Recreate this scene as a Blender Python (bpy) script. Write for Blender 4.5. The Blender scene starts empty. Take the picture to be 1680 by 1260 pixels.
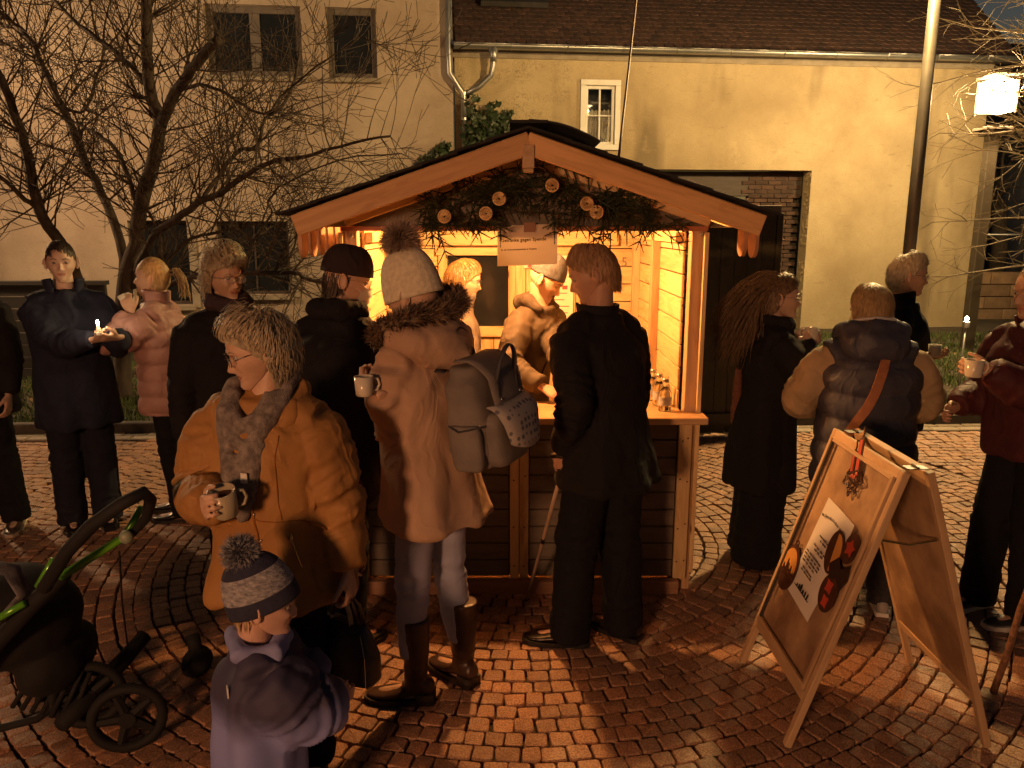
import bpy, bmesh, math, random
import numpy as np
from mathutils import Vector, Matrix, noise, Euler
R = math.radians
PI = math.pi
random.seed(7)
rng = np.random.default_rng(7)
SC = bpy.context.scene
COL = SC.collection

# ------------------------------------------------------------------ camera
H = 1.89
cam_data = bpy.data.cameras.new('camera')
cam_data.sensor_width = 36.0
cam_data.lens = 1262 / 1680 * 36.0
cam_data.clip_start = 0.05
cam_data.clip_end = 900
cam = bpy.data.objects.new('camera', cam_data)
COL.objects.link(cam)
cam.location = (0, 0, H)
cam.rotation_euler = (R(90 - 11.6), 0, 0)
SC.camera = cam

# ------------------------------------------------------------------ world, moon, exposure
SUN_EL, SUN_ROT = R(-1.5), R(60)
world = bpy.data.worlds.new('World')
SC.world = world
world.use_nodes = True
wn = world.node_tree
bgn = wn.nodes['Background']
skyn = wn.nodes.new('ShaderNodeTexSky')
skyn.sky_type = 'NISHITA'
skyn.sun_disc = False
skyn.sun_elevation = SUN_EL
skyn.sun_rotation = SUN_ROT
wn.links.new(skyn.outputs[0], bgn.inputs[0])
bgn.inputs[1].default_value = 0.045
SC.view_settings.view_transform = 'Standard'
SC.view_settings.look = 'None'
SC.view_settings.exposure = 1.4
SC.view_settings.gamma = 1.0
SC.view_settings.use_curve_mapping = False
SC.render.engine = 'CYCLES'
SC.cycles.max_bounces = 6
SC.cycles.diffuse_bounces = 3
SC.cycles.glossy_bounces = 3
SC.cycles.transmission_bounces = 6
SC.cycles.transparent_max_bounces = 8
SC.cycles.sample_clamp_indirect = 4.0
SC.cycles.use_denoising = True

def lamp(name, loc, power, color, radius=0.05, kind='POINT', rot=None, spot=None):
    d = bpy.data.lights.new(name, kind)
    d.energy = power
    d.color = color
    if kind == 'AREA':
        d.size = radius
    else:
        d.shadow_soft_size = radius
    if spot:
        d.spot_size = spot; d.spot_blend = 0.6
    o = bpy.data.objects.new(name, d)
    o.location = loc
    if rot: o.rotation_euler = rot
    COL.objects.link(o)
    return o

SODIUM = (1.0, 0.63, 0.235)
WARM = (1.0, 0.43, 0.125)
# the light of the visible lantern on the right, of the assumed pole light above the frame,
# of the assumed lanterns beyond the left edge and behind the camera and of the two bulbs in the stall
L_LANTERN = dict(loc=(6.9, 11.4, 3.72), power=360, color=(1.0, 0.66, 0.28), radius=0.12)
L_POLE_ASSUMED = dict(loc=(3.28, 7.29, 4.72), power=520, color=SODIUM, radius=0.12)  # assumed lamp on the pole, out of view above the frame
L_LEFT_ASSUMED = dict(loc=(-7.6, 8.8, 3.6), power=230, color=(1.0, 0.60, 0.30), radius=0.15)  # assumed lantern past the left edge, gives the side light
L_BACK_ASSUMED = dict(loc=(-2.6, -3.2, 2.0), power=225, color=(1.0, 0.40, 0.165), radius=0.3)  # assumed unseen lantern behind the camera, gives the front light
L_STALL = [dict(loc=(-0.03, 4.10, 2.03), power=70, color=WARM, radius=0.035),]

# ------------------------------------------------------------------ helpers
class MB:
    """collects vertices and faces"""
    def __init__(s):
        s.v = []; s.f = []; s.m = []; s.mi = 0
    def add(s, vs, fs):
        b = len(s.v)
        s.v.extend([tuple(x) for x in vs])
        for f in fs:
            s.f.append(tuple(i + b for i in f)); s.m.append(s.mi)
        return s
    def box(s, c, d, M=None, ch=0.0):
        hx, hy, hz = d[0] / 2, d[1] / 2, d[2] / 2
        if ch <= 0:
            vs = [Vector((x, y, z)) for x in (-hx, hx) for y in (-hy, hy) for z in (-hz, hz)]
            fs = [(0, 1, 3, 2), (4, 6, 7, 5), (0, 4, 5, 1), (2, 3, 7, 6), (0, 2, 6, 4), (1, 5, 7, 3)]
        else:
            vs = []; idx = {}
            for sx in (-1, 1):
                for sy in (-1, 1):
                    for sz in (-1, 1):
                        for ax in range(3):
                            p = [sx * (hx - ch), sy * (hy - ch), sz * (hz - ch)]
                            p[ax] += (sx, sy, sz)[ax] * ch
                            idx[(sx, sy, sz, ax)] = len(vs); vs.append(Vector(p))
            fs = []
            def q(ax, sg):
                o = [(-1, -1), (1, -1), (1, 1), (-1, 1)]
                r = []
                for a, b in o:
                    k = [0, 0, 0]; k[ax] = sg; k[(ax + 1) % 3] = a; k[(ax + 2) % 3] = b
                    r.append(idx[(k[0], k[1], k[2], ax)])
                return r if sg > 0 else r[::-1]
            for ax in range(3):
                for sg in (-1, 1): fs.append(tuple(q(ax, sg)))
            for ax in range(3):
                b_, c_ = (ax + 1) % 3, (ax + 2) % 3
                for sb in (-1, 1):
                    for sc in (-1, 1):
                        def k(a, axx):
                            t = [0, 0, 0]; t[ax] = a; t[b_] = sb; t[c_] = sc
                            return idx[(t[0], t[1], t[2], axx)]
                        r = [k(-1, b_), k(1, b_), k(1, c_), k(-1, c_)]
                        if sb * sc < 0: r = r[::-1]
                        fs.append(tuple(r))
            for sx in (-1, 1):
                for sy in (-1, 1):
                    for sz in (-1, 1):
                        r = [idx[(sx, sy, sz, a)] for a in range(3)]
                        if sx * sy * sz < 0: r = r[::-1]
                        fs.append(tuple(r))
        if M is not None: vs = [M @ v for v in vs]
        c = Vector(c)
        s.add([v + c for v in vs], fs)
        return s
    def tube(s, pts, rad, n=8, cap=True, flat=None, up=None):
        """rad: number, list of numbers or list of (a, b) ; a along the side axis, b along the other"""
        pts = [Vector(p) for p in pts]
        k = len(pts)
        if not isinstance(rad, (list, tuple)): rad = [rad] * k
        vs = []; prev = None
        for i, p in enumerate(pts):
            t = (pts[min(i + 1, k - 1)] - pts[max(i - 1, 0)])
            if t.length < 1e-9: t = Vector((0, 0, 1))
            t.normalize()
            if prev is None:
                a = Vector(up) if up is not None else (Vector((1, 0, 0)) if abs(t.x) < .8 else Vector((0, 1, 0)))
            else: a = prev
            a = a - t * a.dot(t)
            if a.length < 1e-6:
                a = Vector((0, 1, 0)) - t * t.y
            a.normalize(); prev = a
            b = t.cross(a)
            r = rad[i]
            ra, rb = r if isinstance(r, (list, tuple)) else (r, r)
            for j in range(n):
                th = 2 * PI * j / n
                vs.append(p + a * (ra * math.cos(th)) + b * (rb * math.sin(th)))
        fs = []
        for i in range(k - 1):
            for j in range(n):
                j2 = (j + 1) % n
                fs.append((i * n + j, i * n + j2, (i + 1) * n + j2, (i + 1) * n + j))
        if cap:
            fs.append(tuple(reversed(range(n))))
            fs.append(tuple((k - 1) * n + j for j in range(n)))
        s.add(vs, fs)
        return s
    def loft(s, secs, n=20):
        """secs: list of (centre, rx, ry[, exponent]) horizontal ellipses, bottom to top"""
        vs = []
        for sec in secs:
            c, rx, ry = sec[0], sec[1], sec[2]
            e = sec[3] if len(sec) > 3 else 1.0
            for j in range(n):
                th = 2 * PI * j / n
                cx, sy = math.cos(th), math.sin(th)
                vs.append((c[0] + rx * math.copysign(abs(cx) ** e, cx), c[1] + ry * math.copysign(abs(sy) ** e, sy), c[2]))
        fs = []
        k = len(secs)
        for i in range(k - 1):
            for j in range(n):
                j2 = (j + 1) % n
                fs.append((i * n + j, i * n + j2, (i + 1) * n + j2, (i + 1) * n + j))
        fs.append(tuple(reversed(range(n))))
        fs.append(tuple((k - 1) * n + j for j in range(n)))
        s.add(vs, fs)
        return s
    def ball(s, c, r, nu=12, nv=8, M=None):
        if not isinstance(r, (list, tuple)): r = (r, r, r)
        vs = [Vector((0, 0, r[2]))]
        for i in range(1, nv):
            ph = PI * i / nv
            for j in range(nu):
                th = 2 * PI * j / nu
                vs.append(Vector((r[0] * math.sin(ph) * math.cos(th), r[1] * math.sin(ph) * math.sin(th), r[2] * math.cos(ph))))
        vs.append(Vector((0, 0, -r[2])))
        fs = []
        for j in range(nu):
            fs.append((0, 1 + j, 1 + (j + 1) % nu))
        for i in range(nv - 2):
            for j in range(nu):
                a = 1 + i * nu + j; b = 1 + i * nu + (j + 1) % nu
                fs.append((a, a + nu, b + nu, b))
        l = len(vs) - 1
        for j in range(nu):
            fs.append((l, 1 + (nv - 2) * nu + (j + 1) % nu, 1 + (nv - 2) * nu + j))
        c = Vector(c)
        if M is not None: vs = [M @ v for v in vs]
        s.add([v + c for v in vs], fs)
        return s
    def prism(s, poly, z0, z1, M=None):
        """2-D outline (x, y) counter-clockwise, extruded in z, then transformed"""
        n = len(poly)
        vs = [Vector((x, y, z0)) for x, y in poly] + [Vector((x, y, z1)) for x, y in poly]
        if M is not None: vs = [M @ v for v in vs]
        fs = [tuple(reversed(range(n))), tuple(range(n, 2 * n))]
        for i in range(n):
            j = (i + 1) % n
            fs.append((i, j, n + j, n + i))
        s.add(vs, fs)
        return s
    def mesh(s, name, mats=None, smooth=False):
        me = bpy.data.meshes.new(name)
        me.from_pydata([tuple(v) for v in s.v], [], s.f)
        if mats is not None:
            for m in (mats if isinstance(mats, (list, tuple)) else [mats]): me.materials.append(m)
        if any(s.m): me.polygons.foreach_set('material_index', s.m)
        if smooth: me.polygons.foreach_set('use_smooth', [True] * len(me.polygons))
        me.update()
        return me
    def obj(s, name, mats=None, parent=None, smooth=False, **k):
        return link(name, s.mesh(name, mats, smooth), parent, **k)

def link(name, me, parent=None, loc=None, rot=None, M=None):
    o = bpy.data.objects.new(name, me)
    COL.objects.link(o)
    if parent is not None: o.parent = parent
    if M is not None: o.matrix_local = M
    else:
        if loc is not None: o.location = loc
        if rot is not None: o.rotation_euler = rot
    return o

def tag(o, label=None, cat=None, group=None, kind=None):
    if label: o['label'] = label
    if cat: o['category'] = cat
    if group: o['group'] = group
    if kind: o['kind'] = kind
    return o

def empty(name, loc=(0, 0, 0), rz=0.0, **k):
    o = bpy.data.objects.new(name, None)
    o.empty_display_size = .1
    COL.objects.link(o)
    o.location = loc; o.rotation_euler = (0, 0, rz)
    return tag(o, **k)

def np_mesh(name, V, F, mats=None, smooth=False, mi=None):
    """fast mesh from arrays; F all quads or all triangles (k columns)"""
    me = bpy.data.meshes.new(name)
    V = np.asarray(V, dtype=np.float32); F = np.asarray(F, dtype=np.int32)
    k = F.shape[1]
    me.vertices.add(len(V)); me.vertices.foreach_set('co', V.ravel())
    me.loops.add(F.size); me.loops.foreach_set('vertex_index', F.ravel())
    me.polygons.add(len(F))
    me.polygons.foreach_set('loop_start', np.arange(0, F.size, k, dtype=np.int32))
    me.polygons.foreach_set('loop_total', np.full(len(F), k, dtype=np.int32))
    if mats is not None:
        for m in (mats if isinstance(mats, (list, tuple)) else [mats]): me.materials.append(m)
    if mi is not None: me.polygons.foreach_set('material_index', np.asarray(mi, dtype=np.int32))
    me.polygons.foreach_set('use_smooth', np.full(len(F), bool(smooth)))
    me.update(calc_edges=True)
    me.validate()
    return me

# ------------------------------------------------------------------ materials
def nodes(name):
    m = bpy.data.materials.new(name)
    m.use_nodes = True
    nt = m.node_tree
    return m, nt, nt.nodes['Principled BSDF']

def coords(nt, stretch=(1, 1, 1), coord='Object', rnd=True):
    tc = nt.nodes.new('ShaderNodeTexCoord')
    mp = nt.nodes.new('ShaderNodeMapping')
    mp.inputs['Scale'].default_value = stretch
    nt.links.new(tc.outputs[coord], mp.inputs['Vector'])
    if rnd:
        oi = nt.nodes.new('ShaderNodeObjectInfo')
        ml = nt.nodes.new('ShaderNodeMath'); ml.operation = 'MULTIPLY'; ml.inputs[1].default_value = 37.0
        nt.links.new(oi.outputs['Random'], ml.inputs[0])
        cb = nt.nodes.new('ShaderNodeCombineXYZ')
        for i in range(3): nt.links.new(ml.outputs[0], cb.inputs[i])
        nt.links.new(cb.outputs[0], mp.inputs['Location'])
    return mp.outputs[0]

def ntex(nt, vec, scale, detail=4, rough=.55, dist=0.0):
    n = nt.nodes.new('ShaderNodeTexNoise')
    n.inputs['Scale'].default_value = scale
    n.inputs['Detail'].default_value = detail
    n.inputs['Roughness'].default_value = rough
    n.inputs['Distortion'].default_value = dist
    nt.links.new(vec, n.inputs['Vector'])
    return n.outputs['Fac']

def ramp(nt, fac, stops):
    r = nt.nodes.new('ShaderNodeValToRGB')
    el = r.color_ramp.elements
    while len(el) < len(stops): el.new(.5)
    for e, (p, c) in zip(el, stops):
        e.position = p
        e.color = (c[0], c[1], c[2], 1) if isinstance(c, (tuple, list)) else (c, c, c, 1)
    nt.links.new(fac, r.inputs[0])
    return r.outputs[0]

def mixc(nt, fac, a, b, mode='MIX'):
    m = nt.nodes.new('ShaderNodeMix'); m.data_type = 'RGBA'; m.blend_type = mode
    for s_, v in ((m.inputs[0], fac), (m.inputs[6], a), (m.inputs[7], b)):
        if hasattr(v, 'links'): nt.links.new(v, s_)
        elif isinstance(v, (int, float)): s_.default_value = v
        else: s_.default_value = (v[0], v[1], v[2], 1)
    return m.outputs[2]

def bumpn(nt, b, fac, strength, dist=.01):
    n = nt.nodes.new('ShaderNodeBump')
    n.inputs['Strength'].default_value = strength
    n.inputs['Distance'].default_value = dist
    nt.links.new(fac, n.inputs['Height'])
    nt.links.new(n.outputs[0], b.inputs['Normal'])
    return n

def vary(c, k): return tuple(min(1, x * k) for x in c)

def MAT(name, col, col2=None, scale=6, rough=.8, bump=.25, bscale=60, stretch=(1, 1, 1), metal=0, bdist=.004, rnd=True, objvar=0.0, spec=None, sheen=0, lo=.35, hi=.7, coord='Object', detail=4):
    m, nt, b = nodes(name)
    if col2 is None: col2 = vary(col, .72)
    v = coords(nt, stretch, coord, rnd)
    f = ntex(nt, v, scale, detail)
    c = ramp(nt, f, [(lo, col2), (hi, col)])
    if objvar > 0:
        oi = nt.nodes.new('ShaderNodeObjectInfo')
        mr = nt.nodes.new('ShaderNodeMapRange')
        mr.inputs[3].default_value = 1 - objvar; mr.inputs[4].default_value = 1 + objvar
        nt.links.new(oi.outputs['Random'], mr.inputs[0])
        hs = nt.nodes.new('ShaderNodeHueSaturation')
        nt.links.new(mr.outputs[0], hs.inputs['Value']); nt.links.new(c, hs.inputs['Color'])
        c = hs.outputs[0]
    nt.links.new(c, b.inputs['Base Color'])
    b.inputs['Roughness'].default_value = rough
    b.inputs['Metallic'].default_value = metal
    if spec is not None: b.inputs['Specular IOR Level'].default_value = spec
    if sheen: b.inputs['Sheen Weight'].default_value = sheen
    if bump > 0:
        bumpn(nt, b, ntex(nt, v, bscale, 3), bump, bdist)
    return m

def WOOD(name, col, dark, knot=(.16, .07, .03), rough=.6, kn=1.0, objvar=.18):
    """grain along the local x axis"""
    m, nt, b = nodes(name)
    v = coords(nt, (1.1, 9, 9))
    f1 = ntex(nt, v, 2.6, 5, .6, 1.2)
    v2 = coords(nt, (2.2, 60, 60))
    f2 = ntex(nt, v2, 2.0, 3)
    c = ramp(nt, f1, [(.32, dark), (.5, vary(col, .92)), (.68, col)])
    c = mixc(nt, ramp(nt, f2, [(.4, 0), (.75, .35)]), c, dark)
    vk = coords(nt, (2.0, 7, 7))
    vo = nt.nodes.new('ShaderNodeTexVoronoi'); vo.inputs['Scale'].default_value = 1.7
    nt.links.new(vk, vo.inputs['Vector'])
    kf = ramp(nt, vo.outputs['Distance'], [(.05, kn), (.13, 0)])
    c = mixc(nt, kf, c, knot)
    oi = nt.nodes.new('ShaderNodeObjectInfo')
    mr = nt.nodes.new('ShaderNodeMapRange'); mr.inputs[3].default_value = 1 - objvar; mr.inputs[4].default_value = 1 + objvar
    nt.links.new(oi.outputs['Random'], mr.inputs[0])
    hs = nt.nodes.new('ShaderNodeHueSaturation')
    nt.links.new(mr.outputs[0], hs.inputs['Value']); nt.links.new(c, hs.inputs['Color'])
    nt.links.new(hs.outputs[0], b.inputs['Base Color'])
    b.inputs['Roughness'].default_value = rough
    bumpn(nt, b, f2, .25, .002)
    return m

def EMIT(name, col, strength):
    m, nt, b = nodes(name)
    b.inputs['Base Color'].default_value = (*col, 1)
    b.inputs['Emission Color'].default_value = (*col, 1)
    b.inputs['Emission Strength'].default_value = strength
    return m

def GLASS(name, col=(1, 1, 1), rough=.02, ior=1.45):
    m, nt, b = nodes(name)
    b.inputs['Base Color'].default_value = (*col, 1)
    b.inputs['Roughness'].default_value = rough
    b.inputs['Transmission Weight'].default_value = 1
    b.inputs['IOR'].default_value = ior
    return m

PINE = WOOD('pine_wood', (.66, .48, .25), (.47, .29, .125))
PINE2 = WOOD('frame_wood', (.56, .36, .20), (.40, .23, .12), kn=.8)
BROWNB = WOOD('brown_stained_wood', (.15, .125, .10), (.105, .087, .07), knot=(.03, .02, .015), kn=.4, objvar=.12)
GREYB = WOOD('dark_green_grey_wood', (.075, .068, .05), (.05, .045, .034), kn=.3, objvar=.1)
BLACKM = MAT('black_plastic', (.015, .015, .017), rough=.4, bump=.05)
STEEL = MAT('zinc_sheet', (.42, .42, .41), (.30, .30, .30), scale=3, rough=.38, metal=.85, bump=.1, bscale=20)
WHITEP = MAT('white_paint', (.72, .71, .68), (.6, .58, .54), scale=4, rough=.45, bump=.05)
DARKGL = MAT('dark_window_glass', (.018, .02, .024), rough=.06, bump=.02, bscale=3, bdist=.01)
PAPER = MAT('paper', (.78, .76, .72), (.72, .69, .64), scale=5, rough=.8, bump=.15, bscale=9, bdist=.004)
INK = MAT('ink', (.03, .025, .025), rough=.7, bump=0)
INKG = MAT('grey_ink', (.16, .14, .13), rough=.7, bump=0)

_bcache = {}
def board(name, p0, p1, w, t, mat, parent, up=(0, 0, 1), ch=.002):
    """a board from p0 to p1 (centres of its ends); w measured along up, t across; grain along it"""
    p0, p1 = Vector(p0), Vector(p1)
    L = (p1 - p0).length
    key = (round(L, 3), round(w, 4), round(t, 4), mat.name, ch)
    me = _bcache.get(key)
    if me is None:
        me = MB().box((0, 0, 0), (L, t, w), ch=ch).mesh(name, mat)
        _bcache[key] = me
    x = (p1 - p0).normalized()
    z = Vector(up); z = (z - x * z.dot(x)).normalized()
    y = z.cross(x)
    M = Matrix((x, y, z)).transposed().to_4x4()
    M.translation = (p0 + p1) / 2
    return link(name, me, parent, M=M)

def cloth_plane_noise(p, s): return noise.noise(Vector(p) * s)

def text_mesh(name, body, size, mat, parent, M, extrude=.0006, align='LEFT', bold=0.0):
    cu = bpy.data.curves.new(name, 'FONT')
    cu.body = body; cu.size = size; cu.extrude = extrude; cu.align_x = align; cu.offset = bold
    cu.resolution_u = 2
    o = bpy.data.objects.new(name, cu); COL.objects.link(o)
    dg = bpy.context.evaluated_depsgraph_get()
    me = bpy.data.meshes.new_from_object(o.evaluated_get(dg))
    bpy.data.objects.remove(o)
    me.name = name
    me.materials.clear(); me.materials.append(mat)
    return link(name, me, parent, M=M)

def frame_at(o, x, z):
    """matrix with local x -> x, local y -> z (the up of flat art), local z -> outwards normal"""
    x = Vector(x).normalized(); y = Vector(z).normalized(); n = x.cross(y)
    M = Matrix((x, y, n)).transposed().to_4x4(); M.translation = Vector(o)
    return M
# ------------------------------------------------------------------ ground
def plaster(name, col, dark, marks=0.0, vstain=0.0):
    m, nt, b = nodes(name)
    v = coords(nt, (1, 1, 1), rnd=False)
    big = ntex(nt, v, .55, 5, .6)
    c = ramp(nt, big, [(.34, dark), (.62, col)])
    vs = coords(nt, (2.0, 2.0, 9.0), rnd=False)
    st = ntex(nt, vs, 2.2, 5, .65, .6)
    c = mixc(nt, ramp(nt, st, [(.60, 0), (.70, .42)]), c, vary(dark, .62))
    if marks:
        vm = coords(nt, (1, 1, 1.0), rnd=False)
        w = ntex(nt, vm, 5.5, 3, .6, 3.0)
        ridge = ramp(nt, w, [(.47, 0), (.50, 1), (.53, 0)])
        gx = nt.nodes.new('ShaderNodeSeparateXYZ'); tc = nt.nodes.new('ShaderNodeTexCoord')
        nt.links.new(tc.outputs['Object'], gx.inputs[0])
        msk = ramp(nt, gx.outputs[0], [(0.0, .75), (.9, .55), (1.0, 0)])
        mr = nt.nodes.new('ShaderNodeMapRange'); mr.inputs[2].default_value = 2.6
        nt.links.new(gx.outputs[0], mr.inputs[0])
        msk = ramp(nt, mr.outputs[0], [(.0, .8), (.75, .55), (1.0, .0)])
        mm = nt.nodes.new('ShaderNodeMath'); mm.operation = 'MULTIPLY'
        nt.links.new(ridge, mm.inputs[0]); nt.links.new(msk, mm.inputs[1])
        spot = ntex(nt, vm, 2.3, 2)
        m2 = nt.nodes.new('ShaderNodeMath'); m2.operation = 'MULTIPLY'
        nt.links.new(mm.outputs[0], m2.inputs[0]); nt.links.new(ramp(nt, spot, [(.42, 0), (.55, 1)]), m2.inputs[1])
        c = mixc(nt, m2.outputs[0], c, vary(dark, .22))
    if vstain:
        vv = coords(nt, (1.1, 1.1, .22), rnd=False)
        c = mixc(nt, ramp(nt, ntex(nt, vv, .9, 3), [(.56, 0), (.68, vstain)]), c, vary(dark, .45))
    fg = ntex(nt, coords(nt, (3, 3, 14), rnd=False), 7, 6, .75, .3)
    c = mixc(nt, ramp(nt, fg, [(.30, .45), (.48, 0)]), c, vary(dark, .55))
    pk = ntex(nt, v, 1.7, 6, .7)
    c = mixc(nt, ramp(nt, pk, [(.60, 0), (.72, .4)]), c, vary(col, 1.25))
    nt.links.new(c, b.inputs['Base Color'])
    b.inputs['Roughness'].default_value = .92
    bumpn(nt, b, mixc(nt, .5, ntex(nt, vs, 5, 5, .7), ntex(nt, v, 45, 3)), .75, .02)
    return m

STONE = MAT('cobble_granite', (.30, .235, .19), (.185, .135, .105), scale=26, rough=.72, bump=.9, bscale=150, bdist=.004, objvar=.22, spec=.5)
def stone_mat():
    m, nt, b = nodes('cobble_granite_mix')
    v = coords(nt, (1, 1, 1))
    g = ntex(nt, v, 160, 2, .7)
    c = ramp(nt, g, [(.36, (.18, .098, .062)), (.52, (.31, .182, .118)), (.68, (.48, .32, .22))])
    at = nt.nodes.new('ShaderNodeAttribute'); at.attribute_name = 'tone'
    oi = nt.nodes.new('ShaderNodeObjectInfo')
    ad = nt.nodes.new('ShaderNodeMath'); ad.operation = 'ADD'
    # joined stones carry a tone per stone; single stones take theirs from the object
    nt.links.new(at.outputs['Fac'], ad.inputs[0]); nt.links.new(oi.outputs['Random'], ad.inputs[1])
    fr = nt.nodes.new('ShaderNodeMath'); fr.operation = 'FRACT'; nt.links.new(ad.outputs[0], fr.inputs[0])
    tone = ramp(nt, fr.outputs[0], [(0, (.72, .68, .66)), (.5, (1, .93, .86)), (1, (1.2, 1.05, .92))])
    c = mixc(nt, 1.0, c, tone, 'MULTIPLY')
    nt.links.new(c, b.inputs['Base Color'])
    rr = ramp(nt, ntex(nt, v, 30, 2), [(.3, .5), (.7, .8)])
    nt.links.new(rr, b.inputs['Roughness'])
    bumpn(nt, b, mixc(nt, .45, g, ntex(nt, v, 50, 3)), .8, .006)
    return m
STONE = stone_mat()
JOINT = MAT('joint_earth', (.05, .04, .03), (.03, .024, .018), scale=30, rough=.95, bump=.8, bscale=120)
SOIL = MAT('soil', (.075, .06, .04), (.04, .03, .02), scale=5, rough=.95, bump=.8, bscale=30, bdist=.02)
ASPH = MAT('distant_ground', (.06, .055, .05), rough=.9, bscale=60)

def sheet(name, x0, x1, y0, y1, z, mat, n=1, kind='structure', parent=None, th=0.0):
    mb = MB()
    mb.add([(x0, y0, z), (x1, y0, z), (x1, y1, z), (x0, y1, z)], [(0, 1, 2, 3)])
    return tag(mb.obj(name, mat, parent), kind=kind)
sheet('ground', -400, 400, -300, 400, -.09, ASPH)
pav = sheet('pavement', -9, 9, -3.0, 7.22, -.028, JOINT)

KANG = R(2.4)
def kerb_y(x): return 7.17 + math.tan(KANG) * x
# cobbles: rings round a centre under the stall, straight staggered rows beyond
CX, CY, RR = 0.05, 4.55, 3.62
def stone_proto(seed, w=.0775, d=.0775, hgt=.03):
    rr = random.Random(seed)
    hx, hy = w / 2, d / 2
    c = min(w, d) * .12
    out = []
    for sx, sy in ((1, -1), (1, 1), (-1, 1), (-1, -1)):
        jx, jy = rr.uniform(-.0045, .0045), rr.uniform(-.0045, .0045)
        X, Y = sx * hx + jx, sy * hy + jy
        pa = (X - sx * c * rr.uniform(.5, 1.1), Y); pb = (X, Y - sy * c * rr.uniform(.5, 1.1))
        if (sx, sy) in ((1, 1), (-1, -1)): out += [pb, pa]
        else: out += [pa, pb]
    tz = [rr.uniform(-.0015, .0025) for _ in out]
    vs = [(x, y, -hgt) for x, y in out] + [(x, y, -.005) for x, y in out] + \
         [(x * .93, y * .93, t) for (x, y), t in zip(out, tz)] + [(0, 0, .003)]
    n = 8; fs = []
    for i in range(n):
        j = (i + 1) % n
        fs.append((i, j, n + j, n + i)); fs.append((n + i, n + j, 2 * n + j, 2 * n + i)); fs.append((2 * n + i, 2 * n + j, 3 * n))
    return vs, fs
PROTO = [stone_proto(i) for i in range(14)]
stones = []   # x, y, z, rot, sx, sy
rr = random.Random(3)
ring = .5
pit = .0835
k = 0
while ring < RR:
    pit_r = .0835 * (1 + rr.uniform(-.06, .06))
    n = max(6, int(2 * PI * ring / .085))
    off = rr.random()
    a = 0.0
    ws = [rr.uniform(.86, 1.16) for _ in range(n)]
    tot = sum(ws)
    for w in ws:
        da = w / tot * 2 * PI
        th = a + da / 2 + off
        a += da
        x, y = CX + ring * math.sin(th), CY - ring * math.cos(th)
        if abs(x - .06) < .80 and 3.95 < y < 5.3: continue
        if y > kerb_y(x) - .34: continue
        stones.append((x + rr.uniform(-.002, .002), y + rr.uniform(-.002, .002), rr.uniform(-.0035, .0035), th + rr.uniform(-.04, .04), da * ring / .0835 * .995, pit_r / .0835 * rr.uniform(.97, 1.0)))
    ring += pit_r
y = 0.15
while y < 7.5:
    rowh = .086 * rr.uniform(.95, 1.06)
    x = -7.6 + rr.random() * .1
    while x < 7.6:
        w = .095 * rr.uniform(.82, 1.25)
        xx = x + w / 2
        # gently waving courses
        yy = y + .06 * math.sin(xx * 1.1 + 1.0)
        x += w
        d = math.hypot(xx - CX, yy - CY)
        if d < RR + .015 or yy > kerb_y(xx) - .34: continue
        if abs(xx) > .78 * yy + .6: continue
        stones.append((xx, yy, rr.uniform(-.0035, .0035), .06 * math.cos(xx * 1.1 + 1.0) + rr.uniform(-.04, .04), w / .0835 * .99, rowh / .0835 * rr.uniform(.95, 1.0)))
    y += rowh
# the 300 largest in view
def in_view(x, y):
    zc = y * math.cos(R(11.6)) + H * math.sin(R(11.6))
    if zc < .5: return None
    u = 840 + 1262 * x / zc
    vv = 630 + 1262 * (H * math.cos(R(11.6)) - y * math.sin(R(11.6))) / zc
    return u, vv, zc
scored = []
for i, s_ in enumerate(stones):
    q = in_view(s_[0], s_[1])
    if q and -10 < q[0] < 1690 and q[1] < 1275: scored.append((q[2], i))
scored.sort()
near = set(i for _, i in scored[:290])
pme = []
for vs, fs in PROTO:
    mb = MB(); mb.add(vs, fs); pme.append(mb.mesh('cobblestone', STONE))
VV = []; FF4 = []; FF3 = []; tone = []
pv = [np.array(p[0]) for p in PROTO]
nv = len(pv[0]); nb = 0
q4 = np.array([f for f in PROTO[0][1] if len(f) == 4]); q3 = np.array([f for f in PROTO[0][1] if len(f) == 3])
for i, (x, y, z, th, sx, sy) in enumerate(stones):
    kk = rr.randrange(14)
    if i in near:
        o = bpy.data.objects.new('cobblestone', pme[kk]); COL.objects.link(o); o.parent = pav
        o.location = (x, y, z); o.rotation_euler = (rr.uniform(-.02, .02), rr.uniform(-.02, .02), th); o.scale = (sx, sy, 1)
        continue
    p = pv[kk] * np.array([sx, sy, 1.0])
    c_, s__ = math.cos(th), math.sin(th)
    P = np.empty_like(p)
    P[:, 0] = p[:, 0] * c_ - p[:, 1] * s__ + x
    P[:, 1] = p[:, 0] * s__ + p[:, 1] * c_ + y
    P[:, 2] = p[:, 2] + z + p[:, 1] * rr.uniform(-.02, .02)
    VV.append(P); FF4.append(q4 + nb); FF3.append(q3 + nb); nb += nv
    tone.append(np.full(nv, rr.random()))
V = np.concatenate(VV); F4 = np.concatenate(FF4); F3 = np.concatenate(FF3)
F3b = np.concatenate([F3]); 
tris = np.concatenate([F4[:, [0, 1, 2]], F4[:, [0, 2, 3]], F3b])
me = np_mesh('cobblestones', V, tris, STONE)
at = me.attributes.new('tone', 'FLOAT', 'POINT'); at.data.foreach_set('value', np.concatenate(tone).astype(np.float32))
o = link('cobblestones', me, pav); tag(o, kind='stuff')

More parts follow.
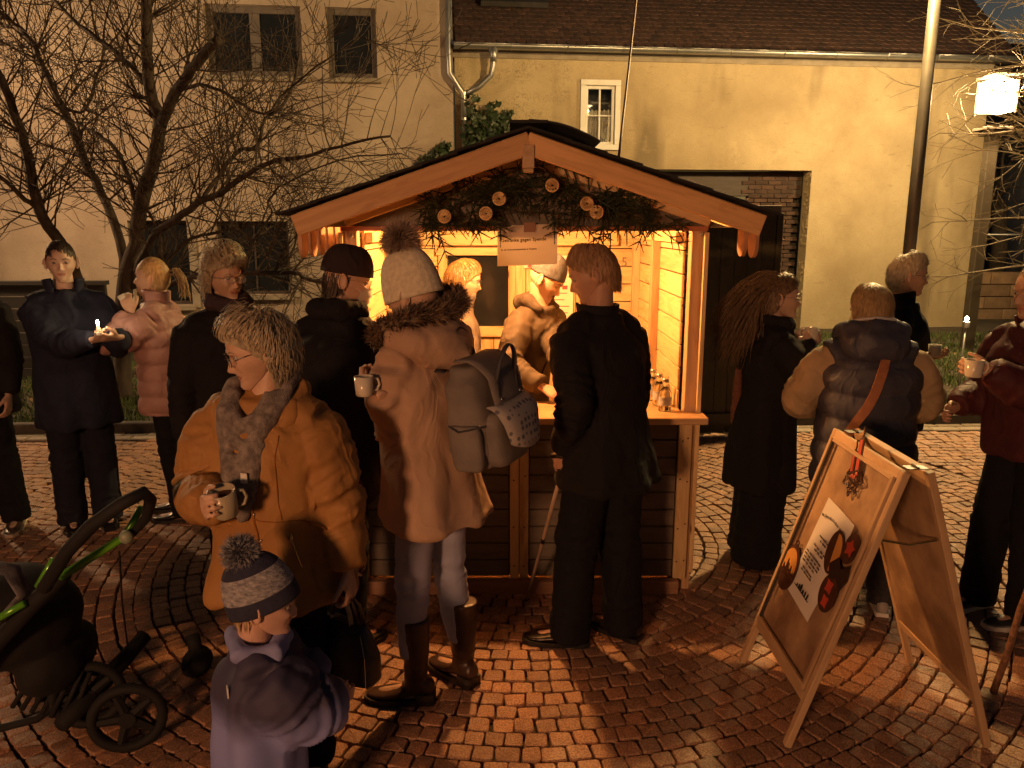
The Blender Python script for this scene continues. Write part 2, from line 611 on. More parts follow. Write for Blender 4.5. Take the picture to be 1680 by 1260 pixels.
# border course of larger setts and the kerb
kerb = empty('kerb', kind='structure')
x = -7.5
SETT = MAT('pale_sett', (.34, .29, .23), (.24, .19, .15), scale=40, rough=.8, bump=.7, bscale=120, objvar=.2)
while x < 8.2:
    w = .24 * rr.uniform(.85, 1.2)
    for row in range(2):
        yy = kerb_y(x) - .235 + row * .125
        m_ = MB().box((0, 0, 0), (w - .012, .112, .06), ch=.008).mesh('sett', SETT)
        link('sett', m_, pav, loc=(x + w / 2 + row * .1, yy, -.026 + rr.uniform(-.003, .003)), rot=(0, 0, KANG))
    x += w
x = -8
KST = MAT('kerb_stone', (.10, .088, .072), (.06, .052, .045), scale=12, rough=.85, bump=.5, objvar=.15)
while x < 9:
    m_ = MB().box((0, 0, 0), (.985, .09, .18), ch=.01).mesh('kerb_stone', KST)
    link('kerb_stone', m_, kerb, loc=(x + .5, kerb_y(x + .5) - .055, .01), rot=(0, 0, KANG))
    x += 1.0
gr = MB()
gr.add([(-14, kerb_y(-14) - .01, .02), (14, kerb_y(14) - .01, .02), (14, 16, .02), (-14, 14.5, .02)], [(0, 1, 2, 3)])
lawn = tag(gr.obj('planting_bed', SOIL), kind='structure')
# grass: many blades
def blades(n, xr, yr, hmin, hmax, name, mat, cut=None):
    xs = rng.uniform(xr[0], xr[1], n); ys = yr[0] + (yr[1] - yr[0]) * rng.random(n) ** 1.35
    keep = ys > 7.17 + np.tan(KANG) * xs + .03
    dens = np.array([noise.noise(Vector((a * 1.3, b * 1.3, 0))) + .5 * noise.noise(Vector((a * 5, b * 5, 3))) for a, b in zip(xs, ys)])
    keep &= dens > -.18 + .15 * rng.standard_normal(n)
    if cut is not None: keep &= cut(xs, ys)
    xs = xs[keep]; ys = ys[keep]; m = len(xs)
    th = rng.uniform(0, 2 * PI, m); hh = rng.uniform(hmin, hmax, m); ww = rng.uniform(.004, .010, m)
    bx = np.cos(th); by = np.sin(th); le = rng.uniform(.1, .9, m) * hh; lt = rng.uniform(0, 2 * PI, m)
    base = np.stack([xs, ys, np.full(m, .015)], 1)
    a_ = base + np.stack([bx * ww, by * ww, 0 * ww], 1); b_ = base - np.stack([bx * ww, by * ww, 0 * ww], 1)
    t_ = base + np.stack([np.cos(lt) * le, np.sin(lt) * le, hh], 1)
    mid = (base + t_) / 2 + np.stack([0 * hh, 0 * hh, .22 * hh], 1)
    c_ = mid + np.stack([bx * ww * .7, by * ww * .7, 0 * ww], 1); d_ = mid - np.stack([bx * ww * .7, by * ww * .7, 0 * ww], 1)
    V = np.stack([b_, a_, c_, d_, t_], 1).reshape(-1, 3)
    i0 = np.arange(m) * 5
    T = np.concatenate([np.stack([i0, i0 + 1, i0 + 2], 1), np.stack([i0, i0 + 2, i0 + 3], 1), np.stack([i0 + 3, i0 + 2, i0 + 4], 1)])
    return tag(link(name, np_mesh(name, V, T, mat)), 'short tufted green grass in the bed between kerb and houses', 'grass', kind='stuff')
GRASS = MAT('grass', (.10, .14, .03), (.045, .07, .018), scale=3, rough=.7, bump=0, rnd=False)
blades(90000, (-7.5, 9.5), (7.0, 13.5), .03, .10, 'grass', GRASS)
# fallen leaves on the bed
lv = MB()
for i in range(1500):
    x_, y_ = rr.uniform(-7, 9), rr.uniform(7.4, 11.5)
    s_ = rr.uniform(.012, .03); Mx = Euler((rr.uniform(-.5, .5), rr.uniform(-.5, .5), rr.uniform(0, 6))).to_matrix()
    lv.add([Mx @ Vector(q) * s_ + Vector((x_, y_, .04 + rr.uniform(0, .03))) for q in ((-1, 0, 0), (0, -.6, .1), (1, 0, 0), (0, .6, .1))], [(0, 1, 2, 3)])
tag(lv.obj('fallen_leaves', MAT('dry_leaf', (.26, .17, .07), (.12, .07, .03), scale=9, bump=0, rough=.8)), 'dry pale fallen leaves scattered over the grass bed', 'leaves', kind='stuff')

# ------------------------------------------------------------------ houses
BANG = math.atan2(1.0, 9.17)
BARN_PL = plaster('barn_plaster', (.50, .40, .245), (.33, .25, .145), marks=1, vstain=.75)
HOUSE_PL = plaster('house_plaster', (.50, .40, .31), (.33, .25, .19), vstain=.35)
TIMB = MAT('dark_timber', (.07, .05, .04), rough=.7, scale=4, stretch=(1, 8, 8))
STONEF = MAT('sandstone_trim', (.34, .29, .22), (.24, .20, .15), scale=5, rough=.85, bump=.5)

def wall_with_holes(x0, x1, z0, z1, holes, y=0, t=.3):
    """vertical slab in the local xz-plane, outer face at y=0, holes as (a, b, c, d)"""
    xs = sorted(set([x0, x1] + [h[0] for h in holes] + [h[1] for h in holes]))
    zs = sorted(set([z0, z1] + [h[2] for h in holes] + [h[3] for h in holes]))
    mb = MB()
    def solid(i, j):
        if i < 0 or j < 0 or i >= len(xs) - 1 or j >= len(zs) - 1: return False
        cx, cz = (xs[i] + xs[i + 1]) / 2, (zs[j] + zs[j + 1]) / 2
        return not any(h[0] < cx < h[1] and h[2] < cz < h[3] for h in holes)
    for i in range(len(xs) - 1):
        for j in range(len(zs) - 1):
            if not solid(i, j): continue
            a, b, c, d = xs[i], xs[i + 1], zs[j], zs[j + 1]
            mb.add([(a, y, c), (b, y, c), (b, y, d), (a, y, d)], [(0, 1, 2, 3)])
            mb.add([(a, y + t, c), (b, y + t, c), (b, y + t, d), (a, y + t, d)], [(3, 2, 1, 0)])
            if not solid(i - 1, j): mb.add([(a, y, c), (a, y, d), (a, y + t, d), (a, y + t, c)], [(0, 1, 2, 3)])
            if not solid(i + 1, j): mb.add([(b, y, c), (b, y + t, c), (b, y + t, d), (b, y, d)], [(0, 1, 2, 3)])
            if not solid(i, j + 1): mb.add([(a, y, d), (b, y, d), (b, y + t, d), (a, y + t, d)], [(0, 1, 2, 3)])
            if not solid(i, j - 1): mb.add([(a, y, c), (a, y + t, c), (b, y + t, c), (b, y, c)], [(0, 1, 2, 3)])
    return mb

barn = empty('barn', (-.95, 13.5, 0), BANG, label='ochre plastered barn with tiled roof, gutter and wide dark gateway', cat='building')
# local x along the wall, local y into the barn
gate = (0.6, 6.33, 0, 2.86)
wdw = (2.21, 2.72, 3.26, 4.22)
bw = wall_with_holes(0, 9.55, -.1, 4.62, [gate, wdw]).obj('wall', BARN_PL, barn)
sw = MB().box((9.4, 4.3, 2.25), (.3, 8.0, 4.7)).obj('wall', BARN_PL, barn)
MB().box((4.77, .15, 4.66), (9.6, .36, .10), ch=.01).obj('cornice', STONEF, barn)
MB().box((4.9, -.10, 4.74), (9.9, .30, .05)).obj('soffit', TIMB, barn)
# gateway: recessed planks, a framed door and a strip of brickwork
rec = .32
for i in range(38):
    x_ = .6 + i * .122
    if x_ > 5.15: break
    board('plank', (x_ + .06, rec + .03, 0), (x_ + .06, rec + .03, 2.30), .116, .03, GREYB, barn, up=(1, 0, 0))
MB().box((2.9, rec + .0, 2.36), (4.7, .10, .12), ch=.008).obj('gate_beam', GREYB, barn)
MB().box((3.47, rec + .04, 2.64), (5.72, .06, .42)).obj('gate_lintel_panel', TIMB, barn)
dfr = MB().box((5.0, rec - .06, 1.2), (.07, .06, 2.28), ch=.004).box((3.9, rec - .06, 2.31), (2.2, .06, .07), ch=.004)
dfr.obj('door_frame', MAT('pale_worn_frame', (.20, .17, .13), rough=.6), barn)
BRICK = MAT('dark_brick', (.085, .045, .032), (.05, .028, .02), scale=9, rough=.9, bump=.6, objvar=.3)
bm_ = MB().box((0, 0, 0), (.235, .10, .066), ch=.004).mesh('brick', BRICK)
MB().box((5.74, rec + .10, 1.43), (1.16, .04, 2.86)).obj('mortar_backing', JOINT, barn)
for r_ in range(37):
    for c_ in range(4):
        x_ = 5.30 + c_ * .25 + (r_ % 2) * .125
        if x_ > 6.25: continue
        link('brick', bm_, barn, loc=(x_, rec + .04 + rr.uniform(-.004, .004), .04 + r_ * .077))
# ragged plaster edge of the gateway
rg = MB()
for i in range(70):
    z_ = rr.uniform(0, 2.86)
    rg.ball((6.33 - rr.uniform(.0, .012), .01 + rr.uniform(0, .2), z_), (rr.uniform(.008, .022), .03, rr.uniform(.015, .05)), 6, 4)
tag(rg.obj('plaster_edge', BARN_PL, barn), kind='stuff')
# small window
def casement(parent, x0, x1, z0, z1, y=.06, frame=.05, mat=None, bars=(1, 1), glass=None, curtain=False, surround=None, sill=None, sash=.03):
    mat = mat or WHITEP
    if surround is not None:
        w_ = .09
        sm = MB()
        sm.box(((x0 + x1) / 2, -.012, z1 + w_ / 2), (x1 - x0 + 2 * w_, .05, w_), ch=.004)
        sm.box(((x0 + x1) / 2, -.022, z0 - w_ / 2), (x1 - x0 + 2 * w_ + .04, .07, w_), ch=.004)
        for x_ in (x0 - w_ / 2, x1 + w_ / 2): sm.box((x_, -.012, (z0 + z1) / 2), (w_, .05, z1 - z0 - .004), ch=.004)
        sm.obj('window_surround', surround, parent)
    win = MB()
    for x_ in (x0 + frame / 2, x1 - frame / 2): win.box((x_, y, (z0 + z1) / 2), (frame, .06, z1 - z0), ch=.004)
    for z_ in (z0 + frame / 2, z1 - frame / 2): win.box(((x0 + x1) / 2, y, z_), (x1 - x0 - 2 * frame + .002, .058, frame), ch=.004)
    w = win.obj('window', mat, parent)
    nb_, mb_ = bars
    br = MB()
    for i in range(1, nb_ + 1):
        br.box((x0 + (x1 - x0) * i / (nb_ + 1), y, (z0 + z1) / 2), (sash, .04, z1 - z0 - 2 * frame), ch=.003)
    for j in range(1, mb_ + 1):
        br.box(((x0 + x1) / 2, y - .003, z0 + (z1 - z0) * j / (mb_ + 1)), (x1 - x0 - 2 * frame, .04, sash * .8), ch=.003)
    if nb_ or mb_: br.obj('glazing_bar', mat, w)
    # panes
    for i in range(nb_ + 1):
        for j in range(mb_ + 1):
            a = x0 + (x1 - x0) * i / (nb_ + 1); b_ = x0 + (x1 - x0) * (i + 1) / (nb_ + 1)
            c_ = z0 + (z1 - z0) * j / (mb_ + 1); d_ = z0 + (z1 - z0) * (j + 1) / (mb_ + 1)
            MB().box(((a + b_) / 2, y + .012, (c_ + d_) / 2), (b_ - a - .02, .006, d_ - c_ - .02)).obj('pane', glass or DARKGL, w)
    if curtain:
        cm = MB(); n_ = 40; vs = []; fs = []
        for i in range(n_ + 1):
            xx = x0 + .05 + (x1 - x0 - .1) * i / n_
            yy = y + .055 + .012 * math.sin(i * 1.7)
            vs += [(xx, yy, z0 + .04), (xx, yy, z0 + (z1 - z0) * .60 + .015 * math.sin(i * .9))]
        for i in range(n_): fs.append((2 * i, 2 * i + 2, 2 * i + 3, 2 * i + 1))
        cm.add(vs, fs); cm.obj('curtain', MAT('net_curtain', (.62, .58, .5), (.4, .37, .32), scale=14, bump=.1), w, smooth=True)
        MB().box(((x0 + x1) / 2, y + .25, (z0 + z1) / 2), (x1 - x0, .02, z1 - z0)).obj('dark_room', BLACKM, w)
    if sill is not None:
        MB().box(((x0 + x1) / 2, -.05, z0 - .05), (x1 - x0 + .12, .16, .07), ch=.006).obj('sill', sill, w)
    return w
CLEARG = GLASS('window_glass')
casement(barn, *wdw, bars=(1, 1), glass=CLEARG, curtain=True, surround=WHITEP, sash=.028)
# roof: sheathing plus rows of beaver-tail tiles
RP = R(43)
ev = Vector((0, -.22, 4.80))
def roof_pt(x, u, lift=0.0):
    return Vector((x, ev.y + u * math.cos(RP) - lift * math.sin(RP), ev.z + u * math.sin(RP) + lift * math.cos(RP)))
rs = MB()
rs.add([roof_pt(-.02, .02), roof_pt(9.75, .02), roof_pt(9.75, 6.4), roof_pt(-.02, 6.4), roof_pt(-.02, .02, -.1), roof_pt(9.75, .02, -.1), roof_pt(9.75, 6.4, -.1), roof_pt(-.02, 6.4, -.1)],
       [(0, 1, 2, 3), (7, 6, 5, 4), (0, 4, 5, 1), (1, 5, 6, 2), (2, 6, 7, 3), (3, 7, 4, 0)])
roof = rs.obj('roof', TIMB, barn)
TILE = MAT('clay_roof_tile', (.10, .052, .04), (.045, .028, .026), scale=7, rough=.75, bump=.4, objvar=.25)
def tile_geo(w=.158, l=.26, t=.013):
    o_ = [(-w / 2, l), (-w / 2, .05)]
    for i in range(1, 6):
        a = PI + PI * i / 6
        o_.append((w / 2 * math.cos(a), .05 + .05 * math.sin(a)))
    o_ += [(w / 2, .05), (w / 2, l)]
    return o_
to = tile_geo()
tme = MB().prism(to[::1], 0, .014).mesh('roof_tile', TILE)
tmb = MB(); ntile = 0
Rx = Matrix.Rotation(RP - R(3.5), 4, 'X')
placed = []
u_ = 0.0; row = 0
while u_ < 2.6:
    x_ = .09 + (row % 2) * .082
    while x_ < 9.75:
        placed.append((x_, u_, row)); x_ += .165
    u_ += .125; row += 1
nsingle = 0
for (x_, u_, row) in placed:
    p = roof_pt(x_, u_ - .05, .03 + rr.uniform(0, .004))
    if nsingle < 290 and row < 8 and x_ < 6.3:
        o = bpy.data.objects.new('roof_tile', tme); COL.objects.link(o); o.parent = roof
        o.matrix_local = Matrix.Translation(p) @ Rx @ Matrix.Rotation(rr.uniform(-.02, .02), 4, 'Z')
        nsingle += 1
    else:
        Mx = Matrix.Translation(p) @ Rx @ Matrix.Rotation(rr.uniform(-.02, .02), 4, 'Z')
        tmb.prism(to, 0, .014, Mx)
tag(tmb.obj('roof_tiles', TILE, roof), kind='stuff')
# skylight strip near the left top
MB().box(tuple(roof_pt(1.05, 1.25, .10)), (1.15, .5, .09), Rx.to_3x3()).obj('skylight', MAT('skylight_metal', (.05, .045, .045), rough=.4), barn)
# gutter in segments with brackets
gt = MB()
def half_pipe(mb, a, b, r, n=8):
    a, b = Vector(a), Vector(b)
    vs = []
    for p in (a, b):
        for rad in (r, r - .006):
            for i in range(n + 1):
                th = PI + PI * i / n
                vs.append(p + Vector((0, rad * math.cos(th), rad * math.sin(th))))
    m = n + 1; fs = []
    for i in range(n):
        fs.append((i, i + 1, 2 * m + i + 1, 2 * m + i)); fs.append((m + i, 3 * m + i, 3 * m + i + 1, m + i + 1))
    fs.append((0, 2 * m, 3 * m, m)); fs.append((n, m + n, 3 * m + n, 2 * m + n))
    mb.add(vs, fs)
xg = -.02
while xg < 9.8:
    g = MB(); x2 = min(xg + .92, 9.85)
    half_pipe(g, (xg, -.30, 4.76), (x2, -.30, 4.76), .075)
    g.tube([(xg, -.375, 4.765), (x2, -.375, 4.765)], .010, 6)
    g.obj('gutter_segment', STEEL, barn, smooth=True)
    bk = MB()
    pts = [(xg + .02, -.30 + .082 * math.cos(PI + PI * i / 6), 4.76 + .082 * math.sin(PI + PI * i / 6)) for i in range(7)]
    bk.tube(pts, (.006), 5); bk.obj('gutter_bracket', STEEL, barn)
    xg = x2 if x2 > 9.8 else x2

# left house
house = empty('house', (-.95, 13.38, 0), BANG, label='tall beige plastered house behind the bare tree, with dark windows', cat='building')
wg = [(-5.35, -4.42, .60, 1.98), (-3.97, -2.80, .76, 1.97)]
wall_with_holes(-16, -.02, -.1, 8.5, wg + [(-2.02, -1.24, 4.24, 5.30), (-3.90, -2.42, 4.24, 5.30)]).obj('wall', HOUSE_PL, house)
WFR = MAT('old_window_frame', (.16, .13, .11), rough=.6)
casement(house, -2.02, -1.24, 4.24, 5.30, y=.14, frame=.09, mat=WFR, bars=(0, 0), sill=STONEF)
casement(house, -3.90, -2.42, 4.24, 5.30, y=.14, frame=.10, mat=WFR, bars=(1, 0), sill=STONEF, sash=.16)
for a in wg:
    w_ = casement(house, *a, y=.16, frame=.05, mat=TIMB, bars=(1, 0), sill=STONEF)
    MB().box((a[1] + .08, -.01, (a[2] + a[3]) / 2), (.12, .06, a[3] - a[2] + .1), ch=.005).obj('window_jamb', STONEF, house)
# climbing strings / cables on the house wall
# downpipes: barn's and house's meet in a Y
dp = empty('downpipe', (-.95, 13.5, 0), BANG, label='zinc downpipe at the house corner where two pipes join in a Y', cat='downpipe')
def P3(*a): return [Vector(q) for q in a]
MB().tube(P3((-.10, -.24, 8.5), (-.10, -.24, 4.62), (-.09, -.25, 4.32), (.05, -.22, 4.12), (.14, -.20, 4.0), (.14, -.20, 3.6)), .055, 12).obj('main_pipe', STEEL, dp, smooth=True)
MB().tube(P3((.62, -.28, 4.72), (.62, -.28, 4.48), (.58, -.25, 4.30), (.38, -.22, 4.12), (.19, -.20, 4.02)), .045, 12).obj('branch_pipe', STEEL, dp, smooth=True)
MB().loft([((.62, -.28, 4.50), .05, .05), ((.62, -.28, 4.60), .06, .06), ((.62, -.28, 4.72), .10, .085)], 12).obj('outlet_funnel', STEEL, dp, smooth=True)
MB().tube(P3((.14, -.20, 3.7), (.14, -.20, 0.0)), .042, 12).obj('lower_pipe', STEEL, dp, smooth=True)
for z_ in (3.62, 2.6, 1.2, 4.02):
    MB().tube([(.14, -.20, z_ - .02), (.14, -.20, z_ + .02)], .058, 12).obj('pipe_clamp', STEEL, dp)
# dark canopy left of the gateway
cn = MB().box((-.35, -.28, 2.84), (.70, .9, .10), ch=.01).box((-.35, -.28, 2.77), (.62, .8, .05))
o = cn.obj('door_canopy', MAT('dark_sheet', (.03, .028, .027), rough=.5)); o.location = (-.95, 13.5, 0); o.rotation_euler = (0, 0, BANG)
tag(o, 'small flat dark canopy on the house wall beside the downpipe', 'canopy')

# ivy climbing the pipe
IVY = MAT('ivy_leaf', (.035, .06, .02), (.018, .03, .012), scale=8, rough=.45, bump=.2)
def leaf_cloud(stems, n, size, mat, seed, spread=.12, name='leaves', droop=.6):
    r2 = random.Random(seed); mb = MB(); mb2 = MB()
    for st in stems:
        mb2.tube(st, [max(.004, .012 * (1 - i / len(st))) for i in range(len(st))], 5)
        L = len(st) - 1
        for i in range(n):
            t = r2.random() ** .8 * L; k_ = min(int(t), L - 1); f = t - k_
            p = Vector(st[k_]).lerp(Vector(st[k_ + 1]), f)
            sp = spread * (1.15 - .75 * t / L)
            p += Vector((r2.gauss(0, sp), r2.gauss(0, sp * .6), r2.gauss(0, sp * .5)))
            s_ = size * r2.uniform(.6, 1.3)
            M_ = Euler((R(60) + r2.uniform(-.8, .8), r2.uniform(-.7, .7), r2.uniform(-1.2, 1.2))).to_matrix()
            pts = [(0, -.5, 0), (.45, -.25, .08), (.5, .1, .0), (.2, .15, .05), (0, .6, -.05), (-.2, .15, .05), (-.5, .1, 0), (-.45, -.25, .08)]
            mb.add([M_ @ (Vector(q) * s_) + p for q in pts] + [p + M_ @ Vector((0, 0, .08 * s_))],
                   [(0, 1, 8), (1, 2, 8), (2, 3, 8), (3, 4, 8), (4, 5, 8), (5, 6, 8), (6, 7, 8), (7, 0, 8)])
    return mb, mb2
ivy = empty('ivy', (-.95, 13.5, 0), BANG, label='dark ivy climbing the downpipe above the stall roof', cat='ivy')
stems = []
for dx, top, px in ((.1, 4.0, .2), (.35, 3.85, .5), (.6, 3.75, .72), (.75, 3.35, .95), (.45, 3.6, .6), (.2, 3.6, .3), (-.2, 3.2, -.3), (.25, 3.3, .25), (-.1, 3.0, -.5), (-.3, 2.8, -.6), (.5, 3.0, .5)):
    stems.append([(.14 + dx * .2, -.22, 1.2), (.14 + dx * .45, -.26, 2.2), (.14 + dx * .75, -.28, 2.9), (px + .05, -.26, (top + 2.9) / 2), (px + .1, -.22, top)])
a_, b_ = leaf_cloud(stems, 230, .11, IVY, 5, .13)
tag(a_.obj('foliage', IVY, ivy), kind='stuff'); b_.obj('stem', TIMB, ivy)

# low dark wall at the left behind the grass
lw = empty('garden_wall', (0, 0, 0), label='low dark boarded garden wall at the left edge behind the grass', cat='garden wall')
DK = WOOD('black_boarding', (.03, .026, .024), (.02, .018, .016), kn=.1)
for i in range(8):
    board('plank', (-12, 9.3, .09 + i * .148), (-4.95, 9.42, .09 + i * .148), .14, .05, DK, lw)
board('coping', (-12, 9.3, 1.215), (-4.93, 9.42, 1.215), .05, .12, DK, lw)

# right background: sandstone wall, rails, grey workshop, sky stays open above
SAND = MAT('sandstone_block', (.34, .22, .13), (.24, .15, .09), scale=6, rough=.9, bump=.6, objvar=.25)
swl = empty('stone_wall', (0, 0, 0), label='low sandstone block wall right of the barn under a rail', cat='stone wall')
for r_ in range(4):
    x_ = 8.7 + (r_ % 2) * .3
    while x_ < 15.5:
        w_ = rr.uniform(.5, .85)
        link('stone_block', MB().box((0, 0, 0), (w_ - .015, .3, .235), ch=.012).mesh('stone_block', SAND), swl, loc=(x_ + w_ / 2, 15.9 + rr.uniform(-.01, .01), .10 + r_ * .25))
        x_ += w_
rail = empty('metal_railing', (0, 0, 0), label='thin metal railing standing on the sandstone wall', cat='railing')
MB().tube([(8.7, 15.9, 1.72), (15.5, 15.9, 1.72)], .03, 8).obj('handrail', STEEL, rail, smooth=True)
for i in range(5):
    MB().tube([(9.0 + i * 1.45, 15.9, .95), (9.0 + i * 1.45, 15.9, 1.72)], .022, 8).obj('post', STEEL, rail, smooth=True)
shop = empty('workshop', (0, 0, 0), label='grey building with tall glazed panels beyond the railing at the right', cat='building')
GP = MAT('grey_panel', (.30, .30, .30), (.22, .22, .23), scale=2, rough=.6)
MB().box((18, 24.2, 1.9), (20, .3, 6.2)).obj('wall', MAT('dark_grey_render', (.13, .12, .12), rough=.9), shop)  # wall render in one even dark grey
for i in range(11):
    for j in range(2):
        link('panel', MB().box((0, 0, 0), (1.02, .06, 1.55), ch=.01).mesh('panel', GP), shop, loc=(9.6 + i * 1.12, 24.0, 1.3 + j * 1.65))
for i in range(12):
    MB().box((9.04 + i * 1.12, 23.95, 2.1), (.07, .10, 3.3)).obj('mullion', TIMB, shop)
MB().add([(8, 24.4, 4.7), (29, 24.4, 4.7), (29, 29, 8.2), (8, 29, 8.2), (8, 24.4, 4.55), (29, 24.4, 4.55), (29, 29, 8.05), (8, 29, 8.05)],
         [(0, 1, 2, 3), (7, 6, 5, 4), (0, 4, 5, 1), (0, 3, 7, 4), (1, 5, 6, 2)]).obj('roof', TIMB, shop)
for i, (x_, z_) in enumerate(((11.9, 2.6), (12.4, 3.2), (13.3, 2.2))):
    o = MB().box((x_, 23.9, z_), (.16, .05, .07)).obj('lit_pane', EMIT('lit_pane', (1, .75, .4), 3.0), shop)

# ------------------------------------------------------------------ street lamps
def lantern(loc, H_=3.72, label='', group='square street lanterns', lampd=None, rz=0.0):
    e = empty('street_lamp', (loc[0], loc[1], 0), rz, label=label, cat='street lamp', group=group)
    MB().box((0, 0, (H_ - .5) / 2), (.15, .15, H_ - .5), ch=.012).obj('post', MAT('lamp_post_paint', (.07, .055, .04), rough=.45), e)
    MB().box((0, 0, H_ - .46), (.38, .38, .04), ch=.006).box((0, 0, H_ - .52), (.26, .26, .07), ch=.01).obj('collar', TIMB, e)
    gl = MB()
    gl.box((0, 0, H_ - .02), (.36, .36, .44), ch=.03)
    g_ = gl.obj('lamp_glass', EMIT('lamp_glass', (1.0, .80, .42), 14), e)
    for a_ in (-.178, .178):
        for b_2 in (-.178, .178): MB().box((a_, b_2, H_ - .02), (.022, .022, .47), ch=.003).obj('lantern_bar', TIMB, e)
    MB().box((0, 0, H_ + .26), (.42, .42, .035), ch=.012).box((0, 0, H_ + .30), (.2, .2, .05), ch=.01).obj('cap', TIMB, e)
    return e
lantern((6.93, 11.6), label='tall square street lamp with a glowing white head at the right')
# the head's faces glow; its light reaches the place from a lamp just in front of its glass
for i, (dx, dy) in enumerate(((-.36, 0), (0, -.36))):
    l = lamp('lantern_light', (6.93 + dx, 11.6 + dy, 3.70), L_LANTERN['power'] / 2, L_LANTERN['color'], .1)
# tall pole whose lamp head, unseen above the frame, is assumed
pole = empty('lamp_pole', (3.88, 7.62, 0), label='slender tall metal lighting pole rising past the barn roof, its lamp head assumed', cat='lamp pole')
MB().tube([(0, 0, 0), (0, 0, 3.0), (0, 0, 5.0)], [.062, .055, .05], 14).obj('shaft', MAT('pole_galvanised', (.22, .20, .17), (.15, .135, .115), scale=4, rough=.42, metal=.5, bump=.1), pole, smooth=True)
MB().tube([(0, 0, 4.92), (-.15, -.1, 4.95), (-.58, -.32, 4.96)], .03, 8).obj('arm', STEEL, pole, smooth=True)
MB().box((-.6, -.33, 4.96), (.5, .22, .12), ch=.03).obj('assumed_lamp_head', TIMB, pole)  # assumed head, added out of view to carry the pole's light
MB().box((-.6, -.33, 4.885), (.40, .16, .03), ch=.006).obj('lamp_glass', EMIT('assumed_pole_glass', (1, .8, .45), 12), pole)
lamp('pole_light', (3.28, 7.29, 4.76), L_POLE_ASSUMED['power'], L_POLE_ASSUMED['color'], L_POLE_ASSUMED['radius'])
# assumed lanterns, unseen beyond the left edge and behind the camera, added as fill
for nm, L_, lb in (('left_lantern', L_LEFT_ASSUMED, 'assumed square street lantern beyond the left edge near the house, added for side light'), ('rear_lantern', L_BACK_ASSUMED, 'assumed square street lantern behind the camera on the square, added for front light')):
    lantern((L_['loc'][0], L_['loc'][1]), L_['loc'][2] + .35, label=lb)
    lamp(nm + '_light', (L_['loc'][0] + .3, L_['loc'][1] - (.3 if nm[0] == 'l' else -.4), L_['loc'][2]), L_['power'], L_['color'], L_['radius'])

# garden torch in the grass
tc_ = empty('garden_light', (4.52, 7.62, 0), label='small glowing garden light on a thin rod in the grass', cat='garden light')
MB().tube([(0, 0, 0), (0, 0, .92)], .011, 8).obj('rod', STEEL, tc_, smooth=True)
MB().loft([((0, 0, .90), .03, .03), ((0, 0, .96), .035, .035)], 10).obj('holder', STEEL, tc_)
MB().ball((0, 0, .985), (.018, .018, .028), 8, 6).obj('flame', EMIT('garden_flame', (1, .8, .45), 60), tc_, smooth=True)
lamp('garden_flame_light', (4.52, 7.56, 1.02), 1.5, (1, .62, .28), .02)

# guy wire from the stall up over the roofs
gw = MB(); pts = []
A_, B_ = Vector((.70, 5.3, 2.25)), Vector((1.5, 9.0, 6.3))
gw.tube([A_.lerp(B_, i / 12) - Vector((0, 0, .10 * math.sin(PI * i / 12))) for i in range(13)], .009, 6)
tag(gw.obj('power_cable', MAT('cable_rubber', (.10, .035, .03), rough=.5), smooth=True), 'thin dark power cable rising steeply behind the stall roof', 'cable')
cp = empty('cable_mast', (1.5, 9.0, 0), label='cable mast behind the stall whose top is above the frame', cat='mast') if False else None

# ------------------------------------------------------------------ trees
BARK = MAT('bark', (.085, .062, .045), (.045, .033, .025), scale=14, rough=.9, bump=.9, bscale=40, stretch=(1, 1, .35), bdist=.01)
def W(px, py, Y):
    u = (px - 840) / 1262; v = (630 - py) / 1262; p = R(11.6)
    d = Vector((u, math.cos(p) + v * math.sin(p), -math.sin(p) + v * math.cos(p)))
    return Vector((0, 0, H)) + d * (Y / d.y)
def twig_grow(mb, p, d, L, r, depth, r2, bounds=None, grav=0.05, split=(2, 4)):
    """recursive thin branching"""
    n = max(3, int(L / .14))
    pts = [p.copy()]; rad = [r]
    dd = d.normalized()
    for i in range(n):
        dd = (dd + Vector((r2.gauss(0, .11), r2.gauss(0, .11), r2.gauss(0, .10) + grav))).normalized()
        pts.append(pts[-1] + dd * (L / n)); rad.append(max(.003, r * (1 - .72 * (i + 1) / n)))
    mb.tube(pts, rad, 5 if r > .012 else 3, cap=False)
    if depth <= 0: return
    for _ in range(r2.randint(*split) + int(L * 2.0)):
        k_ = r2.randint(1, n)
        q = pts[k_]
        td = (pts[k_] - pts[k_ - 1]).normalized()
        ax = Vector((r2.gauss(0, 1), r2.gauss(0, .8), r2.gauss(0, 1))).normalized()
        nd = (td * .8 + (ax - td * ax.dot(td)).normalized() * r2.uniform(.45, .95)).normalized()
        twig_grow(mb, q, nd, L * r2.uniform(.38, .62), rad[k_] * .62, depth - 1, r2, grav=grav, split=split)
TY = 8.3
tree = empty('bare_tree', tuple(Vector((W(195, 640, TY).x, TY, 0))), label='bare many-stemmed tree spreading in front of the house', cat='tree')
t0 = Vector(tree.location)
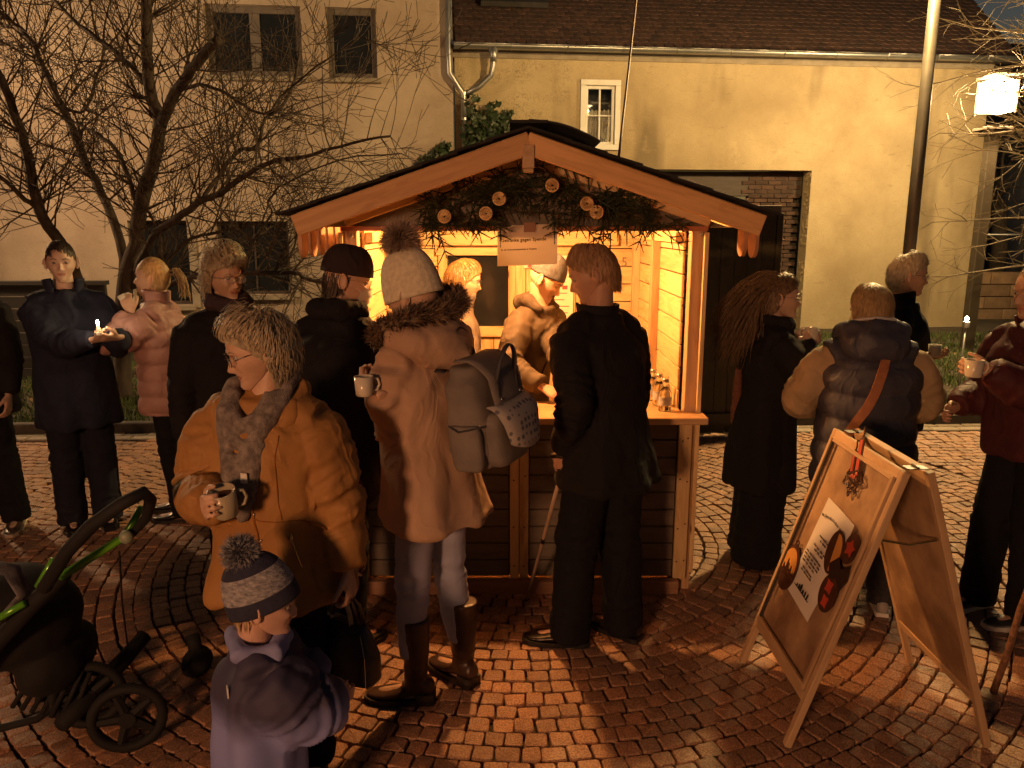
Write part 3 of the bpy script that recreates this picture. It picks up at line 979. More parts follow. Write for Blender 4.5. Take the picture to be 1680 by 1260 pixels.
limbs = [
  ([(198, 655, 8.3), (203, 560, 8.3), (205, 470, 8.3), (222, 400, 8.3), (232, 330, 8.25), (250, 270, 8.2), (262, 205, 8.2), (246, 150, 8.2), (240, 60, 8.1), (238, -60, 8.0), (230, -200, 7.9)], .095, .045, 'trunk'),
  ([(262, 205, 8.2), (290, 150, 8.0), (322, 105, 7.8), (360, 62, 7.6)], .055, .045, 'branch'),
  ([(198, 600, 8.3), (202, 450, 8.4), (193, 380, 8.5), (165, 315, 8.6), (130, 240, 8.7), (105, 180, 8.8), (70, 110, 8.9), (45, 60, 9.0), (0, 20, 9.1)], .055, .03, 'branch'),
  ([(150, 655, 8.1), (140, 520, 8.1), (118, 430, 8.1), (80, 370, 8.0), (57, 320, 7.95), (45, 250, 7.9), (25, 190, 7.9), (2, 130, 7.8), (-40, 60, 7.7)], .065, .035, 'branch'),
  ([(62, 342, 7.95), (35, 320, 7.9), (0, 290, 7.9), (-40, 250, 7.9)], .028, .016, 'branch'),
  ([(216, 470, 8.3), (250, 390, 8.1), (290, 360, 7.9), (330, 330, 7.8), (360, 318, 7.7), (400, 290, 7.6), (440, 266, 7.5), (500, 258, 7.4), (560, 240, 7.3), (640, 222, 7.2)], .045, .010, 'branch'),
  ([(330, 330, 7.8), (370, 272, 7.9), (395, 246, 8.0), (422, 240, 8.0), (435, 195, 8.1), (462, 175, 8.1), (482, 130, 8.2), (492, 80, 8.2)], .026, .012, 'branch'),
  ([(235, 480, 8.3), (300, 400, 8.0), (345, 385, 7.9), (400, 372, 7.8), (440, 365, 7.7), (470, 380, 7.6)], .022, .010, 'branch'),
  ([(205, 520, 8.3), (255, 480, 8.1), (330, 452, 7.8), (420, 448, 7.4), (478, 447, 7.2), (505, 458, 7.1), (560, 470, 7.0)], .032, .014, 'branch'),
  ([(228, 345, 8.25), (210, 290, 8.3), (190, 245, 8.4), (150, 215, 8.5), (110, 195, 8.6), (60, 170, 8.6)], .028, .012, 'branch'),
  ([(240, 135, 8.2), (205, 100, 8.3), (170, 70, 8.4), (130, 40, 8.5), (90, 0, 8.6)], .03, .016, 'branch'),
  ([(105, 175, 8.8), (140, 180, 8.8), (170, 80, 8.8), (150, 60, 8.8), (100, 10, 8.9)], .018, .010, 'branch'),
  ([(405, 440, 7.6), (420, 390, 7.6), (445, 350, 7.6), (440, 330, 7.6), (470, 300, 7.5), (560, 262, 7.4), (660, 252, 7.3)], .012, .006, 'branch'),
  ([(290, 150, 8.0), (340, 140, 7.8), (390, 165, 7.7), (435, 186, 7.6), (470, 150, 7.6), (520, 110, 7.5), (590, 60, 7.5)], .02, .006, 'branch'),
]
tw = MB(); r2 = random.Random(11)
for path, ra, rb, nm in limbs:
    pts = [W(*q) - t0 for q in path]
    # smooth the path
    fine = []
    for i in range(len(pts) - 1):
        a = pts[max(i - 1, 0)]; b = pts[i]; c = pts[i + 1]; d = pts[min(i + 2, len(pts) - 1)]
        for k_ in range(4):
            t = k_ / 4
            fine.append(.5 * ((2 * b) + (c - a) * t + (2 * a - 5 * b + 4 * c - d) * t * t + (-a + 3 * b - 3 * c + d) * t ** 3))
    fine.append(pts[-1])
    fine = [f + Vector((r2.gauss(0, .006), r2.gauss(0, .006), r2.gauss(0, .006))) for f in fine]
    n_ = len(fine)
    rad = [ra + (rb - ra) * i / (n_ - 1) for i in range(n_)]
    if nm == 'trunk' or ra > .06: rad[0] *= 1.5; rad[1] *= 1.25
    mb = MB(); mb.tube(fine, rad, 10 if ra > .03 else 6); mb.obj(nm, BARK, tree, smooth=True)
    tot = sum((fine[i + 1] - fine[i]).length for i in range(n_ - 1))
    cnt = int(tot * 12)
    for _ in range(cnt):
        k_ = r2.randint(int(n_ * (.34 if ra > .05 else .12)), n_ - 1)
        td = (fine[k_] - fine[max(0, k_ - 1)]).normalized() if k_ else Vector((0, 0, 1))
        ax = Vector((r2.gauss(0, 1), r2.gauss(0, .6), r2.gauss(0, 1) + .2)).normalized()
        nd = (td * .6 + (ax - td * ax.dot(td)).normalized()).normalized()
        L = r2.uniform(.45, 1.25) * (1.0 if ra > .02 else .8)
        twig_grow(tw, fine[k_], nd, L, min(rad[k_] * .5, .011), 2, r2, grav=.04, split=(2, 3))
tag(tw.obj('twigs', BARK, tree), kind='stuff')

# thorny bare tree right of the frame, its twigs reaching in over the lamp
t2 = empty('bare_tree', (7.75, 10.2, 0), label='bare tree at the right edge, its twigs lit by the street lamp', cat='tree')
BARK2 = MAT('pale_bark', (.22, .17, .11), (.13, .10, .07), scale=14, rough=.85, bump=.6, bscale=40)
mb = MB(); mb.tube(P3((0, 0, 0), (.05, 0, 1.2), (.02, .05, 2.4), (.1, 0, 3.6), (.05, 0, 5.2)), [.16, .13, .11, .09, .05], 12); mb.obj('trunk', BARK2, t2, smooth=True)
tw2 = MB(); r2 = random.Random(23)
for i in range(46):
    z_ = r2.uniform(1.6, 5.2)
    a_ = r2.uniform(PI * .75, PI * 1.4)
    d_ = Vector((math.cos(a_), math.sin(a_) * .8, r2.uniform(-.15, .35) + (z_ - 3.0) * .1)).normalized()
    bpts = [Vector((.05, 0, z_))]; dd = d_.copy()
    L = r2.uniform(1.3, 2.5)
    for k_ in range(10):
        dd = (dd + Vector((r2.gauss(0, .08), r2.gauss(0, .08), r2.gauss(0, .08)))).normalized(); bpts.append(bpts[-1] + dd * L / 10)
    rad = [.022 * (1 - .75 * k_ / 10) for k_ in range(11)]
    m_ = MB(); m_.tube(bpts, rad, 6); m_.obj('branch', BARK2, t2, smooth=True)
    for _ in range(9):
        k_ = r2.randint(3, 10)
        ax = Vector((r2.gauss(0, 1), r2.gauss(0, .6), r2.gauss(0, 1))).normalized()
        nd = (dd * .9 + ax * .6).normalized()
        twig_grow(tw2, bpts[k_], nd, r2.uniform(.25, .6), .007, 1, r2, grav=.0, split=(1, 3))
tag(tw2.obj('twigs', BARK2, t2), kind='stuff')
# far tree by the workshop
t3 = empty('bare_tree', (11.2, 18.0, 0), label='dark bare tree behind the railing, left of the grey panels', cat='tree')
MB().tube(P3((0, 0, 0), (.05, 0, 1.4), (-.1, 0, 2.4)), [.2, .17, .15], 10).obj('trunk', BARK, t3, smooth=True)
tw3 = MB(); r2 = random.Random(5)
for i in range(7):
    a_ = r2.uniform(0, 2 * PI)
    twig_grow(tw3, Vector((-.1, 0, 2.3)), Vector((math.cos(a_), math.sin(a_) * .5, 1.0)), 1.7, .06, 2, r2, grav=.05, split=(2, 3))
tag(tw3.obj('crown', BARK, t3), kind='stuff')
# ------------------------------------------------------------------ market stall
XL, XR, YF, YB = -.82, .94, 3.78, 5.36     # outer faces
AX, AZ, EZ = .07, 2.265, 1.925               # apex and eaves of the roof underside front
RF, RBK = 3.40, 5.72
EXL, EXR = -.935, 1.08
stall = empty('market_stall', (0, 0, 0), label='wooden market stall with open lit serving hatch, pine frame and brown boards', cat='market stall')
S_ = stall
# corner posts
def post(x, y, z0=.0, z1=1.87, w=.07, d=.07, m=PINE2, nm='post'):
    board(nm, (x, y, z0), (x, y, z1), w, d, m, S_, up=(1, 0, 0), ch=.003)
post(XL + .035, YF + .04); post(XR - .035, YF + .04)
post(XL + .035, YB - .04); post(XR - .035, YB - .04)
# corner cover strips on the front, mid studs
for x_ in (XL + .035,): board('corner_strip', (x_, YF - .012, .075), (x_, YF - .012, .93), .07, .022, PINE, S_, up=(1, 0, 0))
board('corner_strip', (XR - .062, YF - .012, .075), (XR - .062, YF - .012, .93), .066, .022, PINE, S_, up=(1, 0, 0))
board('corner_strip', (XR - .004, YF - .002, .11), (XR - .004, YF - .002, 1.86), .022, .05, PINE, S_, up=(1, 0, 0))
board('corner_strip', (XL - .004, YF - .002, .11), (XL - .004, YF - .002, 1.86), .022, .05, PINE, S_, up=(1, 0, 0))
board('stud', (.012, YF - .012, .075), (.012, YF - .012, .93), .046, .024, PINE, S_, up=(1, 0, 0))
board('stud', (.062, YF - .009, .075), (.062, YF - .009, .93), .046, .022, PINE, S_, up=(1, 0, 0))
NAIL = MAT('nail', (.05, .04, .035), rough=.4, metal=.6, bump=0)
nl = MB()
for x_ in (XR - .078, XR - .046, .012, .064):
    for z_ in (.16, .36, .62, .84): nl.ball((x_ + rr.uniform(-.004, .004), YF - .024, z_ + rr.uniform(-.02, .02)), (.0045, .003, .0045), 6, 4)
tag(nl.obj('nail', NAIL, S_), kind='stuff')
# base beam
board('base_beam', (XL - .03, YF - .03, .035), (XR - .07, YF - .03, .035), .072, .05, WOOD('reddish_beam', (.36, .20, .12), (.26, .13, .075)), S_)
board('base_beam', (XL, YF + .1, .03), (XL, YB, .03), .06, .05, PINE2, S_)
board('base_beam', (XR - .02, YF + .1, .03), (XR - .02, YB, .03), .06, .05, PINE2, S_)
# lower front boards
for a, b in ((XL + .072, -.014), (.087, XR - .097)):
    for i in range(9):
        z_ = .122 + i * .0935
        board('front_board', (a, YF + .008, z_), (b, YF + .008, z_), .089, .018, BROWNB, S_, ch=.0045)
MB().box(((XL + XR) / 2, YF + .030, .50), (XR - XL - .15, .012, .84)).obj('front_light_stop', BROWNB, S_)  # added unseen sheet, keeps stall light from leaking between the front boards
# outer side boards, back boards and the inner lining
for i in range(20):
    z_ = .10 + i * .0935
    if z_ > 1.86: break
    for x_, n_ in ((XL - .012, 1), (XR + .012, -1)):
        board('side_board', (x_, YF + .06, z_), (x_, YB, z_), .089, .018, BROWNB, S_, ch=.004)
    board('back_board', (XL, YB + .012, z_), (XR, YB + .012, z_), .089, .018, BROWNB, S_, ch=.004)
ih = .118
for i in range(16):
    z_ = .06 + i * ih
    if z_ > 1.85: break
    for x_ in (XL + .085, XR - .085):
        ya = YF + .09
        board('lining_board', (x_, ya, z_), (x_, YB - .05, z_), ih - .006, .014, PINE, S_, ch=.003)
# back wall: horizontal boards left and right, window, planked door
def back(x0, x1, z0, z1, horiz=True, y=YB - .04):
    if horiz:
        n_ = max(1, round((z1 - z0) / ih)); h_ = (z1 - z0) / n_
        for i in range(n_): board('lining_board', (x0, y, z0 + h_ * (i + .5)), (x1, y, z0 + h_ * (i + .5)), h_ - .006, .014, PINE, S_, ch=.003)
    else:
        n_ = max(1, round((x1 - x0) / .09)); w_ = (x1 - x0) / n_
        for i in range(n_): board('lining_board', (x0 + w_ * (i + .5), y, z0), (x0 + w_ * (i + .5), y, z1), w_ - .005, .014, PINE, S_, up=(1, 0, 0), ch=.003)
back(XL + .09, -.50, .06, 1.86); back(.62, XR - .09, .06, 1.86)
back(-.50, .62, .06, 1.15, False); back(-.50, .62, 1.75, 1.86)
back(.02, .17, 1.15, 1.75, False); back(.17, .62, 1.15, 1.75, False)
# framing of the back window
def fr(p0, p1, w=.06, up=(0, 0, 1), y=YB - .065, nm='window_frame', m=PINE):
    board(nm, (p0[0], y, p0[1]), (p1[0], y, p1[1]), w, .03, m, S_, up=up)
fr((XL + .1, 1.80), (.72, 1.80), .075, y=YB - .07, nm='rail')
fr((-.52, 1.722), (.64, 1.722), .052)
fr((-.52, 1.175), (.64, 1.175), .07)
fr((-.47, 1.21), (-.47, 1.695), .06, (1, 0, 0)); fr((.0, 1.21), (.0, 1.695), .05, (1, 0, 0))
fr((.625, 1.21), (.625, 1.76), .06, (1, 0, 0))
MB().box((-.235, YB - .035, 1.45), (.42, .012, .50)).obj('window_pane', DARKGL, S_)
# wall studs inside on both sides, top plates
for y_ in (4.48, 5.18):
    for x_, s__ in ((XR - .115, 1), (XL + .115, 1)): board('wall_stud', (x_, y_, .06), (x_, y_, 1.85), .062, .045, PINE2, S_, up=(0, 1, 0))
board('top_plate', (XL + .11, YF + .1, 1.835), (XL + .11, YB - .06, 1.835), .05, .04, PINE, S_)
board('top_plate', (XR - .11, YF + .1, 1.835), (XR - .11, YB - .06, 1.835), .05, .04, PINE, S_)
# floor of the stall
for i in range(13):
    board('floor_board', (XL + .1, YF + .12 + i * .12, .03), (XR - .1, YF + .12 + i * .12, .03), .115, .02, PINE2, S_, up=(0, 1, 0))
# counter: wide front shelf plus a side shelf on the right
CT = WOOD('counter_pine', (.58, .37, .19), (.46, .27, .13), rough=.32)
CZ = .955
board('counter', (XL - .01, YF - .06, CZ), (XR + .02, YF - .06, CZ), .16, .035, CT, S_, up=(0, 1, 0), ch=.004)
board('counter', (XL + .08, YF + .135, CZ - .002), (XR - .08, YF + .135, CZ - .002), .226, .032, CT, S_, up=(0, 1, 0), ch=.003)
board('side_shelf', (XR - .22, YF + .25, CZ - .002), (XR - .22, 4.85, CZ - .002), .25, .03, CT, S_, up=(1, 0, 0), ch=.003)
board('counter_apron', (XL + .01, YF - .01, .925), (XR - .005, YF - .01, .925), .022, .05, PINE, S_)
# header over the hatch, dark gable boards
board('header', (XL, YF - .004, 1.878), (XR, YF - .004, 1.878), .022, .05, WOOD('red_header', (.45, .17, .08), (.30, .10, .05)), S_)
sl = (AZ - EZ) / (AX - EXL)
for i in range(4):
    z0 = 1.893 + i * .092
    half = (AZ - .035 - z0) / sl
    hb = min(half, .86)
    ht = max(.02, (AZ - .035 - (z0 + .086)) / sl)
    a, b = max(AX - hb, XL), min(AX + hb, XR)
    ta, tb = max(AX - ht, XL), min(AX + ht, XR)
    mb = MB()
    mb.add([(a, YF - .01, z0), (b, YF - .01, z0), (tb, YF - .01, z0 + .088), (ta, YF - .01, z0 + .088),
            (a, YF + .008, z0), (b, YF + .008, z0), (tb, YF + .008, z0 + .088), (ta, YF + .008, z0 + .088)],
           [(0, 1, 2, 3), (7, 6, 5, 4), (0, 4, 5, 1), (1, 5, 6, 2), (2, 6, 7, 3), (3, 7, 4, 0)])
    mb.obj('gable_board', BROWNB, S_)
    mb = MB()
    mb.add([(v[0], v[1] + (YB - YF) + .02, v[2]) for v in mb.v] or [], []) if False else None
mb = MB(); gh = AZ - .045
mb.add([(AX - (gh - 1.89) / sl, YF + .014, 1.885), (AX + (gh - 1.89) / sl, YF + .014, 1.885), (AX, YF + .014, gh), (AX - (gh - 1.89) / sl, YF + .026, 1.885), (AX + (gh - 1.89) / sl, YF + .026, 1.885), (AX, YF + .026, gh)],
       [(0, 1, 2), (5, 4, 3), (0, 3, 4, 1), (1, 4, 5, 2), (2, 5, 3, 0)])
mb.obj('gable_light_stop', BROWNB, S_)  # added hidden triangle that blocks lamp light in the gable board gaps
# back gable
mb = MB(); mb.add([(XL, YB, 1.86), (XR, YB, 1.86), (AX, YB, AZ - .02), (XL, YB + .03, 1.86), (XR, YB + .03, 1.86), (AX, YB + .03, AZ - .02)],
                  [(0, 1, 2), (5, 4, 3), (0, 3, 4, 1), (1, 4, 5, 2), (2, 5, 3, 0)])
mb.obj('gable_board', BROWNB, S_)
BARGE = WOOD('bargeboard_pine', (.68, .39, .17), (.50, .26, .10), kn=.7)
# roof: boards, rafters, bargeboards, felt shingles
roofS = []
for sgn, ex in ((-1, EXL), (1, EXR)):
    L = math.hypot(ex - AX, AZ - EZ)
    d = Vector((ex - AX, 0, EZ - AZ)).normalized()
    nrm = Vector((-d.z * sgn, 0, abs(d.x))).normalized()
    if nrm.z < 0: nrm = -nrm
    ap = Vector((AX, 0, AZ))
    nb_ = 9
    for i in range(nb_):
        c = ap + d * (L * (i + .5) / nb_) + nrm * .012
        board('roof_board', (c.x, RF + .03, c.z), (c.x, RBK, c.z), L / nb_ - .003, .018, PINE, S_, up=tuple(d), ch=.002)
    # bargeboard (front) and inner rafters
    a = ap + nrm * -.030; b = ap + d * (L + .02) + nrm * -.030
    board('bargeboard', (a.x, RF + .012, a.z + .0), (b.x, RF + .012, b.z), .092, .024, BARGE, S_, up=tuple(nrm), ch=.004)
    for y_ in (YF - .05, 4.6, YB + .06):
        a = ap + nrm * -.045 + d * .05; b = ap + d * (L - .13) + nrm * -.045
        board('rafter', (a.x, y_, a.z), (b.x, y_, b.z), .075, .04, PINE, S_, up=tuple(nrm), ch=.003)
    # eave fascia
    e = ap + d * (L + .012) + nrm * -.012
    board('eave_board', (e.x, RF + .03, e.z), (e.x, RBK, e.z), .05, .02, PINE, S_, up=tuple(nrm))
    roofS.append((ap, d, nrm, L))
board('ridge_beam', (AX, RF - .012, AZ - .085), (AX, RBK, AZ - .085), .095, .05, PINE2, S_)
MB().box((AX, RF - .02, AZ - .145), (.042, .05, .016), ch=.002).obj('ridge_block', PINE, S_)
FELT = MAT('bitumen_shingle', (.022, .021, .021), (.012, .012, .012), scale=30, rough=.85, bump=.6, bscale=200, objvar=.3)
roofE = MB().box((AX, (RF + RBK) / 2 - .02, AZ + .052), (.16, RBK - RF + .06, .012)).obj('ridge_cap', FELT, S_)
for ap, d, nrm, L in roofS:
    rows = 7; rl = (L + .05) / rows
    for i in range(rows):
        cols = 8; cw = (RBK - RF + .06) / cols
        for j in range(cols):
            c0 = ap + d * (rl * (i + .5) + .005) + nrm * (.030 + .004)
            c = Vector((c0.x, RF - .03 + cw * (j + .5), c0.z))
            x = Vector((0, 1, 0)); z = (d + nrm * .035).normalized(); z = (z - x * z.dot(x)).normalized()
            y = z.cross(x)
            key = ('sh', round(rl, 3))
            if key not in _bcache:
                _bcache[key] = MB().box((0, 0, 0), (cw - .006, .010, rl + .03)).mesh('shingle', FELT)
            M = Matrix((x, y, z)).transposed().to_4x4(); M.translation = c + Vector((0, 0, rr.uniform(0, .002)))
            link('shingle', _bcache[key], S_, M=M)
# dark sheet curling over the ridge on the right (loose felt)
fl = MB(); vs = []; n_ = 10
for i in range(n_ + 1):
    t = i / n_
    x_ = AX + t * .30; z_ = AZ + .062 - t * .30 * sl + .022 * math.sin(t * PI) + .016 * t
    vs += [(x_, RF - .045, z_), (x_, RF + 1.0, z_), (x_, RF - .045, z_ - .008), (x_, RF + 1.0, z_ - .008)]
fs = []
for i in range(n_):
    a = i * 4; b = a + 4
    fs += [(a, b, b + 1, a + 1), (a + 2, a + 3, b + 3, b + 2), (a, a + 2, b + 2, b), (a + 1, b + 1, b + 3, a + 3)]
fl.add(vs, fs); fl.obj('loose_felt', FELT, S_)
# rounded valance tabs under both side eaves
ORP = MAT('tab_wood', (.52, .27, .15), (.40, .19, .10), scale=9, rough=.6, bump=.15, objvar=.1)
tb = [(-.055, .0), (-.055, -.10)]
for i in range(1, 8):
    a = PI + PI * i / 8; tb.append((.055 * math.cos(a), -.10 + .055 * math.sin(a)))
tb += [(.055, -.10), (.055, 0)]
tabm = MB().prism(tb, -.008, .008).mesh('valance_tab', ORP)
for x_, ez in ((EXL + .012, EZ - .008), (EXR - .012, EZ - .008)):
    for i in range(18):
        y_ = RF + .06 + i * .165
        if y_ > RBK - .05: break
        M = Matrix(((0, 0, 1), (1, 0, 0), (0, 1, 0))).to_4x4(); M.translation = (x_, y_, ez - .01)
        if x_ > 0 and i > 1: continue
        link('valance_tab', tabm, S_, M=M)
# ---- light fitting, hidden so its form is assumed: a short batten with bulbs, screwed to the rafters
lf = empty('stall_lamp', (0, 0, 0), label='small warm bulb fitting under the stall roof behind the hatch, its form assumed', cat='lamp')
MB().box((-.03, 4.10, 2.13), (.30, .06, .03), ch=.006).tube([(-.03, 4.10, 2.13), (-.03, 4.10, 2.10)], .014, 8).obj('batten', WHITEP, lf)
MB().tube([(-.03, 4.10, 2.14), (-.03, 4.10, 2.24)], .004, 6).obj('hanger', BLACKM, lf)
MB().ball((-.03, 4.10, 2.085), (.025, .025, .03), 14, 10).obj('bulb', EMIT('bulb_glow', (1, .62, .25), 60), lf, smooth=True)
for i, L_ in enumerate(L_STALL):
    lamp('stall_bulb_light', L_['loc'], L_['power'], L_['color'], L_['radius'])
# little socket and hook details on the posts
o = MB().ball((XL + .05, YF - .03, 1.845), .012, 8, 6).ball((XR - .03, YF - .03, 1.85), .012, 8, 6).obj('hook', STEEL, S_)

# ---- fir branches on the gable
FIR = MAT('fir_needles', (.03, .05, .026), (.014, .025, .013), scale=20, rough=.6, bump=0)
def fir_branch(mb, p, d, L, r2, w=.05):
    d = d.normalized(); n = max(4, int(L / .012))
    side = d.cross(Vector((0, -1, 0)))
    if side.length < .1: side = Vector((1, 0, 0))
    side.normalize(); up = side.cross(d)
    prev = p
    mb.tube([p, p + d * L], [.0035, .0015], 4)
    for i in range(n):
        t = i / n
        q = p + d * (L * t)
        for k_ in range(9):
            a = r2.uniform(0, 2 * PI)
            o_ = (side * math.cos(a) + up * math.sin(a) * .7)
            nl_ = w * r2.uniform(.55, .9) * (1 - .5 * t)
            e = q + (o_ * .8 + d * .75).normalized() * nl_
            wd = d.cross(o_).normalized() * .0014
            mb.add([q - wd, q + wd, e], [(0, 1, 2)])
def fir_garland(name, pts, seed, n, label, gsz=.17):
    r2 = random.Random(seed)
    e = empty(name, tuple(pts[0]), label=label, cat='fir branches')
    o0 = Vector(pts[0]); mb = MB()
    for i in range(n):
        t = r2.random() * (len(pts) - 1); k_ = min(int(t), len(pts) - 2); f = t - k_
        p = Vector(pts[k_]).lerp(Vector(pts[k_ + 1]), f) + Vector((r2.gauss(0, .03), r2.gauss(0, .018) - .01, r2.gauss(0, .035))) - o0
        d = Vector((r2.gauss(0, 1.0), r2.uniform(-.5, -.05), r2.gauss(-.25, .6)))
        L = gsz * r2.uniform(.6, 1.2)
        fir_branch(mb, p, d, L, r2, .024)
        for s_ in (-1, 1):
            dn = d.normalized(); sd = dn.cross(Vector((0, 1, 0))).normalized()
            for f2 in (.35, .65):
                fir_branch(mb, p + dn * L * f2, dn + sd * s_ * .9, L * .42, r2, .021)
    o = mb.obj('needles', FIR, e); tag(o, kind='stuff')
    MB().tube([Vector(q) - o0 for q in pts], .006, 6).obj('bough', BARK, e)
    return e
gy = YF - .07
fir_garland('fir_garland', [(-.42, gy, 1.915), (-.25, gy, 1.99), (-.08, gy, 2.06), (.00, gy, 2.12)], 1, 62, 'dark fir garland on the left half of the stall gable')
fir_garland('fir_garland', [(.68, gy, 1.91), (.50, gy, 1.97), (.32, gy, 2.05), (.16, gy, 2.14)], 2, 66, 'dark fir garland on the right half of the stall gable')
fir_garland('fir_garland', [(-.12, gy, 1.95), (.02, gy, 1.955), (.22, gy, 1.95), (.42, gy, 1.92)], 3, 12, 'fir sprigs hanging along the header above the paper notice', .12)
def sprig(x, z, seed, label):
    r2 = random.Random(seed); e = empty('fir_sprig', (x, gy - .02, z), label=label, cat='fir sprig')
    mb = MB()
    fir_branch(mb, Vector((0, 0, .07)), Vector((0, -.1, -1)), .13, r2, .03)
    for s_ in (-1, 1):
        for f in (.03, .07): fir_branch(mb, Vector((0, 0, .07 - f)), Vector((s_, -.1, -.45)), .075 - f * .3, r2, .028)
    tag(mb.obj('needles', FIR, e), kind='stuff')
    MB().tube([(0, .02, .10), (0, 0, .06)], .003, 5).obj('stalk', BARK, e)
sprig(-.375, 1.845, 5, 'pale-lit fir sprig hanging at the left of the hatch, above the pompom hat')
sprig(-.055, 1.85, 6, 'dark fir sprig hanging over the left corner of the paper notice')
sprig(.43, 1.845, 7, 'small fir sprig hanging under the header above the grey-haired man')
sprig(.20, 1.865, 8, 'short fir sprig over the right corner of the paper notice')
# woven straw discs
STRAW = MAT('woven_straw', (.85, .62, .32), (.45, .29, .12), scale=30, rough=.6, bump=.3)
def disc(px, py, label, seed):
    p = W(px, py, gy - .11); r2 = random.Random(seed)
    e = empty('straw_ornament', tuple(p), label=label, cat='straw ornament', group='round woven straw ornaments on the stall gable')
    r_ = .0285
    ri = MB(); ri.tube([(r_ * math.cos(2 * PI * i / 20), 0, r_ * math.sin(2 * PI * i / 20)) for i in range(21)], .003, 5); ri.obj('rim', STRAW, e)
    wv = MB()
    for i in range(70):
        a = r2.uniform(0, 2 * PI); b = a + r2.uniform(.6, 2.8); q = r_ * r2.uniform(.35, 1)
        c0 = Vector((r_ * .96 * math.cos(a), r2.uniform(-.004, .004), r_ * .96 * math.sin(a))); c1 = Vector((q * math.cos(b), r2.uniform(-.006, .004), q * math.sin(b)))
        wv.tube([c0, (c0 + c1) / 2 * 1.12 + Vector((0, -.003, 0)), c1], .0013, 3)
    tag(wv.obj('weave', STRAW, e), kind='stuff')
disc(729, 355, 'woven straw disc furthest left on the gable garland', 1)
disc(797, 350, 'straw disc just below and left of the one above it, left half of the gable', 2)
disc(819, 326, 'upper straw disc on the left half of the gable', 3)
disc(906, 304, 'highest straw disc, right of the ridge beam', 4)
disc(963, 334, 'upper of the two touching straw discs at the right', 5)
disc(979, 348, 'lower of the two touching straw discs at the right', 6)
# paper notice
NOTICE = MAT('notice_paper', (.62, .52, .40), (.56, .46, .35), scale=5, rough=.8, bump=.15, bscale=9, bdist=.004)
_nt = NOTICE.node_tree; _b = _nt.nodes['Principled BSDF']; _tr = _nt.nodes.new('ShaderNodeBsdfTranslucent'); _tr.inputs[0].default_value = (.8, .62, .42, 1)
_mx = _nt.nodes.new('ShaderNodeMixShader'); _mx.inputs[0].default_value = .03
_nt.links.new(_b.outputs[0], _mx.inputs[1]); _nt.links.new(_tr.outputs[0], _mx.inputs[2]); _nt.links.new(_mx.outputs[0], _nt.nodes['Material Output'].inputs[0])
ntc = empty('paper_notice', (0, 0, 0), label='paper notice reading Getränke gegen Spende hanging from the stall header', cat='notice')
c00, c10, c11, c01 = W(816, 437, gy + .028), W(914, 433, gy + .02), W(915, 367, gy + .03), W(816, 371, gy + .03)
nx, nz = 12, 8; vs = []; fs = []
for j in range(nz + 1):
    for i in range(nx + 1):
        a, b = i / nx, j / nz
        p = (c00.lerp(c10, a)).lerp(c01.lerp(c11, a), b)
        p.y += .004 * math.sin(a * 5) * (1 - b) + (.010 * max(0, .12 - a) / .12 * (1 - b))
        if j == nz and i < 2: p.z -= .006 * (2 - i)
        vs.append(p)
for j in range(nz):
    for i in range(nx): a = j * (nx + 1) + i; fs.append((a, a + 1, a + nx + 2, a + nx + 1))
mb = MB(); mb.add(vs, fs); po = mb.obj('sheet', NOTICE, ntc, smooth=True)
xv = (c10 - c00).normalized(); up_ = Vector((0, 0, 1))
text_mesh('lettering', 'Getränke gegen Spende', .0225, INK, ntc, frame_at(c00.lerp(c10, .06).lerp(c01.lerp(c11, .06), .60) + Vector((0, -.007, 0)), xv, up_ - xv * xv.z), bold=.0005)
text_mesh('lettering', 'für die Grünwürzhexenheim in Tansania', .0105, INK, ntc, frame_at(c00.lerp(c10, .06).lerp(c01.lerp(c11, .06), .385) + Vector((0, -.007, 0)), xv, up_ - xv * xv.z), bold=.0003)
MB().box(tuple(W(869, 373, gy + .022)), (.055, .002, .045)).obj('tape', MAT('brown_tape', (.30, .14, .08), rough=.5, bump=0), ntc)
# posters on the stall back wall
def poster(x, z, w, h, label, seed, col=(.80, .76, .62)):
    r2 = random.Random(seed)
    e = empty('poster', (x, YB - .07, z), label=label, cat='poster')
    MB().box((0, 0, 0), (w, .003, h)).obj('sheet', MAT('poster_paper', col, vary(col, .9), bump=.05, rough=.6), e)
    mb = MB(); mc = MB()
    for i in range(10):
        zz = h / 2 - .03 - i * (h - .05) / 10
        mb.box((r2.uniform(-.01, .01), -.0026, zz), (w * r2.uniform(.4, .8), .001, .006))
    for i in range(4): mc.box((r2.uniform(-w * .35, w * .35), -.003, r2.uniform(-h * .4, h * .4)), (.035, .0015, .026))
    mb.obj('print', INKG, e); mc.obj('print', MAT('red_print', (.45, .08, .06), rough=.6, bump=0), e)
poster(.30, 1.49, .24, .50, 'large pale poster with small print on the stall back wall', 3)
poster(.11, 1.66, .06, .10, 'small paper slip pinned beside the back window', 4, (.6, .55, .5))
text_mesh('chalk_number', '5', .09, INKG, S_, frame_at((.745, YB - .049, 1.62), (1, 0, 0), (0, 0, 1)))

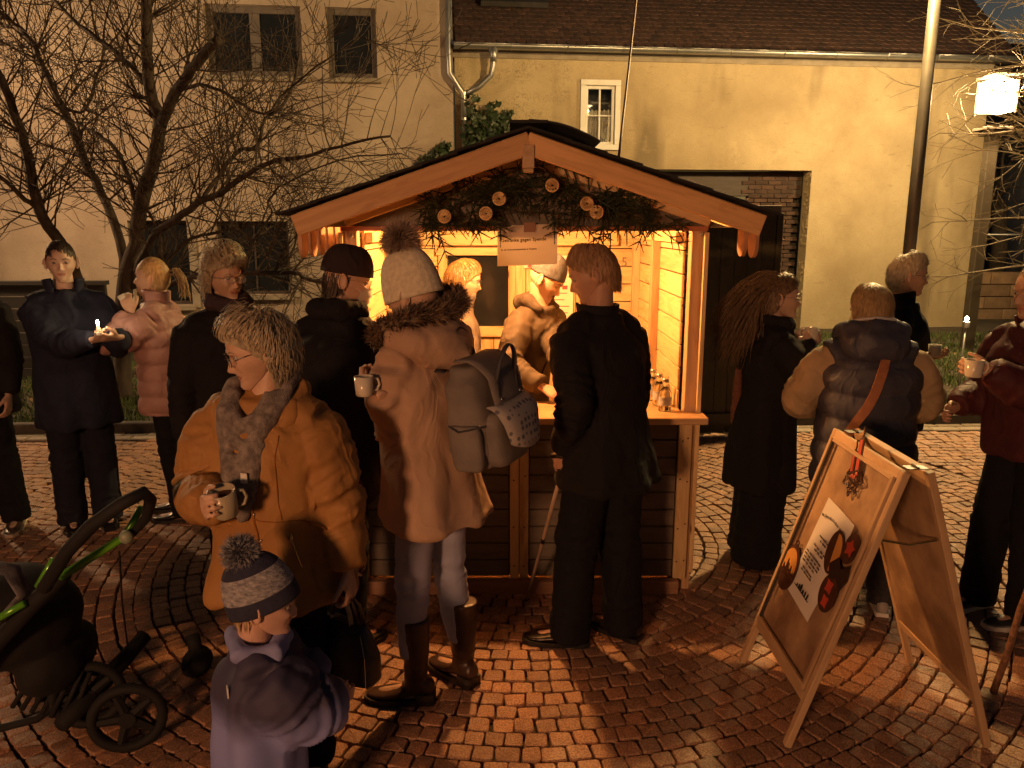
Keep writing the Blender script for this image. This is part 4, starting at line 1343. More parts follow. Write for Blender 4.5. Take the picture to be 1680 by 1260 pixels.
# bottles on the right of the counter
GB = GLASS('bottle_glass', (.93, .96, .95), .03)
LBL = MAT('bottle_label', (.65, .68, .72), (.4, .42, .5), scale=60, rough=.5, bump=0)
def bottle(x, y, label):
    e = empty('glass_bottle', (x, y, CZ + .0165), label=label, cat='bottle', group='glass bottles on the counter')
    pr = [(.0, .0), (.030, .0), (.033, .006), (.033, .085), (.030, .100), (.018, .118), (.0135, .126), (.0135, .142), (.017, .144), (.017, .150), (.0, .150)]
    def lathe(pr, n=20):
        mb = MB(); vs = []
        for r_, z_ in pr:
            for j in range(n): vs.append((r_ * math.cos(2 * PI * j / n), r_ * math.sin(2 * PI * j / n), z_))
        fs = []
        for i in range(len(pr) - 1):
            for j in range(n): j2 = (j + 1) % n; fs.append((i * n + j, i * n + j2, (i + 1) * n + j2, (i + 1) * n + j))
        mb.add(vs, fs); return mb
    lathe(pr).obj('bottle_body', GB, e, smooth=True)
    lathe([(.0, .006), (.028, .006), (.030, .012), (.030, .060), (0, .060)]).obj('drink', GLASS('clear_drink', (1, .93, .8), 0, 1.33), e, smooth=True)
    lb = MB(); vs = []; n_ = 14
    for i in range(n_ + 1):
        a = -PI * .95 + PI * .9 * i / n_
        for z_ in (.032, .076): vs.append((.0338 * math.cos(a), .0338 * math.sin(a), z_))
    lb.add(vs, [(2 * i, 2 * i + 2, 2 * i + 3, 2 * i + 1) for i in range(n_)]); lb.obj('label_paper', LBL, e, smooth=True)
    MB().tube([(0, 0, .150), (0, 0, .166)], .0175, 14).obj('cap', STEEL, e, smooth=True)
bottle(.775, 3.80, 'clear labelled bottle at the front of the row on the counter')
bottle(.768, 3.93, 'clear bottle second from the front in the counter row')
bottle(.760, 4.06, 'clear bottle third from the front in the counter row')
bottle(.752, 4.19, 'clear bottle fourth from the front in the counter row')
bottle(.745, 4.32, 'clear bottle at the back end of the counter row')
# kettle at the far end
k = empty('kettle', (.70, 4.55, CZ + .0165), label='rounded pale kettle behind the row of bottles', cat='kettle')
MB().loft([((0, 0, 0), .075, .075), ((0, 0, .05), .085, .085), ((0, 0, .12), .065, .065), ((0, 0, .155), .04, .04)], 20).obj('kettle_body', WHITEP, k, smooth=True)
MB().tube([(-.07, 0, .11), (-.09, 0, .17), (-.03, 0, .22), (.05, 0, .20), (.07, 0, .13)], .011, 8).obj('handle', BLACKM, k, smooth=True)
MB().tube([(.06, -.02, .07), (.11, -.04, .12), (.13, -.05, .15)], [.018, .012, .009], 8).obj('spout', WHITEP, k, smooth=True)

# tall dark panel standing behind the stall
pn = empty('door_panel', (0, 0, 0), label='tall dark framed door panel standing behind the stall on the right', cat='door panel')
for i in range(14):
    board('plank', (.70 + i * .119, 6.80 + i * .004, .03), (.70 + i * .119, 6.80 + i * .004, 2.0), .114, .03, GREYB, pn, up=(1, 0, 0))
board('top_rail', (.64, 6.785, 2.035), (2.33, 6.84, 2.035), .06, .05, MAT('pale_worn_frame', (.20, .17, .13), rough=.6), pn)
board('stile', (2.33, 6.84, .03), (2.33, 6.84, 2.0), .05, .05, GREYB, pn, up=(1, 0, 0))
board('bottom_rail', (.64, 6.765, .17), (2.30, 6.82, .17), .10, .03, GREYB, pn)
board('foot', (.75, 6.5, .03), (.75, 7.1, .03), .06, .06, GREYB, pn); board('foot', (2.2, 6.5, .03), (2.2, 7.1, .03), .06, .06, GREYB, pn)
# festive leaf-shaped tab glimpse is part of the valance on the right eave
# ------------------------------------------------------------------ people
def remesh(mb, voxel, iters=4, fac=.5):
    me = bpy.data.meshes.new('tmp'); me.from_pydata([tuple(v) for v in mb.v], [], mb.f); me.update()
    o = bpy.data.objects.new('tmp', me); COL.objects.link(o)
    m = o.modifiers.new('r', 'REMESH'); m.mode = 'VOXEL'; m.voxel_size = voxel; m.adaptivity = 0
    if iters:
        s = o.modifiers.new('s', 'SMOOTH'); s.factor = fac; s.iterations = iters
    dg = bpy.context.evaluated_depsgraph_get()
    ev_ = o.evaluated_get(dg); m2 = ev_.to_mesh()
    n = len(m2.vertices); V = np.empty(n * 3, dtype=np.float32); m2.vertices.foreach_get('co', V); V = V.reshape(-1, 3)
    N = np.empty(n * 3, dtype=np.float32); m2.vertex_normals.foreach_get('vector', N); N = N.reshape(-1, 3)
    L = len(m2.loops); li = np.empty(L, dtype=np.int32); m2.loops.foreach_get('vertex_index', li)
    F = li.reshape(-1, 4)
    ev_.to_mesh_clear()
    bpy.data.objects.remove(o); bpy.data.meshes.remove(me)
    return V.astype(float), N.astype(float), F.copy()

def vnoise(V, sx, sy, sz, off=0.0):
    return np.array([noise.noise(Vector((v[0] * sx + off, v[1] * sy + off * 1.3, v[2] * sz - off))) for v in V])

def seg_param(V, A, B):
    A = np.array(A); B = np.array(B); d = B - A; L2 = (d * d).sum()
    t = ((V - A) @ d) / L2
    tc = np.clip(t, 0, 1)
    q = A + tc[:, None] * d
    r = np.linalg.norm(V - q, axis=1)
    return t, r, math.sqrt(L2)

def cloth_disp(V, N, kind, sk, seed=0.0, amp=1.0, sp=.085):
    """folds along limbs, drape below the waist, quilting for padded coats"""
    disp = np.zeros(len(V))
    best = np.full(len(V), 9.0); arm_u = np.zeros(len(V)); isarm = np.zeros(len(V), bool)
    for side in ('l', 'r'):
        S, E, Wr = sk['sh_' + side], sk['el_' + side], sk['wr_' + side]
        t1, r1, L1 = seg_param(V, S, E); t2, r2_, L2 = seg_param(V, E, Wr)
        u = np.where(r1 < r2_, np.clip(t1, -.2, 1) * L1, L1 + np.clip(t2, 0, 1.2) * L2)
        r = np.minimum(r1, r2_)
        m = (r < .105) & (r < best)
        # points on the torso front near the shoulder belong to the torso
        m &= ~((np.abs(V[:, 0]) < .12) & (u < .10))
        arm_u[m] = u[m]; best[m] = r[m]; isarm |= m
        if kind != 'puffer':
            w = np.exp(-((u - L1) / .11) ** 2) * .9 + .25
            f = np.sin(u * 95 + 5 * vnoise(V[m] if False else V, 7, 7, 7, seed + 3)) if False else None
    nz = vnoise(V, 6, 6, 4.0, seed)
    n2 = vnoise(V, 15, 15, 9, seed + 7)
    if kind == 'puffer':
        u = np.where(isarm, arm_u, V[:, 2] + .02 * nz)
        q = np.abs(np.sin(PI * u / sp)) ** .55
        disp += .016 * amp * (q - .6) + .004 * n2 + .005 * nz
        fine = vnoise(V, 38, 38, 38, seed + 1)
        disp += .0025 * fine * (1.2 - q)
    else:
        L1 = (Vector(sk['el_l']) - Vector(sk['sh_l'])).length
        w = np.exp(-((arm_u - L1) / .10) ** 2) + .22
        folds = np.array([1 - 2.6 * abs(noise.noise(Vector((v[0] * 7 + seed, v[1] * 7 + v[2] * 3, u_ * 24 + v[0] * 6)))) for v, u_ in zip(V, arm_u)])
        disp += np.where(isarm, .0095 * w * (np.clip(folds, -.5, 1) - .2), 0)
        low = np.clip((1.15 - V[:, 2]) / .5, 0, 1)
        th = np.arctan2(V[:, 1], V[:, 0])
        drape = np.sin(th * 5 + 4 * vnoise(V, 3, 3, 1.2, seed + 5))
        disp += np.where(isarm, 0, .009 * low * drape)
        rid = 1 - np.abs(vnoise(V, 7, 7, 3.2, seed + 9)) * 2.6
        disp += .006 * np.clip(rid, -.3, 1) + .004 * n2 + .004 * nz
        disp *= amp
    return V + N * disp[:, None]

SKIN = {}
def skin_mat(key, col):
    if key in SKIN: return SKIN[key]
    m, nt, b = nodes('skin_' + key)
    v = coords(nt, (1, 1, 1))
    c = ramp(nt, ntex(nt, v, 22, 3), [(.35, vary(col, .86)), (.65, col)])
    nt.links.new(c, b.inputs['Base Color'])
    b.inputs['Roughness'].default_value = .5
    b.inputs['Subsurface Weight'].default_value = .12
    b.inputs['Subsurface Radius'].default_value = (.010, .004, .002)
    bumpn(nt, b, ntex(nt, v, 260, 2), .2, .001)
    SKIN[key] = m
    return m
EYEW = MAT('eye_white', (.33, .30, .27), rough=.2, bump=0)
IRIS = MAT('iris', (.06, .05, .04), rough=.15, bump=0)
LIPS = MAT('lips', (.42, .17, .13), rough=.45, bump=0)

def prof_interp(z, pts):
    zs = [p[0] for p in pts]; ys = [p[1] for p in pts]
    return np.interp(z, zs, ys)

def head_geo(sc=1.0, child=False, old=False, lidclose=.35, jaw=1.0):
    nu, nv = 84, 66
    V = []
    t = np.linspace(-1, 1, nu, endpoint=False)
    phi = PI * np.sign(t) * np.abs(t) ** 1.45           # 0 = front
    pv_ = np.linspace(0, PI, nv)
    P, T = np.meshgrid(phi, pv_)
    dx = np.sin(T) * np.sin(P); dy = -np.sin(T) * np.cos(P); dz = np.cos(T)
    x = dx * .076; y = dy * .097; z = dz * .120
    y = np.where(dy > 0, y * 1.02, y)
    sm = lambda a: np.clip(a, 0, 1) ** 2 * (3 - 2 * np.clip(a, 0, 1))
    lowf = sm((-z - .01) / .11)
    x = x * (1 - (.34 if not child else .22) * lowf / jaw)
    y = np.where(y > 0, y * (1 - .55 * lowf), y)
    z = np.where((z < -.03) & (y > .0), z * (1 - .25 * lowf), z)
    # face plane
    pr = [(-.125, -.035), (-.118, -.080), (-.110, -.094), (-.098, -.0985), (-.088, -.0955), (-.080, -.0925), (-.072, -.0965), (-.066, -.0945), (-.060, -.0985), (-.050, -.0965),
          (-.035, -.096), (-.01, -.093), (.0, -.0915), (.008, -.093), (.020, -.099), (.032, -.0985), (.05, -.096), (.075, -.084), (.1, -.058), (.12, -.01)]
    fy = prof_interp(z, pr)
    wx = np.exp(-(x / .036) ** 2) * (dy < 0)
    y = y * (1 - wx) + fy * wx
    wxn = np.exp(-(x / (.0095 + .004 * sm((-z) / .04))) ** 2) * (dy < 0)
    nose = np.interp(z, [-.054, -.049, -.044, -.036, -.02, .0, .014, .02], [0, .006, .018, .024 if not child else .016, .017, .008, .002, 0])
    y = y - nose * wxn * (dy < 0)
    for sx in (-1, 1):       # nostril wings, eye sockets, brows, cheeks, smile folds
        g = lambda cx, cz, a, b: np.exp(-((x - sx * cx) / a) ** 2 - ((z - cz) / b) ** 2) * (dy < .1)
        y = y - .006 * g(.012, -.042, .006, .006)
        y = y + .0125 * g(.031, .001, .016, .010)
        y = y - .0045 * g(.032, .020, .020, .0055)
        y = y - .006 * g(.040, -.028, .017, .016) * (1.4 if child else 1)
        y = y + (.004 if old else .0015) * g(.031, -.052, .0045, .016)
        y = y + .003 * g(.026, -.065, .005, .005)
    y = y + .0025 * np.exp(-((z + .0655) / .0022) ** 2 - (x / .024) ** 2) * (dy < 0)
    V = np.stack([x, y, z], -1).reshape(-1, 3)
    F = []; MI = []
    for i in range(nv - 1):
        for j in range(nu):
            j2 = (j + 1) % nu
            F.append((i * nu + j, (i + 1) * nu + j, (i + 1) * nu + j2, i * nu + j2))
            c = V[list(F[-1])].mean(0)
            lip = c[1] < -.080 and ((c[0] / .024) ** 2 + ((c[2] + .0655) / .0085) ** 2) < 1
            MI.append(3 if lip else 0)
    mb = MB()
    mb.v = [tuple(v) for v in V]; mb.f = F; mb.m = MI
    # eyes with lids
    for sx in (-1, 1):
        c = Vector((sx * .031, -.0785, .002))
        mb.mi = 1; mb.ball(c, .0118, 14, 10)
        mb.mi = 2; mb.ball(c + Vector((0, -.0068, -.0005)), .0062, 10, 6)
        mb.mi = 0
        # lids: partial shells
        for up_, a0, a1 in ((1, .0, 1.0), (-1, .0, .45)):
            vs = []; n1, n2_ = 12, 6
            lim = R(90 - (8 + (70 * lidclose if up_ > 0 else 0))) if up_ > 0 else R(62)
            for i in range(n2_ + 1):
                el = (R(88) - (R(88) - (R(90) - lim)) * (i / n2_)) if up_ > 0 else (R(88) - (R(88) - R(30)) * (i / n2_))
                for j in range(n1 + 1):
                    az = -PI / 2 + PI * j / n1
                    rr_ = .0132
                    vs.append(c + Vector((rr_ * math.sin(az) * math.cos(el), -rr_ * math.cos(az) * math.cos(el), up_ * rr_ * math.sin(el))))
            fs = [(i * (n1 + 1) + j, i * (n1 + 1) + j + 1, (i + 1) * (n1 + 1) + j + 1, (i + 1) * (n1 + 1) + j) for i in range(n2_) for j in range(n1)]
            mb.add(vs, fs)
        # ears
        M_ = Matrix.Rotation(sx * R(28), 3, 'Z') @ Matrix.Rotation(R(-10), 3, 'X')
        ec = Vector((sx * .079, .010, -.010))
        mb.ball(ec, (.010, .019, .033), 14, 10, M_)
        rim = []
        for i in range(11):
            a = R(-60) + R(250) * i / 10
            rim.append(ec + M_ @ Vector((sx * .009, .018 * math.cos(a), .033 * math.sin(a))))
        mb.tube(rim, [.0035] * 9 + [.004, .005], 6)
    if sc != 1.0: mb.v = [(v[0] * sc, v[1] * sc, v[2] * sc) for v in mb.v]
    return mb

def hand_geo(mb, o, F, N, side, curl=35, sc=1.0, thumb=30, spread=0.0):
    """o wrist, F finger direction, N palm normal; side +1 thumb on F x N side"""
    F = Vector(F).normalized(); N = Vector(N); N = (N - F * N.dot(F)).normalized()
    T = F.cross(N).normalized() * side       # towards the thumb
    M_ = Matrix((T, F, N)).transposed()
    def pt(t, f, n): return Vector(o) + M_ @ Vector((t * sc, f * sc, n * sc))
    mb.tube([pt(0, -.03, 0), pt(0, 0, 0), pt(.002, .03, 0), pt(.0, .06, 0), pt(-.002, .088, 0), pt(-.002, .096, .002)],
            [(.027 * sc, .019 * sc), (.027 * sc, .018 * sc), (.034 * sc, .016 * sc), (.041 * sc, .015 * sc), (.041 * sc, .012 * sc), (.034 * sc, .008 * sc)], 14, up=T)
    for t0_, L, r_ in ((.029, .072, .0088), (.010, .080, .009), (-.010, .075, .0086), (-.029, .060, .0078)):
        p = pt(t0_, .086, 0); a = R(curl * .45); pts = [pt(t0_, .066, 0), p]; rad = [r_ * sc * 1.05, r_ * sc * 1.05]
        for k_, fr_ in enumerate((.42, .32, .26)):
            d = M_ @ Vector((spread * t0_ * 4, math.cos(a), math.sin(a)))
            p = p + d * (L * fr_ * sc); pts.append(p); rad.append(r_ * sc * (1 - .09 * (k_ + 1)))
            a += R(curl)
        pts.append(p + d * .003 * sc); rad.append(r_ * sc * .4)
        mb.tube(pts, rad, 8)
    a = R(thumb)
    p0 = pt(.022, .022, .002); p1 = pt(.046, .050, .010)
    d = M_ @ Vector((.30, .85, math.sin(a))); d.normalize()
    p2 = p1 + d * .032 * sc; d2 = M_ @ Vector((-.05, .9, math.sin(a) + .25)); d2.normalize()
    p3 = p2 + d2 * .026 * sc
    mb.tube([p0, p1, p2, p3, p3 + d2 * .003], [.014 * sc, .0115 * sc, .0098 * sc, .0085 * sc, .004 * sc], 8)

HAIRLINE_S = [(-181, -.080), (-135, -.066), (-118, -.030), (-104, .018), (-90, .034), (-74, .020), (-62, .050), (-30, .060), (0, .064), (30, .060), (62, .050), (74, .020), (90, .034), (104, .018), (118, -.030), (135, -.066), (181, -.080)]
HAIRLINE = [(-181, -.088), (-110, -.060), (-92, -.022), (-80, .012), (-55, .055), (0, .064), (55, .055), (80, .012), (92, -.022), (110, -.060), (181, -.088)]
def hair_geo(style, n, seed, sc=1.0, vol=.018, length=.16, width=.0032, flow=(0, 0, 0), hairline_up=0.0, curl=0.0, gather=None, steps=7, zmax=9.0, fringe=.012, side=.9, short=False, tousle=.10):
    HAIRLINE = HAIRLINE_S if short else globals()['HAIRLINE']
    """strands rooted on the scalp; returns arrays of an open ribbon mesh (head-local)"""
    r = np.random.default_rng(seed)
    m = n * 3
    d = r.normal(size=(m, 3)); d /= np.linalg.norm(d, axis=1)[:, None]
    ax_ = np.array([.078, .099, .122])
    P = d * ax_
    ang = np.degrees(np.arctan2(P[:, 0], -P[:, 1]))
    hl = np.interp(ang, [a for a, _ in HAIRLINE], [b for _, b in HAIRLINE]) + hairline_up
    keep = (P[:, 2] > hl) & (P[:, 2] < zmax)
    P = P[keep][:n]; n = len(P)
    crown = np.array([.0, .035, .118])
    flow = np.array(flow, float)
    frg = fringe * r.uniform(.2, 2.2, n)
    pts = [P.copy()]
    L = length * r.uniform(.75, 1.15, n)
    step = L / steps
    cur = P.copy()
    ph = r.uniform(0, 2 * PI, n); tuft = r.normal(size=(n, 3)) * .10
    cl = np.array([noise.noise_vector(Vector(p) * 16) for p in P]) * .20
    for k_ in range(steps):
        rad = cur - crown
        nrm = cur / ax_ ** 2; nrm /= np.linalg.norm(nrm, axis=1)[:, None]
        t = rad - nrm * (rad * nrm).sum(1)[:, None]
        t /= (np.linalg.norm(t, axis=1)[:, None] + 1e-6)
        below = np.clip((-cur[:, 2] - .02) / .06, 0, 1)[:, None]
        dr = t * (1 - below) + np.array([0, 0, -1.0]) * below + flow * (1.0 if gather is None else .0) + tuft + cl
        if curl:
            dr = dr + curl * np.stack([np.cos(ph + k_ * 1.5), np.sin(ph + k_ * 1.9), np.sin(ph * 2 + k_ * 1.7)], 1)
        if gather is not None:
            g = np.array(gather) - cur
            gl = np.linalg.norm(g, axis=1)[:, None] + 1e-6
            dr = g / gl + .12 * tuft
            dr = dr + nrm * np.clip(.9 - (cur / ax_ * (cur / ax_)).sum(1)[:, None], 0, .4)
            stp = gl / (steps - k_)
        else:
            stp = step[:, None]
        dr /= np.linalg.norm(dr, axis=1)[:, None]
        ang = np.degrees(np.arctan2(cur[:, 0], -cur[:, 1])); hl_ = np.interp(ang, [a for a, _ in HAIRLINE], [b for _, b in HAIRLINE]) + hairline_up
        if gather is None:
            # near the face the strands turn sideways and end at the hairline
            nearf = np.clip((hl_ + .035 - cur[:, 2]) / .03, 0, 1) * (np.abs(ang) < 80) * side
            sg = np.sign(cur[:, 0] + .012)
            dr = dr + nearf[:, None] * np.stack([sg, .35 * np.ones(n), .35 * np.ones(n)], 1) * 1.6
            up_m = (cur[:, 2] > -.03)[:, None]
            dr = np.where(up_m, dr - nrm * (dr * nrm).sum(1)[:, None], dr)
            dr /= np.linalg.norm(dr, axis=1)[:, None]
        nxt = cur + dr * stp
        ang2 = np.degrees(np.arctan2(nxt[:, 0], -nxt[:, 1])); hl2 = np.interp(ang2, [a for a, _ in HAIRLINE], [b for _, b in HAIRLINE]) + hairline_up
        stop = (np.abs(ang2) < (180 if short else 86)) & (nxt[:, 2] < hl2 - frg - .012 * (np.abs(ang2) > 125)) & (nxt[:, 1] < (.2 if short else .01))
        cur = np.where(stop[:, None], cur + dr * stp * .04, nxt)
        q = np.sqrt(((cur / ax_) ** 2).sum(1))
        if k_ == 0: tz = np.array([noise.noise(Vector(p) * 28 + Vector((seed, 0, 0))) for p in P]); tz2 = np.array([noise.noise(Vector(p) * 60 + Vector((seed, 5, 0))) for p in P])
        lift = 1 + (vol / .09) * min(1, (k_ + 1) / 3) * (.75 + .25 * np.sin(ph) + tousle * 4 * tz + tousle * 1.5 * tz2 * (k_ + 1) / steps) + (0 if gather is None else 0)
        if gather is None:
            ang3 = np.degrees(np.arctan2(cur[:, 0], -cur[:, 1])); hl3 = np.interp(ang3, [a for a, _ in HAIRLINE], [b for _, b in HAIRLINE]) + hairline_up
            tp = np.where(np.abs(ang3) < (181 if short else 95), .30 + .70 * np.clip((cur[:, 2] - hl3 + .005) / .05, 0, 1), 1.0)
            lift = 1 + (lift - 1) * tp
            over = (q > lift * 1.06) & (cur[:, 2] > -.03)
            cur = np.where(over[:, None], cur * (lift * 1.06 / np.maximum(q, 1e-6))[:, None], cur)
        push = (q < lift) & (cur[:, 2] > -.07)
        cur = np.where(push[:, None], cur * (lift / np.maximum(q, 1e-6))[:, None], cur)
        pts.append(cur.copy())
    A = np.stack(pts, 1)     # n, steps+1, 3
    K = steps + 1
    w = width * np.interp(np.linspace(0, 1, K), [0, .6, 1], [1.0, .95, .25])
    tang = np.gradient(A, axis=1); tang /= np.linalg.norm(tang, axis=2)[..., None] + 1e-9
    out = A / ax_ ** 2; out /= np.linalg.norm(out, axis=2)[..., None]
    sd = np.cross(tang, out); sd /= np.linalg.norm(sd, axis=2)[..., None] + 1e-9
    a_ = A + sd * w[None, :, None]; b_ = A - sd * w[None, :, None]; c_ = A + out * (w * .8)[None, :, None]
    V = np.stack([a_, c_, b_], 2).reshape(-1, 3) * sc
    base = (np.arange(n) * K * 3)[:, None] + (np.arange(K - 1) * 3)[None, :]
    F = np.concatenate([np.stack([base, base + 3, base + 4, base + 1], -1).reshape(-1, 4), np.stack([base + 1, base + 4, base + 5, base + 2], -1).reshape(-1, 4)])
    return V, F

def hair_cap(sc=1.0, k=1.03, up=0.0, short=False):
    HAIRLINE = HAIRLINE_S if short else globals()['HAIRLINE']
    nu, nv = 40, 28; ax_ = np.array([.077, .098, .121]) * k
    V = []; F = []
    for i in range(nv):
        T = PI * i / (nv - 1)
        for j in range(nu):
            P = 2 * PI * j / nu - PI
            V.append((math.sin(T) * math.sin(P) * ax_[0], -math.sin(T) * math.cos(P) * ax_[1], math.cos(T) * ax_[2]))
    V = np.array(V)
    ang = np.degrees(np.arctan2(V[:, 0], -V[:, 1])); hl = np.interp(ang, [a for a, _ in HAIRLINE], [b for _, b in HAIRLINE]) + up - .004
    ok = V[:, 2] > hl - .006
    for i in range(nv - 1):
        for j in range(nu):
            f = (i * nu + j, (i + 1) * nu + j, (i + 1) * nu + (j + 1) % nu, i * nu + (j + 1) % nu)
            if all(ok[list(f)]): F.append(f)
    low = V[:, 2] < 0
    V[low, 1] *= .95
    return V * sc, np.array(F)

def HAIRM(name, col, col2):
    m, nt, b = nodes(name)
    v = coords(nt, (1, 1, .35))
    c = ramp(nt, ntex(nt, v, 75, 3), [(.32, col2), (.68, col)])
    nt.links.new(c, b.inputs['Base Color'])
    b.inputs['Roughness'].default_value = .42
    b.inputs['Specular IOR Level'].default_value = .35
    return m

def merge_np(parts):
    V = []; F = []; n = 0
    for v, f in parts: V.append(v); F.append(f + n); n += len(v)
    return np.concatenate(V), np.concatenate(F)

def fur_np(P, N, L, r, w=.0016, spread=.5, droop=(0, 0, -.2)):
    n = len(P)
    d = N + r.normal(size=(n, 3)) * spread + np.array(droop)
    d /= np.linalg.norm(d, axis=1)[:, None]
    s = np.cross(d, r.normal(size=(n, 3))); s /= np.linalg.norm(s, axis=1)[:, None]
    L = L * r.uniform(.6, 1.2, n)
    tip = P + d * L[:, None]
    mid = P + d * L[:, None] * .5 + r.normal(size=(n, 3)) * (L * .08)[:, None]
    V = np.stack([P - s * w, P + s * w, mid + s * w * .8, mid - s * w * .8, tip], 1).reshape(-1, 3)
    i = np.arange(n) * 5
    T = np.concatenate([np.stack([i, i + 1, i + 2], 1), np.stack([i, i + 2, i + 3], 1), np.stack([i + 3, i + 2, i + 4], 1)])
    return V, T

class Person:
    def __init__(s, loc, yaw, h=1.7, lean=0, hyaw=0, hpitch=0, hroll=0, feet=None, hl=None, hr=None, label='', skin=('fair', (.56, .36, .27)),
                 child=False, old=False, width=1.0, lid=.3, twist=0, elbow_l=None, elbow_r=None, hl_n=None, hr_n=None, hl_f=None, hr_f=None, curl=35, zoff=0.0, legs=True, headfwd=0.0):
        s.h = h; k = h / 1.75; s.k = k; s.width = width
        s.loc = Vector((loc[0], loc[1], zoff)); s.yaw = R(yaw)
        s.Mw = Matrix.Translation(s.loc) @ Matrix.Rotation(s.yaw, 4, 'Z')
        s.lean = R(lean)
        ld = Vector((0, -math.sin(s.lean), math.cos(s.lean)))
        s.P = Vector((0, .03 * k, (.93 if not child else .86) * k))
        s.Nk = s.P + ld * (.555 if not child else .53) * k
        s.Nk.y += 0
        tw_ = Matrix.Rotation(R(twist), 3, 'Z')
        s.tw = tw_
        sw = (.168 if not child else .140) * k * width
        s.sh = {}
        for sd, q in (('l', 1), ('r', -1)):
            s.sh[sd] = s.Nk + tw_ @ Vector((q * sw, 0, 0)) - ld * .095 * k
        s.el = {}; s.wr = {}
        UA, FA = .285 * k, .255 * k
        for sd, q, tg, eh in (('l', 1, hl, elbow_l), ('r', -1, hr, elbow_r)):
            if tg is None: tg = (q * (sw / k + .06), -.04, .78)
            tg = (s.Mw.inverted() @ tg) if isinstance(tg, Vector) else Vector(tg) * k
            a = s.sh[sd]; v = tg - a; D = min(v.length, (UA + FA) * .995); v.normalize()
            pole = Vector(eh) if eh is not None else Vector((q * .45, .55, -1.0))
            pole = (pole - v * pole.dot(v)).normalized()
            ca = (UA * UA + D * D - FA * FA) / (2 * UA * D); ca = max(-1, min(1, ca))
            sa = math.sqrt(1 - ca * ca)
            s.el[sd] = a + v * UA * ca + pole * UA * sa
            s.wr[sd] = a + v * D
        # head
        s.hc = s.Nk + Vector((0, -math.sin(s.lean * .6) * .17 - .012 - headfwd, math.cos(s.lean * .6) * (.165 if not child else .15))) * (k if not child else 1.0 * k)
        hk = (k ** .35) * (1.0 if not child else 1.08)
        s.hk = hk
        if child: s.hc = s.Nk + Vector((0, -.02, .145))
        s.HM = Matrix.Translation(s.hc) @ Euler((0, 0, R(hyaw))).to_matrix().to_4x4() @ Euler((R(hpitch), R(hroll), 0)).to_matrix().to_4x4()
        s.feet = feet or {'l': (.10, -.0, 0), 'r': (-.10, .02, 0)}
        s.sk = {'sh_l': s.sh['l'], 'el_l': s.el['l'], 'wr_l': s.wr['l'], 'sh_r': s.sh['r'], 'el_r': s.el['r'], 'wr_r': s.wr['r']}
        # ---- body
        mb = MB()
        secs = []
        for z_, rx, ry in ((-.10, .13, .10), (.0, .155, .115), (.15, .13, .10), (.35, .150, .115), (.47, .14, .09), (.55, .06, .055)):
            c = s.P + (ld * z_ * k if z_ > 0 else Vector((0, 0, z_ * k)))
            secs.append((c, rx * k * width, ry * k * width))
        mb.loft(secs, 18)
        for sd in 'lr':
            mb.tube([s.sh[sd], s.sh[sd].lerp(s.el[sd], .5), s.el[sd], s.el[sd].lerp(s.wr[sd], .5), s.wr[sd]], [.048 * k, .045 * k, .038 * k, .036 * k, .026 * k], 12)
            if legs:
                q = 1 if sd == 'l' else -1
                f = s.feet[sd]
                hip = s.P + Vector((q * .085 * k, 0, -.03 * k)); an = Vector((f[0] * k, f[1] * k + .03 * k, .09 * k))
                kn = hip.lerp(an, .5) + Vector((0, -.02 * k, .02))
                mb.tube([hip, hip.lerp(kn, .5), kn, kn.lerp(an, .4), an, an - Vector((0, 0, .05 * k))], [.078 * k, .068 * k, .052 * k, .050 * k, .036 * k, .034 * k], 12)
                fy = R(f[2]); fd = Vector((math.sin(fy), -math.cos(fy), 0))
                mb.tube([an + Vector((0, 0, -.05 * k)) - fd * .03 * k, an + fd * .06 * k + Vector((0, 0, -.055 * k)), an + fd * .15 * k + Vector((0, 0, -.065 * k))], [.03 * k, .035 * k, .025 * k], 10)
        mb.tube([s.sh['l'], s.sh['r']], .05 * k, 10)
        neckb = s.Nk - ld * .03; skull = s.HM @ Vector((0, .030, -.035))
        mb.tube([neckb, neckb.lerp(skull, .5), skull], [.062 * k, .056 * hk, .050 * hk], 14)
        V, N_, F_ = remesh(mb, .016 if not child else .012, 3)
        mats = [skin_mat(*skin), EYEW, IRIS, LIPS]
        allv = [tuple(v) for v in V]; allf = [tuple(f) for f in F_]; mi = [0] * len(F_)
        hd = head_geo(hk, child, old, lid)
        b = len(allv); allv += [tuple(s.HM @ Vector(v)) for v in hd.v]; allf += [tuple(i + b for i in f) for f in hd.f]; mi += hd.m
        s.handF = {}; s.handN = {}
        hm = MB()
        for sd, q, n_, f_ in (('l', 1, hl_n, hl_f), ('r', -1, hr_n, hr_f)):
            fd = Vector(f_) if f_ is not None else (s.wr[sd] - s.el[sd]).normalized()
            nn = Vector(n_) if n_ is not None else Vector((-q, 0, -.1))
            fd.normalize(); nn = (nn - fd * nn.dot(fd)).normalized()
            s.handF[sd], s.handN[sd] = fd, nn
            tmp = MB(); hand_geo(tmp, s.wr[sd], fd, nn, 1 if sd == 'r' else -1, curl, k ** .5 * (1 if not child else .82))
            hv, hn, hf = remesh(tmp, .0045, 2)
            b = len(allv); allv += [tuple(v) for v in hv]; allf += [tuple(i + b for i in f) for f in hf]; mi += [0] * len(hf)
        me = bpy.data.meshes.new('person'); me.from_pydata(allv, [], allf)
        for m_ in mats: me.materials.append(m_)
        me.polygons.foreach_set('material_index', mi); me.polygons.foreach_set('use_smooth', [True] * len(allf)); me.update()
        s.root = link('person', me, None, M=s.Mw)
        tag(s.root, label, 'person')
        s.ld = ld
